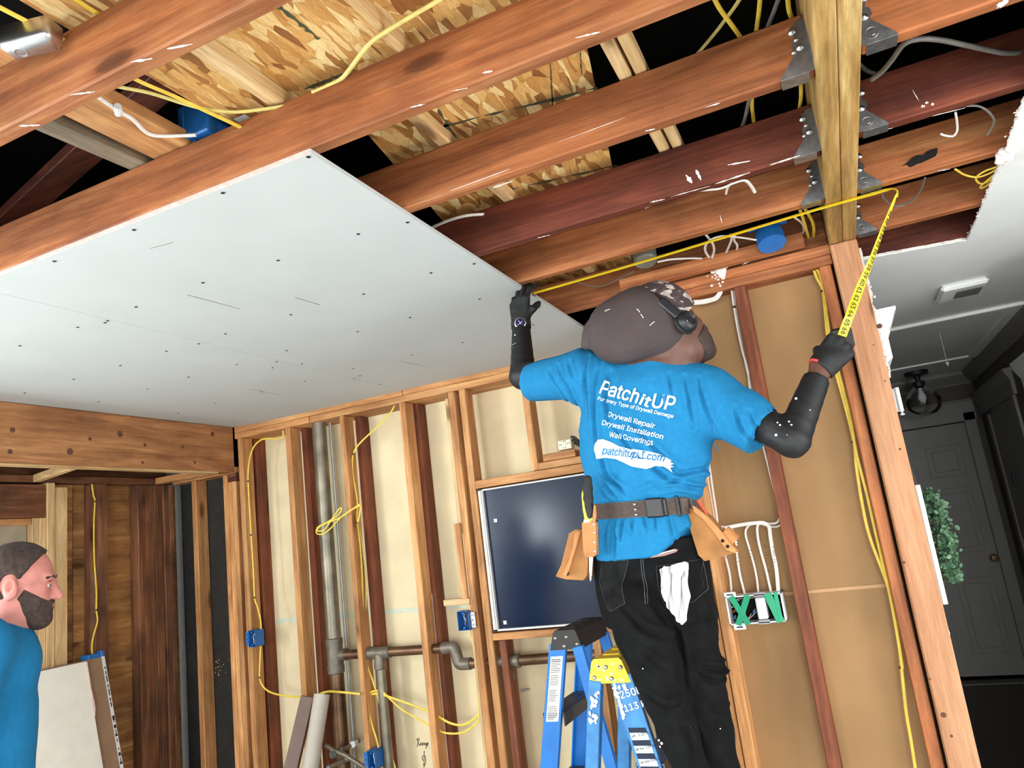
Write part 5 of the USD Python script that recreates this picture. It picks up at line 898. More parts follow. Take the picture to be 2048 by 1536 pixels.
def hand(F_, W, d, n, th, curl, thumb, g=1.1, spread=.012, r0=.0088):
    """hand at wrist W pointing d, back of the hand n, thumb side th; curl: three joint angles for each of four fingers"""
    d = nrm(d); n = nrm(n - d * (n @ d)); th = nrm(th - d * (th @ d) - n * (th @ n)); K = []
    for i in range(4):
        K.append(W + d * g * (.082, .087, .083, .074)[i] + th * g * (.03, .0105, -.0095, -.028)[i] + n * g * .004 * (1 - abs(i - 1.4) * .4))
    for i in range(4): F_.cone(W + th * g * (.016, .006, -.005, -.015)[i], K[i], .0185 * g, .0125 * g, k=.012)
    F_.cone(W + d * .04 * g + th * .012, W + d * .05 * g - th * .014, .0165 * g, k=.014)
    tips = []
    for i, L in enumerate(((.043, .025, .02), (.047, .029, .021), (.043, .027, .02), (.034, .02, .018))):
        p = K[i]; q = nrm(d + th * spread * (1.5 - i) * 8); ax = np.cross(n, q); rr = g * (r0, r0 * 1.03, r0, r0 * .9)[i]
        for j in range(3):
            q = rotv(q, ax, -curl[i][j] if np.dot(np.cross(ax, q), n) > 0 else curl[i][j]); e = p + q * L[j] * g; F_.cone(p, e, rr * (1.12, 1., .95)[j], rr * (1., .95, .82)[j], k=.0035 if j else .006); p = e
        tips.append(p)
    p = W + d * .026 * g + th * .02 * g - n * .006; q = [p] + [W + d * a * g + th * b * g - n * c * g for a, b, c in thumb]
    for j in range(len(q) - 1): F_.cone(q[j], q[j + 1], (.0155, .0118, .0102)[j] * g, (.0115, .0102, .0085)[j] * g, k=.007)
    return K, tips
for nm, c in (('skin_brown', (96, 62, 50)), ('skin_light', (200, 128, 116))): plain(nm, c, .55, noise=.06, scale=30, subsurface_weight=.05)
plain('eye_white', (214, 208, 200), .3)
plain('shirt_blue', (30, 116, 164), .9, spec=.2, noise=.045, scale=60); plain('shirt_print', (236, 238, 240), .7, noise=.01); plain('shirt_seam', (34, 120, 176), .85)
plain('denim_black', (18, 18, 19), .9, spec=.12, noise=.16, scale=30); plain('denim_worn', (26, 26, 27), .9, spec=.12, noise=.25, scale=25); plain('stitch', (86, 86, 88), .8)
plain('sleeve_black', (16, 15, 18), .6, noise=.1); plain('glove_black', (20, 21, 22), .62, noise=.12, scale=50, bump=.3, bscale=300); plain('cuff_red', (214, 66, 60), .6)
plain('hair_bag', (66, 54, 54), .85, noise=.07, scale=9); plain('headphone', (30, 31, 34), .38); plain('headphone_gloss', (44, 46, 50), .2)
plain('belt_brown', (82, 68, 62), .75, noise=.1, scale=80); plain('buckle_black', (24, 23, 25), .4); plain('leather', (178, 116, 62), .6, noise=.1, scale=18); plain('leather_suede', (160, 110, 62), .9, noise=.12, scale=14); plain('saw_yellow', (232, 206, 56), .4); plain('rubber_black', (28, 28, 28), .6, bump=.5, bscale=250)
plain('rag_white', (206, 205, 208), .85, noise=.02); plain('pencil_red', (208, 74, 40), .5); plain('leather_pink', (150, 112, 100), .6); plain('hair_dark', (58, 42, 36), .75, noise=.25, scale=60); plain('beard_dark', (64, 46, 40), .8, noise=.25, scale=90)
c1_, c2_, c3_ = srgb(66, 54, 54), srgb(92, 76, 72), srgb(168, 156, 148)
mat('camo', {'tc': ('texture_coordinate', {}), 'm': ('mapping', {'scale': (26, 20, 46), 'rotation': (.2, .9, .3)}), 'n': ('noise_texture', {'scale': 1., 'detail': 1., 'distortion': .5}), 'n2': ('noise_texture', {'scale': 1.7, 'detail': 1., 'distortion': .4}), 'r': ('rgb_ramp', {'ramp': [(0, c1_), (.555, c1_), (.56, c3_), (1, c3_)], 'interpolate': False}),
    'r2': ('rgb_ramp', {'ramp': [(0, (1, 1, 1)), (.56, (1, 1, 1)), (.57, (1.5, 1.5, 1.5)), (1, (1.5, 1.5, 1.5))], 'interpolate': False}), 'x': ('mix', {'mix_type': 'multiply', 'fac': 1.}), 'p': ('principled_bsdf', {'roughness': .9})}, [('tc.object', 'm.vector'), ('m.vector', 'n.vector'), ('m.vector', 'n2.vector'), ('n.fac', 'r.fac'), ('n2.fac', 'r2.fac'), ('r.color', 'x.color1'), ('r2.color', 'x.color2'), ('x.color', 'p.base_color')])
# ---------------------------------------------------------------- the worker on the ladder
J = lambda px, py, y: at(px, py, y=y)
TY = 2.235                                   # depth of his trunk
W1 = thing('person', 'person in a blue printed t-shirt and black jeans measuring the ceiling from a ladder', 'person', (-.52, 2.26, .59))
shL, shR = J(1170, 748, 2.25), J(1420, 792, 2.24)
elL, wrL = J(1046, 752, 2.34), J(1042, 648, 2.425)
elR, wrR = J(1584, 880, 2.17), J(1641, 738, 2.26)
H1 = J(1344, 668, 2.215); f1, u1 = nrm((.56, .72, .36)), nrm((-.5, -.2, .84))
neck0 = J(1318, 748, 2.24)
ftL, ftR = np.array((-.6, 2.29, .586)), np.array((-.59, 2.44, .586))
hipL, hipR = J(1258, 1180, 2.25), J(1362, 1175, 2.27); knL, knR = J(1322, 1395, 2.12), J(1415, 1400, 2.23)
anL, anR = ftL + (.05, 0, .06), ftR + (.07, 0, .06)
dL, nL, tL = nrm((.02, .12, 1.)), np.array((-.25, -1., .1)), np.array((1., -.2, 0))
dR, nR, tR = nrm(J(1703, 668, 2.3) - wrR), np.array((-.12, -1., -.15)), np.array((-.25, 0, 1.))
curlL = [(.35, .55, .3), (.3, .6, .3), (.35, .6, .35), (.4, .6, .4)]; curlR = [(1.25, 1.5, .9), (1.3, 1.5, .9), (1.3, 1.45, .9), (1.3, 1.4, .9)]
thL, thR = [(.045, .045, .012), (.062, .05, .03), (.075, .046, .045)], [(.045, .036, .02), (.07, .03, .042), (.09, .014, .05)]
B = Field((-1.06, 1.98, .56), (.2, 2.62, 2.46), .0065)
B.cone(neck0, J(1312, 900, 2.245), .085, .105, .05, sq=((0, 1, 0), 1.4)); B.cone(J(1312, 900, 2.245), J(1305, 1110, 2.265), .105, .1, .05, sq=((0, 1, 0), 1.4))
B.cone(neck0, shL, .07, .055, .05); B.cone(neck0, shR, .07, .055, .05); B.cone(neck0 + (0, 0, -.03), H1 - u1 * .06 - f1 * .02, .058, .052, .03)
for a, b, c, ra, rb, rc in ((shL, elL, wrL, .05, .04, .027), (shR, elR, wrR, .05, .04, .028)): B.cone(a, b, ra, rb, .02); B.cone(b, c, rb, rc, .015)
for a, b, c, e in ((hipL, knL, anL, ftL), (hipR, knR, anR, ftR)): B.cone(a, b, .05, .034, .03); B.cone(b, c, .034, .03, .02); B.cone(c + (0, 0, -.025), e + (-.12, 0, .012), .034, .028, .02)
A1, pt1 = head(B, H1, f1, u1)
hand(B, wrL, dL, nL, tL, curlL, thL, g=.98, r0=.0078); hand(B, wrR, dR, nR, tR, curlR, thR, g=.98, r0=.0078)
part(W1, 'body', B.mesh(4), 'skin_brown', smooth=True); eyes(W1, pt1)
# beard along the jaw
G = Field(H1 - .16, H1 + .16, .005); head(G, H1, f1, u1); G.d -= .004
G.cut(pt1(0, -.066), nrm(u1 - .3 * f1)).cut(pt1(.01, 0), -nrm(f1 + .1 * u1)); part(W1, 'beard', G.mesh(2), 'hair_dark', smooth=True)
# t-shirt: silhouette measured at a row of heights
rows = ((1190, 1402, 742, .1), (1172, 1432, 770, .115), (1160, 1446, 800, .122), (1152, 1446, 835, .125), (1154, 1436, 870, .125), (1160, 1427, 905, .122), (1166, 1421, 940, .12), (1172, 1416, 965, .122), (1180, 1411, 985, .122), (1191, 1396, 1010, .108), (1194, 1396, 1030, .108), (1193, 1404, 1050, .114), (1191, 1409, 1080, .118), (1186, 1416, 1110, .12), (1184, 1418, 1126, .122))
Zs = [J((l + r) / 2, y, TY)[2] for l, r, y, d in rows]; Ls = [J(l, y + (l - (l + r) / 2) * .02, TY)[0] for l, r, y, d in rows]; Rs = [J(r, y, TY)[0] for l, r, y, d in rows]
T = Field((-1.0, 2.0, 1.36), (.1, 2.5, 2.16), .0055)
T.trunk(Zs, Ls, Rs, [TY + .02] * len(rows), [d for *_, d in rows], k=.02, p=2.3, round_=.045)
T.cone(neck0 + (0, .01, -.04), shL + (-.0, 0, -.012), .085, .078, .05); T.cone(neck0 + (0, .01, -.04), shR + (.0, 0, -.01), .085, .076, .05); T.cone(neck0 + (0, 0, -.05), neck0 + (.002, 0, .012), .082, .07, .04)
sl1, sr1 = J(1064, 764, 2.325), J(1532, 872, 2.185)
T.cone(shL, sl1, .08, .068, .045); T.cone(shR + (-.01, 0, -.005), J(1490, 838, 2.21), .082, .078, .045); T.cone(J(1480, 832, 2.215), sr1, .079, .074, .02)
T.cut(sl1 + (.0, 0, 0), nrm(sl1 - shL) + (0, 0, .1)); T.cut(J(1525, 867, 2.19), nrm(sr1 - shR))
hemP = [J(1186, 1126, 2.12), J(1290, 1118, 2.12), J(1350, 1100, 2.12), J(1380, 1116, 2.12), J(1416, 1092, 2.12)]
sl_, P_ = T._sub(T.lo, T.lo + T.h * T.n, 0); hz = np.interp(P_[..., 0], [p[0] for p in hemP], [p[2] for p in hemP]); T.d = np.maximum(T.d, (hz - P_[..., 2]).astype(np.float32) * .9)
T.cone(neck0 + (.004, 0, .0), neck0 + (.01, -.01, .12), .054, .06, .01, 'c'); T.cone(elL, shL + (elL - shL) * .55, .05, .05, .004, 'c'); T.cone(elR, shR + (elR - shR) * .6, .052, .052, .004, 'c')
tm = T.mesh(4); bz = J(1295, 1015, TY)[2]
CR = [(.006, .006, ((1190, 712), (1180, 790), (1186, 880), (1210, 955), (1262, 992))), (.005, .005, ((1164, 705), (1160, 770), (1166, 830))), (.006, .0055, ((1212, 738), (1206, 790), (1214, 850))), (.006, .006, ((1216, 838), (1262, 905), (1330, 955), (1400, 985))),
      (.006, .005, ((1250, 830), (1300, 890), (1360, 950))), (.005, .005, ((1393, 752), (1404, 800), (1425, 862))), (.005, .005, ((1364, 748), (1376, 800), (1380, 850))), (.005, .004, ((1335, 745), (1340, 790))), (.005, .005, ((1468, 812), (1478, 850), (1500, 885))), (.005, .004, ((1500, 822), (1512, 860))), (.006, .005, ((1420, 905), (1400, 935), (1340, 950))),
      (.004, .005, ((1206, 1034), (1202, 1070), (1204, 1118))), (.004, .006, ((1222, 1034), (1226, 1075), (1222, 1116))), (.004, .005, ((1240, 1032), (1236, 1080))), (.004, .004, ((1262, 1030), (1258, 1070))), (.004, .004, ((1282, 1028), (1290, 1065))), (.004, .004, ((1328, 1028), (1342, 1085))), (.005, .005, ((1372, 1028), (1386, 1090))), (.004, .005, ((1392, 1025), (1404, 1060))), (.004, .004, ((1305, 1028), (1308, 1060))),
      (.004, .005, ((1196, 955), (1228, 1000))), (.004, .005, ((1188, 975), (1210, 1004))), (.004, .005, ((1208, 945), (1250, 994))), (.004, .004, ((1300, 984), (1350, 972), (1400, 974))), (.004, .004, ((1320, 968), (1370, 955))), (.004, .004, ((1270, 990), (1310, 970))),
      (.005, .005, ((1078, 730), (1100, 770), (1115, 805))), (.005, .005, ((1098, 722), (1124, 770), (1140, 825))), (.005, .004, ((1125, 715), (1140, 760)))]
def creases(v, n, C_, gain, yy=2.12):
    d = np.zeros(len(v))
    for w_, dp, pl in C_:
        L_ = np.array([J(a, b, yy)[[0, 2]] for a, b in pl]); best = np.full(len(v), 9.); sd = np.zeros(len(v)); tp = np.zeros(len(v)); m_ = len(L_) - 1
        for q in range(m_):
            a, b = L_[q], L_[q + 1]; ab = b - a; r_ = v[:, [0, 2]] - a; t = np.clip(r_ @ ab / (ab @ ab), 0, 1); e = r_ - t[:, None] * ab; ds = np.linalg.norm(e, axis=1); k = ds < best
            best[k] = ds[k]; sd[k] = np.sign(ab[0] * e[k, 1] - ab[1] * e[k, 0]) * ds[k]; tp[k] = (q + t[k]) / m_
        d += gain * dp * (-np.exp(-(sd / w_) ** 2) + .9 * np.exp(-((sd - 2.1 * w_) / (1.3 * w_)) ** 2) + .5 * np.exp(-((sd + 2.2 * w_) / (1.4 * w_)) ** 2)) * np.sin(np.pi * np.clip(tp, .04, .96)) ** .6 * (n[:, 1] < .1)
    return d
def folds(v, n):
    wz = v[:, 2] - bz; d = np.zeros(len(v))
    d += .009 * wav(v, (1, 0, .12), 95, .4, .8) * np.clip(1 - np.abs(wz + .06) / .1, 0, 1) * (wz < -.012)           # pleats below the belt
    d += .0075 * wav(v, (1, 0, .45), 70, 1.1, .9) * np.exp(-((wz - .05) / .06) ** 2)                                   # gathers above the belt
    c = J(1290, 940, 2.12); w2 = np.exp(-(((v - c) @ nrm((.45, 0, 1))) / .11) ** 2); d += .009 * wav(v, (.62, 0, 1), 46, .2, .7) * w2      # slanting pull across the back
    d += .009 * wav(v, (1, 0, -.15), 70, 2., .5) * np.exp(-((v[:, 0] - J(1185, 820, 2.12)[0]) / .055) ** 2) * np.clip((v[:, 2] - bz) / .15, 0, 1)   # upright folds under the left arm
    d += .008 * wav(v, (1, 0, .5), 85, .9, .6) * bump_(v, J(1400, 775, 2.14), (.09, .2, .05)); d += .008 * wav(v, (.9, 0, .5), 85, .3, .6) * bump_(v, J(1190, 745, 2.14), (.07, .2, .06))
    d += .007 * wav(v, (.35, 0, 1), 60, .8, .8) * bump_(v, J(1490, 860, 2.15), (.09, .2, .06)); d += .007 * wav(v, (.25, .3, 1), 60, 1.8, .6) * bump_(v, J(1100, 770, 2.2), (.09, .2, .06))
    d += creases(v, n, CR, 2.)
    d += .012 * bump_(v, J(1400, 985, 2.13), (.045, .12, .03)) + .008 * bump_(v, J(1330, 975, 2.1), (.12, .1, .02)) - .006 * bump_(v, J(1240, 990, 2.1), (.07, .1, .025))
    return d
displace(tm, folds); TS = part(W1, 't_shirt', tm, 'shirt_blue', smooth=True)
# ribbed collar and the seams of the shirt
def on_shirt(mesh, step=1):
    v, n = np.array(mesh.vertices), np.array(mesh.vertex_normals); k = (n[:, 1] < -.12) & (v[:, 1] < TY + .03); return LinearNDInterpolator(v[k][:, [0, 2]], v[k][:, 1])
ys_ = on_shirt(tm)
def yat(x, z, off=.0012): q = ys_(np.atleast_1d(x), np.atleast_1d(z)); return np.where(np.isnan(q), TY - .1, q) - off
def seam(px, name='seam', m='shirt_seam', r=.0014, lab=None):
    P = np.array([J(a, b, 2.12) for a, b in px]); S_ = spline(P, 6); S_[:, 1] = yat(S_[:, 0], S_[:, 2], .0004); part(TS, name, MB().tube(S_, r, 6), m, smooth=True, label=lab)
seam([(1450, 768), (1436, 795), (1422, 830), (1416, 855), (1420, 885), (1428, 900)], 'sleeve_seam'); seam([(1152, 702), (1150, 730), (1150, 765), (1154, 800), (1152, 830)], 'sleeve_seam')
# printed lettering, laid on the cloth
def print_text(txt, p0, p1, ptop, bold=True, m='shirt_print', slant=.12, name='print', off=.003, bend=0.):
    tmh = meshkit.text_mesh(txt, 1., .02, bold); v = np.array(tmh.vertices); keep = (v[np.array(tmh.faces)][:, :, 2] > .019).all(1); ff_ = np.array(tmh.faces)[keep]
    v, ff_ = trimesh.remesh.subdivide_to_size(v, ff_, .28, max_iter=8); wx = v[:, 0].max(); a, b, c = (J(*p, 2.12)[[0, 2]] for p in (p0, p1, ptop)); ex = (b - a) / wx; ez = c - a; ez = ez - ex * (ez @ ex) / (ex @ ex) * .6
    q = a + (v[:, :1] + slant * v[:, 1:2]) * ex + v[:, 1:2] * ez; q[:, 1] += bend * np.sin(v[:, 0] / wx * np.pi); y = yat(q[:, 0], q[:, 1], off)
    part(TS, name, (np.stack([q[:, 0], y, q[:, 1]], 1), ff_), m, label='printed words ' + txt)
X4 = lambda x, y: (1100 + x / 5.12, 700 + y / 5.12)
print_text('Patch', X4(462, 425), X4(880, 540), X4(486, 288)); print_text('it', X4(885, 545), X4(1000, 580), X4(912, 440)); print_text('UP', X4(1010, 580), X4(1250, 612), X4(1035, 440))
print_text('For Every Type of Drywall Damage', X4(455, 498), X4(1245, 690), X4(460, 462), bend=-.002); print_text('Drywall Repair', X4(570, 672), X4(1058, 800), X4(580, 625)); print_text('Drywall Installation', X4(505, 757), X4(1142, 908), X4(515, 710)); print_text('Wall Coverings', X4(582, 882), X4(1042, 970), X4(590, 832))
bp = [(425, 960), (440, 925), (520, 908), (610, 940), (700, 985), (800, 1010), (900, 1020), (1000, 1035), (1100, 1060), (1160, 1090), (1230, 1130), (1205, 1140), (1248, 1160), (1205, 1175), (1245, 1190), (1210, 1200), (1240, 1255), (1190, 1215), (1150, 1192), (1060, 1185), (980, 1218), (900, 1205), (820, 1190), (740, 1150), (650, 1112), (540, 1100), (452, 1112), (435, 1050), (420, 1020)]
bpw = Polygon([tuple(J(*X4(*p), 2.12)[[0, 2]]) for p in bp]).buffer(0); m_ = trimesh.creation.extrude_polygon(bpw, .001); k = (np.array(m_.vertices)[np.array(m_.faces)][:, :, 2] > .0009).all(1)
v, ff_ = trimesh.remesh.subdivide_to_size(np.array(m_.vertices), np.array(m_.faces)[k], .006, max_iter=9); part(TS, 'brush_stroke', (np.stack([v[:, 0], yat(v[:, 0], v[:, 1], .0028), v[:, 1]], 1), ff_), 'shirt_print', label='white brush stroke print')
print_text('patchitupLI.com', X4(512, 1060), X4(1150, 1138), X4(520, 985), m='shirt_seam', off=.0042)
arw = Polygon([tuple(J(*X4(*p), 2.12)[[0, 2]]) for p in ((1126, 496), (1158, 448), (1190, 490), (1170, 488), (1172, 560), (1152, 556), (1148, 492))]); m_ = trimesh.creation.extrude_polygon(arw, .001); k = (np.array(m_.vertices)[np.array(m_.faces)][:, :, 2] > .0009).all(1)
v = np.array(m_.vertices); part(TS, 'print', (np.stack([v[:, 0], yat(v[:, 0], v[:, 1], .0042), v[:, 1]], 1), np.array(m_.faces)[k]), 'shirt_seam', label='small upward arrow in the print')
# jeans
jrows = ((1192, 1414, 1075, .105), (1189, 1418, 1108, .112), (1190, 1420, 1140, .118), (1194, 1424, 1175, .124), (1203, 1430, 1215, .124), (1214, 1437, 1250, .118))
Q_ = Field((-.86, 1.98, .6), (-.1, 2.5, 1.52), .0055)
Q_.trunk([J(1300, y, 2.26)[2] for _, _, y, _ in jrows], [J(l, y, 2.26)[0] for l, _, y, _ in jrows], [J(r, y, 2.26)[0] for _, r, y, _ in jrows], [2.265] * 6, [d for *_, d in jrows], k=.02, p=2.3, round_=.02)
def leg(rws, y0, y1):
    n = len(rws)
    P = [(J((l + r) / 2, py, y0 + (y1 - y0) * k / (n - 1)), (J(r, py, y0 + (y1 - y0) * k / (n - 1))[0] - J(l, py, y0 + (y1 - y0) * k / (n - 1))[0]) / 2 * .88) for k, (l, r, py) in enumerate(rws)]
    for (a, ra), (b, rb) in zip(P[:-1], P[1:]): Q_.cone(a, b, ra, rb, .012)
    return P
Ll = leg(((1206, 1340, 1215), (1228, 1356, 1270), (1256, 1370, 1335), (1282, 1380, 1400), (1312, 1402, 1465), (1345, 1424, 1540)), 2.18, 2.08); Lr = leg(((1306, 1430, 1215), (1318, 1441, 1270), (1330, 1454, 1330), (1342, 1464, 1400), (1364, 1472, 1465), (1388, 1486, 1540)), 2.27, 2.2)
Q_.cone(Ll[-1][0], anL + (0, 0, .05), Ll[-1][1], .068, .012); Q_.cone(Lr[-1][0], anR + (0, 0, .05), Lr[-1][1], .068, .012); Q_.cut(J(1300, 1080, 2.26), (0, 0, 1))
jm = Q_.mesh(4)
CJ = [(.007, .006, ((1240, 1205), (1290, 1252), (1345, 1278))), (.006, .006, ((1296, 1196), (1326, 1236), (1348, 1268), (1361, 1340), (1366, 1400))), (.007, .006, ((1222, 1222), (1250, 1300), (1280, 1350))), (.006, .006, ((1398, 1340), (1430, 1352), (1456, 1338))), (.005, .006, ((1384, 1352), (1420, 1374), (1456, 1366))), (.006, .005, ((1290, 1296), (1335, 1330))), (.006, .006, ((1300, 1378), (1340, 1402), (1364, 1396))), (.006, .005, ((1372, 1430), (1398, 1490))), (.006, .005, ((1320, 1440), (1350, 1500))), (.006, .005, ((1400, 1230), (1410, 1290))), (.006, .005, ((1410, 1420), (1450, 1440)))]
def jf(v, n):
    d = .008 * wav(v, (.5, .3, 1), 42, .5, 1.2) * np.clip((1.3 - v[:, 2]) / .1, 0, 1); d += .008 * wav(v, (-.6, 0, 1), 60, 1.5, .8) * bump_(v, J(1440, 1350, 2.2), (.06, .2, .07)); d += .006 * bump_(v, J(1346, 1268, 2.12), (.03, .1, .03)) + .01 * wav(v, (.8, 0, 1), 38, .2, .6) * bump_(v, J(1280, 1240, 2.12), (.09, .12, .06))
    return d + creases(v, n, CJ, 1.5)
displace(jm, jf); JN = part(W1, 'jeans', jm, 'denim_black', smooth=True)
jv, jn = np.array(jm.vertices), np.array(jm.vertex_normals); kk = (jn[:, 1] < -.1); yj = LinearNDInterpolator(jv[kk][:, [0, 2]], jv[kk][:, 1])
def stitch(px, r=.0011, m='stitch', name='stitching', off=.0003):
    S_ = np.vstack([np.linspace(J(*a, 2.14), J(*b, 2.14), 12) for a, b in zip(px[:-1], px[1:])]); q = yj(S_[:, 0], S_[:, 2]); S_[:, 1] = np.where(np.isnan(q), 2.16, q) - off; part(JN, name, MB().tube(S_, r, 5), m)
X5 = lambda x, y: (1080 + x / 4.267, 920 + y / 4.267)
def patch(pts, m, name, off=.002, lab=None):
    w_ = Polygon([tuple(J(*p, 2.14)[[0, 2]]) for p in pts]).buffer(0); m_ = trimesh.creation.extrude_polygon(w_, .001); k = (np.array(m_.vertices)[np.array(m_.faces)][:, :, 2] > .0009).all(1)
    v, ff_ = trimesh.remesh.subdivide_to_size(np.array(m_.vertices), np.array(m_.faces)[k], .008, max_iter=9); q = yj(v[:, 0], v[:, 1]); q = np.where(np.isnan(q), 2.17, q) - off
    part(JN, name, (np.stack([v[:, 0], q, v[:, 1]], 1), ff_), m, smooth=True, label=lab)
lp_ = [X5(*p) for p in ((495, 868), (742, 862), (700, 1050), (762, 1205), (615, 1285), (530, 1215), (470, 1060))]; patch(lp_, 'denim_worn', 'back_pocket')
rp_ = [X5(*p) for p in ((985, 912), (1345, 862), (1390, 1130), (1285, 1225), (1060, 1235), (1010, 1100))]; patch(rp_, 'denim_black', 'back_pocket')
stitch(lp_ + lp_[:1]); stitch(rp_ + rp_[:1]); stitch([X5(500, 890), X5(735, 884)]); stitch([X5(850, 850), X5(870, 1000), X5(905, 1110), X5(925, 1215)]); stitch([X5(868, 850), X5(888, 1000), X5(925, 1110), X5(940, 1210)]); stitch([X5(1350, 900), X5(1335, 1000), X5(1360, 1100)])
bl_ = [X5(*p) for p in ((905, 820), (960, 806), (1140, 762), (1165, 770), (1150, 790), (1060, 820), (940, 838))]; patch(bl_, 'leather_pink', 'waist_belt', .008, 'worn leather belt at the waist'); patch([X5(*p) for p in ((950, 818), (1135, 764), (1140, 772), (960, 824))], 'shirt_print', 'underwear_band', .01, 'white waistband edge')
mb = MB()
for px, py in ((1298, 1327), (1391, 1440), (1396, 1452), (1330, 1465), (1336, 1470), (1370, 1458), (1438, 1462), (1332, 1478)): q = J(px, py, 2.14); y_ = yj(q[0], q[2]); mb.sphere((q[0], (2.1 if np.isnan(y_) else float(y_)) - .001, q[2]), .0028 * (.6 + rng.random()), 0)
part(W1, 'paint_fleck', mb, 'shirt_print', kind='stuff')
for e, s_ in ((ftL, 1), (ftR, -1)):
    sh = Field(e - (.2, .08, .03), e + (.12, .08, .14), .006); sh.cone(e + (.05, 0, .05), e + (.04, 0, .01), .048, .05, .02); sh.cone(e + (.03, 0, .028), e + (-.12, 0, .022), .046, .042, .02); sh.cut(e + (0, 0, -.008), (0, 0, -1)); part(W1, 'shoe', sh.mesh(4), 'cap_black', smooth=True)
# black sleeves and gloves
for a, b, c, tt, nm in ((shL + (elL - shL) * .35, elL, elL + (wrL - elL) * .93, .93, 0), (shR + (elR - shR) * .45, elR, elR + (wrR - elR) * .86, .86, 1)):
    S_ = Field(np.minimum(np.minimum(a, b), c) - .1, np.maximum(np.maximum(a, b), c) + .1, .005); S_.cone(a, b, .052, .046, .02); S_.cone(b, c, .046 + .002 * nm, .033 + .004 * nm, .015); S_.cut(c, nrm(c - b)); S_.cone(c, c + (c - b) * .3, .03, .03, .003, 'c')
    sm = S_.mesh(4); ax_ = nrm(c - b); displace(sm, lambda v, n: .0022 * wav(v, ax_ + np.array((.3, 0, .1)), 150, .3, .4) * (.4 + bump_(v, b, (.1, .1, .1)))); part(W1, 'arm_sleeve', sm, 'sleeve_black', smooth=True)
mb = MB()
for px, py, y_ in ((1555, 845, 2.13), (1560, 850, 2.13), (1578, 843, 2.13), (1583, 850, 2.13), (1552, 870, 2.125), (1575, 870, 2.12), (1581, 873, 2.12), (1592, 797, 2.17), (1616, 788, 2.18), (1617, 795, 2.18), (1030, 670, 2.36), (1041, 674, 2.37), (1050, 672, 2.38), (1620, 820, 2.16)): mb.sphere(J(px, py, y_ + .005), .0032 * (.6 + .8 * rng.random()), 0)
for px, py in ((1024, 690), (1026, 696), (1030, 700)): mb.bar(J(px, py, 2.345), J(px + 9, py - 5, 2.35), .001, .001, b=.0003)
part(W1, 'paint_fleck', mb, 'shirt_print', kind='stuff')
GL = Field(wrL - (.09, .07, .07), wrL + (.09, .13, .2), .003); GL.cone(wrL - dL * .012, wrL + dL * .02, .03, .03, .01); hand(GL, wrL, dL, nL, tL, curlL, thL); GL.cut(wrL - dL * .012, -dL); part(W1, 'glove', GL.mesh(4), 'glove_black', smooth=True)
GR = Field(wrR - .13, wrR + .17, .003); GR.cone(wrR - dR * .005, wrR + dR * .03, .035, .034, .01); hand(GR, wrR, dR, nR, tR, curlR, thR, g=1.15); GR.cut(wrR - dR * .0, -nrm(dR + (.25, 0, .1))); part(W1, 'glove', GR.mesh(4), 'glove_black', smooth=True)
g_ = np.linspace(-.2, 2.6, 14); e1 = nrm(np.cross(dR, (0, 1, 0))); e2 = np.cross(dR, e1); part(W1, 'glove_cuff', MB().tube([wrR + dR * .002 + .0365 * (e1 * math.cos(t - .4) + e2 * math.sin(t - .4)) for t in np.linspace(-1.1, 1.5, 14)], .0042, 8), 'cuff_red', smooth=True, label='red glove cuff edge')
# wrist watch
wc = wrL - dL * .006; wt_ = nrm((.35, -1, -.05)); part(W1, 'watch_strap', MB().lathe([(.0345, -.011), (.037, -.011), (.037, .011), (.0345, .011), (.0345, -.011)], wc, dL, 24), 'rubber_black')
wf = wc + wt_ * .038; WCs = part(W1, 'watch_case', MB().lathe([(0, .004), (.0185, .004), (.0215, .002), (.0215, -.006), (0, -.006)], wf, wt_, 24), 'steel', smooth=40)
part(WCs, 'watch_face', MB().lathe([(0, .0048), (.0172, .0046), (.0172, .003)], wf, wt_, 24), plain('watch_blue', (28, 30, 66), .2), smooth=40); e1 = nrm(np.cross(wt_, dL)); e2 = np.cross(wt_, e1)
part(WCs, 'watch_hands', MB().bar(wf + wt_ * .0052 - e1 * .008 - e2 * .006, wf + wt_ * .0052 + e1 * .01 + e2 * .008, .0014, .0008, up=wt_, b=.0002).bar(wf + wt_ * .0052 + e1 * .006 - e2 * .009, wf + wt_ * .0052 - e1 * .003 + e2 * .005, .0014, .0008, up=wt_, b=.0002), 'shirt_print')
# camouflage cap over the front of the head, brown hair bag behind
C_ = Field(H1 - .2, H1 + .2, .005); C_.ell(pt1(.008, .062), A1, (.115, .118, .092), .01, p=2.2); C_.cut(pt1(.0, .008), -nrm(u1 - .2 * f1)); C_.cut(pt1(-.035, 0), -f1); cm = C_.mesh(4); displace(cm, lambda v, n: .0012 * wav(v, f1 + u1, 120, .2, .4)); part(W1, 'camouflage_cap', cm, 'camo', smooth=True)
bc = J(1243, 655, 2.15); bx = nrm(J(1330, 640, 2.15) - J(1170, 672, 2.15)); bz_ = nrm(np.cross(bx, (0, 1, 0))); bz_ = bz_ if bz_[2] > 0 else -bz_
D_ = Field(bc - .2, bc + .2, .005); D_.ell(bc + bx * .002 - bz_ * .012, (bx, (0, 1, 0), bz_), (.108, .085, .1), .02, p=2.25); D_.ell(bc + bx * .05 + bz_ * .038 + (0, .02, 0), (bx, (0, 1, 0), bz_), (.105, .075, .068), .04); D_.ell(pt1(-.03, .055), A1, (.08, .115, .092), .05); D_.cone(bc - bx * .098 + bz_ * .012, bc - bx * .118 - bz_ * .03, .024, .017, .02); D_.cut(J(1320, 618, 2.2), nrm(.74 * CAM[0] - .67 * CAM[1]))
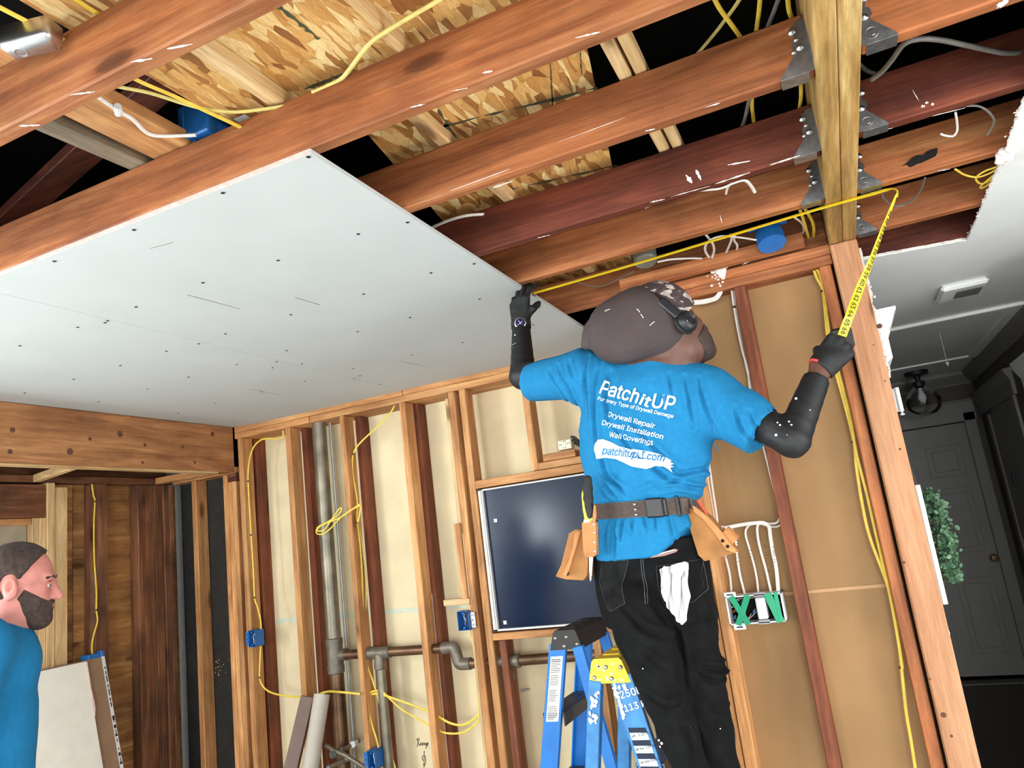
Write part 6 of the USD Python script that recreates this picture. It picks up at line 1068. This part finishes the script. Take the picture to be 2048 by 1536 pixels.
dm_ = D_.mesh(4); displace(dm_, lambda v, n: .0016 * wav(v, bx + bz_ * .5, 55, .4, .9) + .004 * wav(v, bz_, 150, .1, .3) * bump_(v, bc - bx * .105 - bz_ * .005, (.03, .06, .04))); part(W1, 'hair_bag', dm_, 'hair_bag', smooth=True, label='slouching brown fabric hair bag')
dv, dn_ = np.array(dm_.vertices), np.array(dm_.vertex_normals); kk = dn_[:, 1] < -.05; yd = LinearNDInterpolator(dv[kk][:, [0, 2]], dv[kk][:, 1])
def on_bag(px, r, name, m):
    S_ = spline([J(a, b, 2.08) for a, b in px], 6); q = yd(S_[:, 0], S_[:, 2]); S_ = S_[~np.isnan(q)]; S_[:, 1] = q[~np.isnan(q)] - .0003; part(W1, name, MB().tube(S_, r, 5), m, smooth=True)
X3 = lambda x, y: (980 + x / 4.042, 520 + y / 4.042)
on_bag([X3(870, 588), X3(960, 625), X3(1040, 665), X3(1140, 690), X3(1240, 690), X3(1320, 655)], .001, 'seam', 'belt_brown')
for a, b in (((930, 418), (972, 400)), ((1190, 398), (1215, 425)), ((1285, 525), (1322, 490)), ((1220, 440), (1240, 470))): on_bag([X3(*a), X3((a[0] + b[0]) / 2, (a[1] + b[1]) / 2 - 2), X3(*b)], .0013, 'paint_mark', 'shirt_print')
# headphones
HP = thing('headphones', 'black over-ear headphones with a wide band over the cap of the worker', 'headphones', pt1(0, 0))
r1 = A1[2]; sgn = 1 if (r1[1] < 0) else -1; rr = r1 * sgn
arc = [pt1(-.036, .03) + rr * .1 * math.cos(t) * 1.0 + u1 * (.158 * math.sin(t) - .015) for t in np.linspace(0, np.pi, 30)]
part(HP, 'headband', MB().tube(arc, .0185, 12, r2=.0065, up=f1), 'headphone', smooth=True)
for k in (2, 27): part(HP, 'slider', MB().tube([arc[k - 2] + (arc[k] - pt1(-.028, .03)) * .03, arc[k + 2] + (arc[k] - pt1(-.028, .03)) * .03], .0195, 12, r2=.0078, up=f1), 'headphone_gloss', smooth=True)
for s_ in (1, -1):
    c = pt1(-.018, -.012) + rr * s_ * .1; ax_ = nrm(rr * s_ + f1 * .1 - u1 * .1)
    part(HP, 'ear_cup', MB().lathe([(0, .012), (.014, .012), (.016, .015), (.024, .0145), (.03, .01), (.034, .002), (.034, -.004), (.03, -.012), (0, -.012)], c, ax_, 30), 'headphone', smooth=40); part(HP, 'ear_pad', MB().lathe([(.014, -.022), (.03, -.024), (.036, -.016), (.034, -.009), (.02, -.008)], c, ax_, 28), 'rubber_black', smooth=40); part(HP, 'cup_ring', MB().lathe([(.018, .0142), (.02, .0165), (.022, .0142)], c, ax_, 28), 'headphone_gloss', smooth=40)
o = arc[12]; tmh = meshkit.text_mesh('ads', .0085, .0004); v = np.array(tmh.vertices); ta = nrm(arc[9] - arc[13]); nn_ = nrm(arc[10] - pt1(-.028, .03)); part(HP, 'lettering', (arc[11] + nn_ * .0056 - f1 * .004 + v[:, :1] * ta + v[:, 1:2] * np.cross(nn_, ta) + v[:, 2:] * nn_, np.array(tmh.faces)), 'cable_grey', label='small grey letters')
# ---------------------------------------------------------------- tool belt, pouches, saw, rag
TB = thing('tool_belt', 'brown webbing tool belt with leather pouches around the waist of the worker', 'tool belt', J(1295, 1080, TY))
bL, bR = J(1191, 1024, TY), J(1392, 1010, TY); bcx = (bL + bR) / 2; ba = np.linalg.norm(bR - bL) / 2 + .004; ex = nrm(bR - bL); bdep = .114; BC = bcx + (0, .02, 0)
def belt_pt(t, r=0., z=0.): return BC + ex * (ba + r) * np.sign(math.cos(t)) * abs(math.cos(t)) ** .87 + np.array((0, 1, 0)) * (bdep + r) * np.sign(math.sin(t)) * abs(math.sin(t)) ** .87 + (0, 0, z)
tt = np.linspace(0, 2 * np.pi, 73); V = []
for t in tt[:-1]: V += [belt_pt(t, 0, -.0235), belt_pt(t, .0035, -.0235), belt_pt(t, .0035, .0235), belt_pt(t, 0, .0235)]
V = np.array(V); i = np.arange(72); j = (i + 1) % 72; Fc = []
for a, b in ((0, 1), (1, 2), (2, 3), (3, 0)): Fc += [np.stack([i * 4 + a, j * 4 + a, j * 4 + b], 1), np.stack([i * 4 + a, j * 4 + b, i * 4 + b], 1)]
part(TB, 'webbing', (V, np.vstack(Fc)), 'belt_brown')
for z in np.linspace(-.019, .019, 9): part(TB, 'webbing_rib', MB().tube([belt_pt(t, .0037, z) for t in np.linspace(np.pi * 1.02, np.pi * 1.98, 40)], .0011, 4), 'belt_brown')
def belt_box(px, w_, h_, dpt, m, name, dz=0.):
    x = J(px, 1010, TY - .1)[0]; t = min(np.linspace(np.pi, 2 * np.pi, 400), key=lambda t: abs(belt_pt(t)[0] - x)); c = belt_pt(t, .006, dz); tn = nrm(belt_pt(t + .05) - belt_pt(t - .05)); no = np.cross(tn, (0, 0, 1.)); v, f = cbox((w_ / 2, dpt / 2, h_ / 2), .004)
    part(TB, name, MB().add(v @ np.array([tn, no, (0, 0, 1)]) + c, f), m); return c, tn, no
belt_box(1306, .05, .056, .014, 'buckle_black', 'buckle'); belt_box(1325, .014, .054, .01, 'buckle_black', 'buckle_bar'); belt_box(1349, .01, .062, .008, 'buckle_black', 'buckle_slider'); belt_box(1371, .008, .06, .008, 'buckle_black', 'buckle_slider'); belt_box(1360, .026, .05, .009, 'belt_brown', 'webbing_loop')
for dz in (.014, -.001, -.016):
    c, tn, no = belt_box(1270, .006, .006, .002, 'steel', 'rivet', dz); part(TB, 'rivet', MB().lathe([(0, .003), (.003, .002), (.0045, 0)], c + no * .0 - np.array((0, .001, 0)), -no if no[1] > 0 else no, 10), 'steel')
def pouch(px0, s, name, lab, pts, y0, y1, m):
    """leather pouch: an outline as seen from behind, given a bellied depth"""
    P = [J(a, b, (y0 + y1) / 2) for a, b in pts]; poly = Polygon([(p[0], p[2]) for p in P]).buffer(.004).buffer(-.002); m_ = trimesh.creation.extrude_polygon(poly, 1.); v, f = trimesh.remesh.subdivide_to_size(np.array(m_.vertices), np.array(m_.faces), .03, max_iter=6) if 0 else (np.array(m_.vertices), np.array(m_.faces))
    part(TB, name, (np.stack([v[:, 0], y0 + (y1 - y0) * v[:, 2], v[:, 1]], 1), f[:, ::-1]), m, label=lab)
lpts = [X5(*p) for p in ((380, 590), (330, 620), (300, 740), (265, 880), (222, 968), (300, 990), (440, 998), (470, 960), (480, 780), (470, 600))]; pouch(0, -1, 'pouch', 'tan leather pouch on the left hip', lpts, 2.17, 2.34, 'leather_suede')
pouch(0, -1, 'pouch_rim', None, [X5(*p) for p in ((318, 618), (352, 614), (312, 760), (262, 925), (234, 985), (216, 968), (262, 870), (300, 740))], 2.155, 2.19, 'leather')
q = J(*X5(250, 855), 2.2); part(TB, 'hammer_loop', MB().lathe([(.017, -.02), (.02, -.02), (.02, .02), (.017, .02), (.017, -.02)], q, nrm((.3, .3, 1)), 20), 'leather', smooth=40)
rpts = [X5(*p) for p in ((1305, 400), (1350, 430), (1430, 490), (1520, 600), (1600, 720), (1675, 775), (1560, 810), (1450, 838), (1400, 790), (1340, 600))]; pouch(0, 1, 'pouch', 'tan leather pouch on the right hip', rpts, 2.19, 2.36, 'leather_suede')
pouch(0, 1, 'pouch_rim', None, [X5(*p) for p in ((1318, 395), (1360, 425), (1450, 500), (1560, 620), (1640, 730), (1675, 765), (1670, 785), (1600, 755), (1500, 610), (1400, 490), (1330, 440))], 2.16, 2.2, 'leather')
q = J(*X5(1612, 655), 2.19); part(TB, 'hammer_loop', MB().lathe([(.019, -.02), (.022, -.02), (.022, .02), (.019, .02), (.019, -.02)], q, nrm((-.6, -.1, .75)), 20), 'leather', smooth=40)
for px, py in ((1558, 690), (1600, 738), (236, 970)): q = J(*X5(px, py), 2.157); part(TB, 'eyelet', MB().lathe([(0, .001), (.0045, .001), (.005, 0)], q, (0, -1, 0), 10), 'dark_hole')
solo('pencil', MB().tube([J(*X5(1345, 338), 2.17), J(*X5(1425, 470), 2.19)], .0042, 8), 'pencil_red', 'orange-red pencil stuck in the right pouch of the tool belt', 'pencil')
# drywall saw in its sheath
SW = thing('drywall_saw', 'drywall saw with a black and yellow handle in a tan sheath on the left hip', 'saw', J(1186, 1165, 2.12)); sy = 2.115
pg = lambda pts, y: Polygon([tuple(J(*X5(*p), y)[[0, 2]]) for p in pts])
part(SW, 'sheath', MB().prism(pg(((372, 540), (395, 525), (480, 535), (485, 800), (455, 822), (400, 818), (385, 780)), sy).buffer(.003).buffer(-.001), .022, (0, sy - .011, 0), (1, 0, 0), (0, 0, 1), (0, 1, 0)), 'leather')
part(SW, 'sheath_strap', MB().prism(pg(((455, 520), (470, 380), (482, 390), (490, 470), (478, 540)), sy), .008, (0, sy - .012, 0), (1, 0, 0), (0, 0, 1), (0, 1, 0)), 'leather')
for px, py in ((460, 548), (463, 620), (465, 702), (466, 778)): part(SW, 'rivet', MB().lathe([(0, .002), (.003, .0015), (.0042, 0)], J(*X5(px, py), sy - .011), (0, -1, 0), 10), 'steel')
K_ = Field(J(1180, 1000, sy) - .12, J(1180, 1000, sy) + .12, .0035); hp_ = [J(*X5(*p), sy) for p in ((408, 165), (405, 240), (412, 330), (424, 420), (430, 480))]
for a, b, ra, rb in zip(hp_[:-1], hp_[1:], (.0125, .0145, .014, .012), (.0145, .014, .012, .011)): K_.cone(a, b, ra, rb, .008)
part(SW, 'handle_grip', K_.mesh(2), 'rubber_black', smooth=True)
part(SW, 'handle_core', MB().prism(pg(((378, 200), (385, 205), (380, 300), (388, 400), (408, 480), (470, 500), (440, 530), (390, 525), (372, 420), (362, 300)), sy), .016, (0, sy - .008, 0), (1, 0, 0), (0, 0, 1), (0, 1, 0)), 'saw_yellow'); part(SW, 'ferrule', MB().prism(pg(((383, 508), (430, 505), (438, 528), (385, 535)), sy), .02, (0, sy - .013, 0), (1, 0, 0), (0, 0, 1), (0, 1, 0)), 'steel')
teeth = [(450 + (6 if k % 2 else 0) - k * .6, 830 + k * 9) for k in range(19)]; part(SW, 'blade', MB().prism(pg([(418, 818), (424, 1010), (430, 1038), (440, 1015)] + teeth[::-1], sy), .0016, (0, sy - .001, 0), (1, 0, 0), (0, 0, 1), (0, 1, 0)), 'steel')
# rag hanging out of the right back pocket
top = [J(*X5(*p), 2.12) for p in ((1015, 935), (1060, 905), (1120, 915), (1180, 885), (1225, 865), (1250, 880))]; nU, nV = 60, 44; u_ = np.linspace(0, 1, nU); Vr = []
tx = np.interp(u_, np.linspace(0, 1, 6), [p[0] for p in top]); tz = np.interp(u_, np.linspace(0, 1, 6), [p[2] for p in top])
bt = [J(*X5(*p), 2.12) for p in ((1060, 1190), (1085, 1230), (1120, 1300), (1215, 1410), (1262, 1340), (1278, 1165))]; bx_ = np.interp(u_, [0, .14, .3, .62, .8, 1], [p[0] for p in bt]); bz2 = np.interp(u_, [0, .14, .3, .62, .8, 1], [p[2] for p in bt])
for k in range(nV):
    s_ = k / (nV - 1); x = tx + (bx_ - tx) * s_; z = tz + (bz2 - tz) * s_; y = 2.128 - .01 * np.sin(s_ * 3) - .012 * s_ + (.004 + .006 * s_) * np.sin(u_ * 19 + 2.2 * s_) + .004 * np.sin(u_ * 41 - 3 * s_); Vr.append(np.stack([x + .003 * np.sin(u_ * 20 + s_ * 6), y, z], 1))
Vr = np.vstack(Vr); i, j = np.meshgrid(np.arange(nV - 1), np.arange(nU - 1), indexing='ij'); a = i * nU + j; f = np.vstack([np.stack([a, a + nU, a + nU + 1], -1).reshape(-1, 3), np.stack([a, a + nU + 1, a + 1], -1).reshape(-1, 3)]); m_ = trimesh.Trimesh(Vr, f, process=False); nn = np.array(m_.vertex_normals) * .0012
n0 = len(Vr); be = np.concatenate([np.arange(nU), np.arange(1, nV) * nU + nU - 1, ((nV - 1) * nU + np.arange(nU - 1))[::-1], (np.arange(1, nV - 1) * nU)[::-1]]); b2 = np.roll(be, -1)
RG = thing('rag', 'white cloth rag hanging from the right back pocket of the black jeans', 'rag', J(1360, 1250, 2.12))
part(RG, 'cloth', (np.vstack([Vr + nn, Vr - nn]), np.vstack([f, f[:, ::-1] + n0, np.stack([be, be + n0, b2], 1), np.stack([b2, be + n0, b2 + n0], 1)])), 'rag_white', smooth=50)
flap = [J(*X5(*p), 2.098) for p in ((1115, 900), (1180, 880), (1248, 868), (1235, 940), (1185, 1030), (1150, 1000), (1110, 950))]; part(RG, 'folded_corner', MB().prism(Polygon([(p[0], p[2]) for p in flap]), .002, (0, 2.1, 0), (1, 0, 0), (0, 0, 1), (0, 1, 0)), 'rag_white')
# ---------------------------------------------------------------- tape measure
TM = thing('tape_measure', 'long yellow tape measure stretched under the joists and bent down to the right glove', 'tape measure', wrR + dR * .06)
pts = [(J(1068, 586, 2.475), (0, .75, .66)), (J(1100, 577, 2.47), (0, .75, .66)), (at(1270, 528, z=2.432), (0, .75, .66)), (at(1450, 474, z=2.43), (0, .75, .66)), (at(1640, 417, z=2.432), (0, .75, .66)), (at(1740, 389, z=2.434), (0, .7, .7)), (at(1778, 379, z=2.432), (0, .75, .66)), (J(1793, 385, 2.40), (.1, .9, .4)), (J(1789, 400, 2.385), (.3, .9, .2)), (J(1765, 460, 2.36), (.45, .85, .15)), (J(1742, 522, 2.34), (.6, .75, .2)), (J(1720, 576, 2.32), (.85, .45, .25)), (J(1703, 622, 2.3), (.93, .2, .3)), (J(1694, 645, 2.3), (.93, .15, .3)), (J(1684, 672, 2.3), (.93, .1, .3))]
S_ = spline([p for p, _ in pts], 12); Wd = np.stack([np.interp(np.linspace(0, len(pts) - 1, len(S_)), np.arange(len(pts)), [w[k] for _, w in pts]) for k in range(3)], 1)
tg = np.gradient(S_, axis=0); tg /= np.linalg.norm(tg, axis=1, keepdims=True); Wd -= tg * (Wd * tg).sum(1, keepdims=True); Wd /= np.linalg.norm(Wd, axis=1, keepdims=True); Nn = np.cross(tg, Wd); hw = .0125
cs = [(-hw, .0), (-hw * .5, .0018), (0, .0024), (hw * .5, .0018), (hw, 0), (hw * .5, .0011), (0, .0017), (-hw * .5, .0011)]; Vt_ = np.stack([S_ + Wd * a + Nn * b for a, b in cs], 1); n = len(S_); i, j = np.meshgrid(np.arange(n - 1), np.arange(8), indexing='ij'); j2 = (j + 1) % 8; q = np.stack([i * 8 + j, i * 8 + j2, (i + 1) * 8 + j2, (i + 1) * 8 + j], -1).reshape(-1, 4)
plain('tape_yellow', (236, 204, 40), .35, noise=.03); part(TM, 'blade', (Vt_.reshape(-1, 3), np.vstack([q[:, [0, 1, 2]], q[:, [0, 2, 3]]])), 'tape_yellow', smooth=40)
arc_ = np.concatenate([[0], np.cumsum(np.linalg.norm(np.diff(S_, axis=0), axis=1))]); tk = MB(); nu = MB()
def fr(s): k = lambda A: np.array([np.interp(s, arc_, A[:, c]) for c in range(3)]); return k(S_), nrm(k(Wd)), nrm(k(tg)), nrm(k(Nn))
camp = np.array((0, 0, CZ)); step = arc_[-1] / 66.6
for k in range(1, 67 * 2):
    p, w_, t_, n_ = fr(k * step / 2); sd = 1 if n_ @ (camp - p) > 0 else -1; ln = 1. if k % 2 == 0 else .45; a = p + w_ * hw * .95 + n_ * sd * .0008 + n_ * .0008; b = p + w_ * hw * (.95 - .8 * ln) + n_ * sd * .0008 + n_ * .0018; tk.bar(a, b, .0009, .0006, up=n_, b=.0002)
    if k % 2 == 0 and k > 100:
        tmh = meshkit.text_mesh(str(k // 2), .0125, .0003, True); v = np.array(tmh.vertices); v[:, 0] -= v[:, 0].max() / 2; v[:, 1] -= .0062; ff_ = np.array(tmh.faces)
        if sd < 0: v[:, 0] *= -1; ff_ = ff_[:, ::-1]
        nu.add(p + n_ * sd * (.0006) + n_ * .002 + v[:, :1] * t_ * (1 if sd > 0 else 1) + v[:, 1:2] * w_ * (1) * (1 if sd > 0 else 1) + v[:, 2:] * n_ * sd, ff_)
part(TM, 'tick_marks', tk, 'marker', kind='stuff'); part(TM, 'numerals', nu, 'marker', label='black inch numerals 51 to 66')
part(TM, 'case', MB().box(J(1684, 676, 2.325) - (.03, .016, .035), J(1684, 676, 2.325) + (.03, .016, .03), .008), 'cap_black'); part(TM, 'hook', MB().box(J(1068, 586, 2.475) - (.004, .012, .012), J(1068, 586, 2.475) + (.0, .012, .004), .0008), 'steel')
# ---------------------------------------------------------------- the man in the foreground at the left edge
def atd(px, py, depth): d = CAM.T @ np.array([px - 1024, py - 768, F]); return np.array([0, 0, CZ]) + d * depth / F
W2 = thing('person', 'bearded person with short dark hair in a blue t-shirt at the left edge, in profile', 'person', (*atd(-40, 1400, 2.0)[:2], 0))
D2 = 2.34; H2 = atd(36, 1170, D2); im_r, im_u = CAM[0], -CAM[1]; f2 = nrm(im_r * 1.0 - im_u * .1 + CAM[2] * .45); u2 = nrm(np.array((0, 0, 1.)) + im_u * .25 - f2 * .12)
B2 = Field(H2 + (-.55, -.5, -1.72), H2 + (.45, .45, .16), .0075)
ch = H2 + (0, 0, -.315) - f2 * .08 + CAM[2] * .02; pv = ch + (0, 0, -.42); nk = H2 - u2 * .17 - f2 * .05
r2 = nrm(np.cross(f2, (0, 0, 1.))); s2n, s2f = ch + (0, 0, .14) + r2 * .185, ch + (0, 0, .14) - r2 * .185
B2.cone(ch + (0, 0, .08), ch - (0, 0, .1), .12, .12, .05, sq=(f2, 1.25)); B2.cone(ch - (0, 0, .1), pv, .12, .125, .05, sq=(f2, 1.2)); B2.cone(nk + (0, 0, -.04), H2 - u2 * .06 - f2 * .025, .062, .056, .03); B2.cone(nk + (0, 0, -.06), s2n, .07, .055, .05); B2.cone(nk + (0, 0, -.06), s2f, .07, .055, .05)
for sh_, s_ in ((s2n, 1), (s2f, -1)):
    e = sh_ + (0, 0, -.27) + r2 * s_ * .03 - f2 * .02; w_ = e + f2 * .03 + np.array((0, 0, -.25)); B2.cone(sh_, e, .052, .042, .02); B2.cone(e, w_, .042, .03, .02); hand(B2, w_, nrm(w_ - e), r2 * s_, np.array((0, 0, 1.)), [(.4, .5, .3)] * 4, [(.045, .045, .012), (.062, .05, .03), (.075, .046, .045)], g=1.)
    hp = pv + r2 * s_ * .09 + (0, 0, -.04); kn = hp + (0, 0, (hp[2]) * -.48); an = np.array((kn[0], kn[1], .08)) - f2 * .02; B2.cone(hp, kn, .09, .06, .03); B2.cone(kn, an, .058, .04, .02); B2.cone(an + (0, 0, -.035), an + f2 * .15 + (0, 0, -.045), .036, .03, .02)
part(W2, 'body', B2.mesh(4), 'skin_light', smooth=True)
# finer head surface over the same head
hd = Field(H2 - .19, H2 + .17, .0038); A2, pt2 = head(hd, H2, f2, u2); hd.cone(nk, H2 - u2 * .06 - f2 * .025, .064, .058, .03); hd.d -= .0015; part(W2, 'face', hd.mesh(4), 'skin_light', smooth=True); eyes(W2, pt2)
hr = Field(H2 - .19, H2 + .2, .0045); head(hr, H2, f2, u2, hair=.008); hr.d -= .003; hr.cut(pt2(.052, .082), -nrm(-.8 * f2 + .6 * u2)).cut(pt2(-.06, -.055), -u2); hr.ell(pt2(-.012, 0, .08), A2, (.026, .036, .03), .004, 'c'); hr.ell(pt2(-.012, 0, -.08), A2, (.026, .036, .03), .004, 'c'); hm = hr.mesh(4); displace(hm, lambda v, n: .0015 * wav(v, (1, .4, .3), 300, .2, .8)); part(W2, 'hair', hm, 'hair_dark', smooth=True)
br = Field(H2 - .19, H2 + .17, .0042); head(br, H2, f2, u2); br.ell(pt2(.066, -.106), A2, (.032, .028, .036), .02); br.d -= .0045; br.cut(pt2(.014, .0), nrm(.62 * u2 + .5 * f2)).cut(pt2(.002, -.03), -nrm(f2 + .25 * u2)); [br.ell(pt2(-.006, .0, q_ * .08), A2, (.034, .045, .03), .004, 'c') for q_ in (-1, 1)]; br.ell(pt2(.1, -.064), A2, (.022, .008, .02), .004, 'c'); br.cone(pt2(.099, -.049, -.022), pt2(.099, -.049, .022), .006, k=.004); part(W2, 'beard', br.mesh(4), 'beard_dark', smooth=True)
for s_ in (-1, 1): part(W2, 'eyebrow', MB().tube(spline([pt2(.098, .022, s_ * .012), pt2(.096, .027, s_ * .03), pt2(.08, .022, s_ * .05)], 5), .0045, 7), 'beard_dark', smooth=True)
s3 = Field(H2 + (-.55, -.5, -.85), H2 + (.45, .45, -.08), .0065); s3.cone(ch + (0, 0, .08), ch - (0, 0, .1), .142, .142, .05, sq=(f2, 1.2)); s3.cone(ch - (0, 0, .1), pv + (0, 0, -.05), .142, .148, .05, sq=(f2, 1.2)); s3.cone(nk + (0, 0, -.075), s2n, .082, .078, .05); s3.cone(nk + (0, 0, -.075), s2f, .082, .078, .05); s3.cone(nk + (0, 0, -.06), nk + (0, 0, -.02), .08, .072, .03)
for sh_, s_ in ((s2n, 1), (s2f, -1)):
    e = sh_ + (0, 0, -.27) + r2 * s_ * .03 - f2 * .02; c = sh_ + (e - sh_) * .8; s3.cone(sh_, c, .076, .07, .04)
s3.cut(pv + (0, 0, -.1), (0, 0, -1)); s3.cone(nk + (0, 0, .0), nk + u2 * .1, .06, .066, .008, 'c'); sm = s3.mesh(4); displace(sm, lambda v, n: .005 * wav(v, (.5, .4, 1), 30, .4, 1.) + .003 * wav(v, (.9, -.2, .6), 55, 1.2, .8)); part(W2, 't_shirt', sm, 'shirt_blue', smooth=True)
q3 = Field(H2 + (-.5, -.45, -1.7), H2 + (.4, .4, -.7), .0085)
for s_ in (1, -1):
    hp = pv + r2 * s_ * .09 + (0, 0, -.04); kn = hp + (0, 0, (hp[2]) * -.48); an = np.array((kn[0], kn[1], .08)) - f2 * .02; q3.cone(hp, kn, .105, .078, .04); q3.cone(kn, an, .078, .065, .02)
q3.cone(pv + r2 * .06, pv - r2 * .06, .13, .13, .04, sq=(f2, 1.15)); part(W2, 'trousers', q3.mesh(4), 'denim_black', smooth=True)
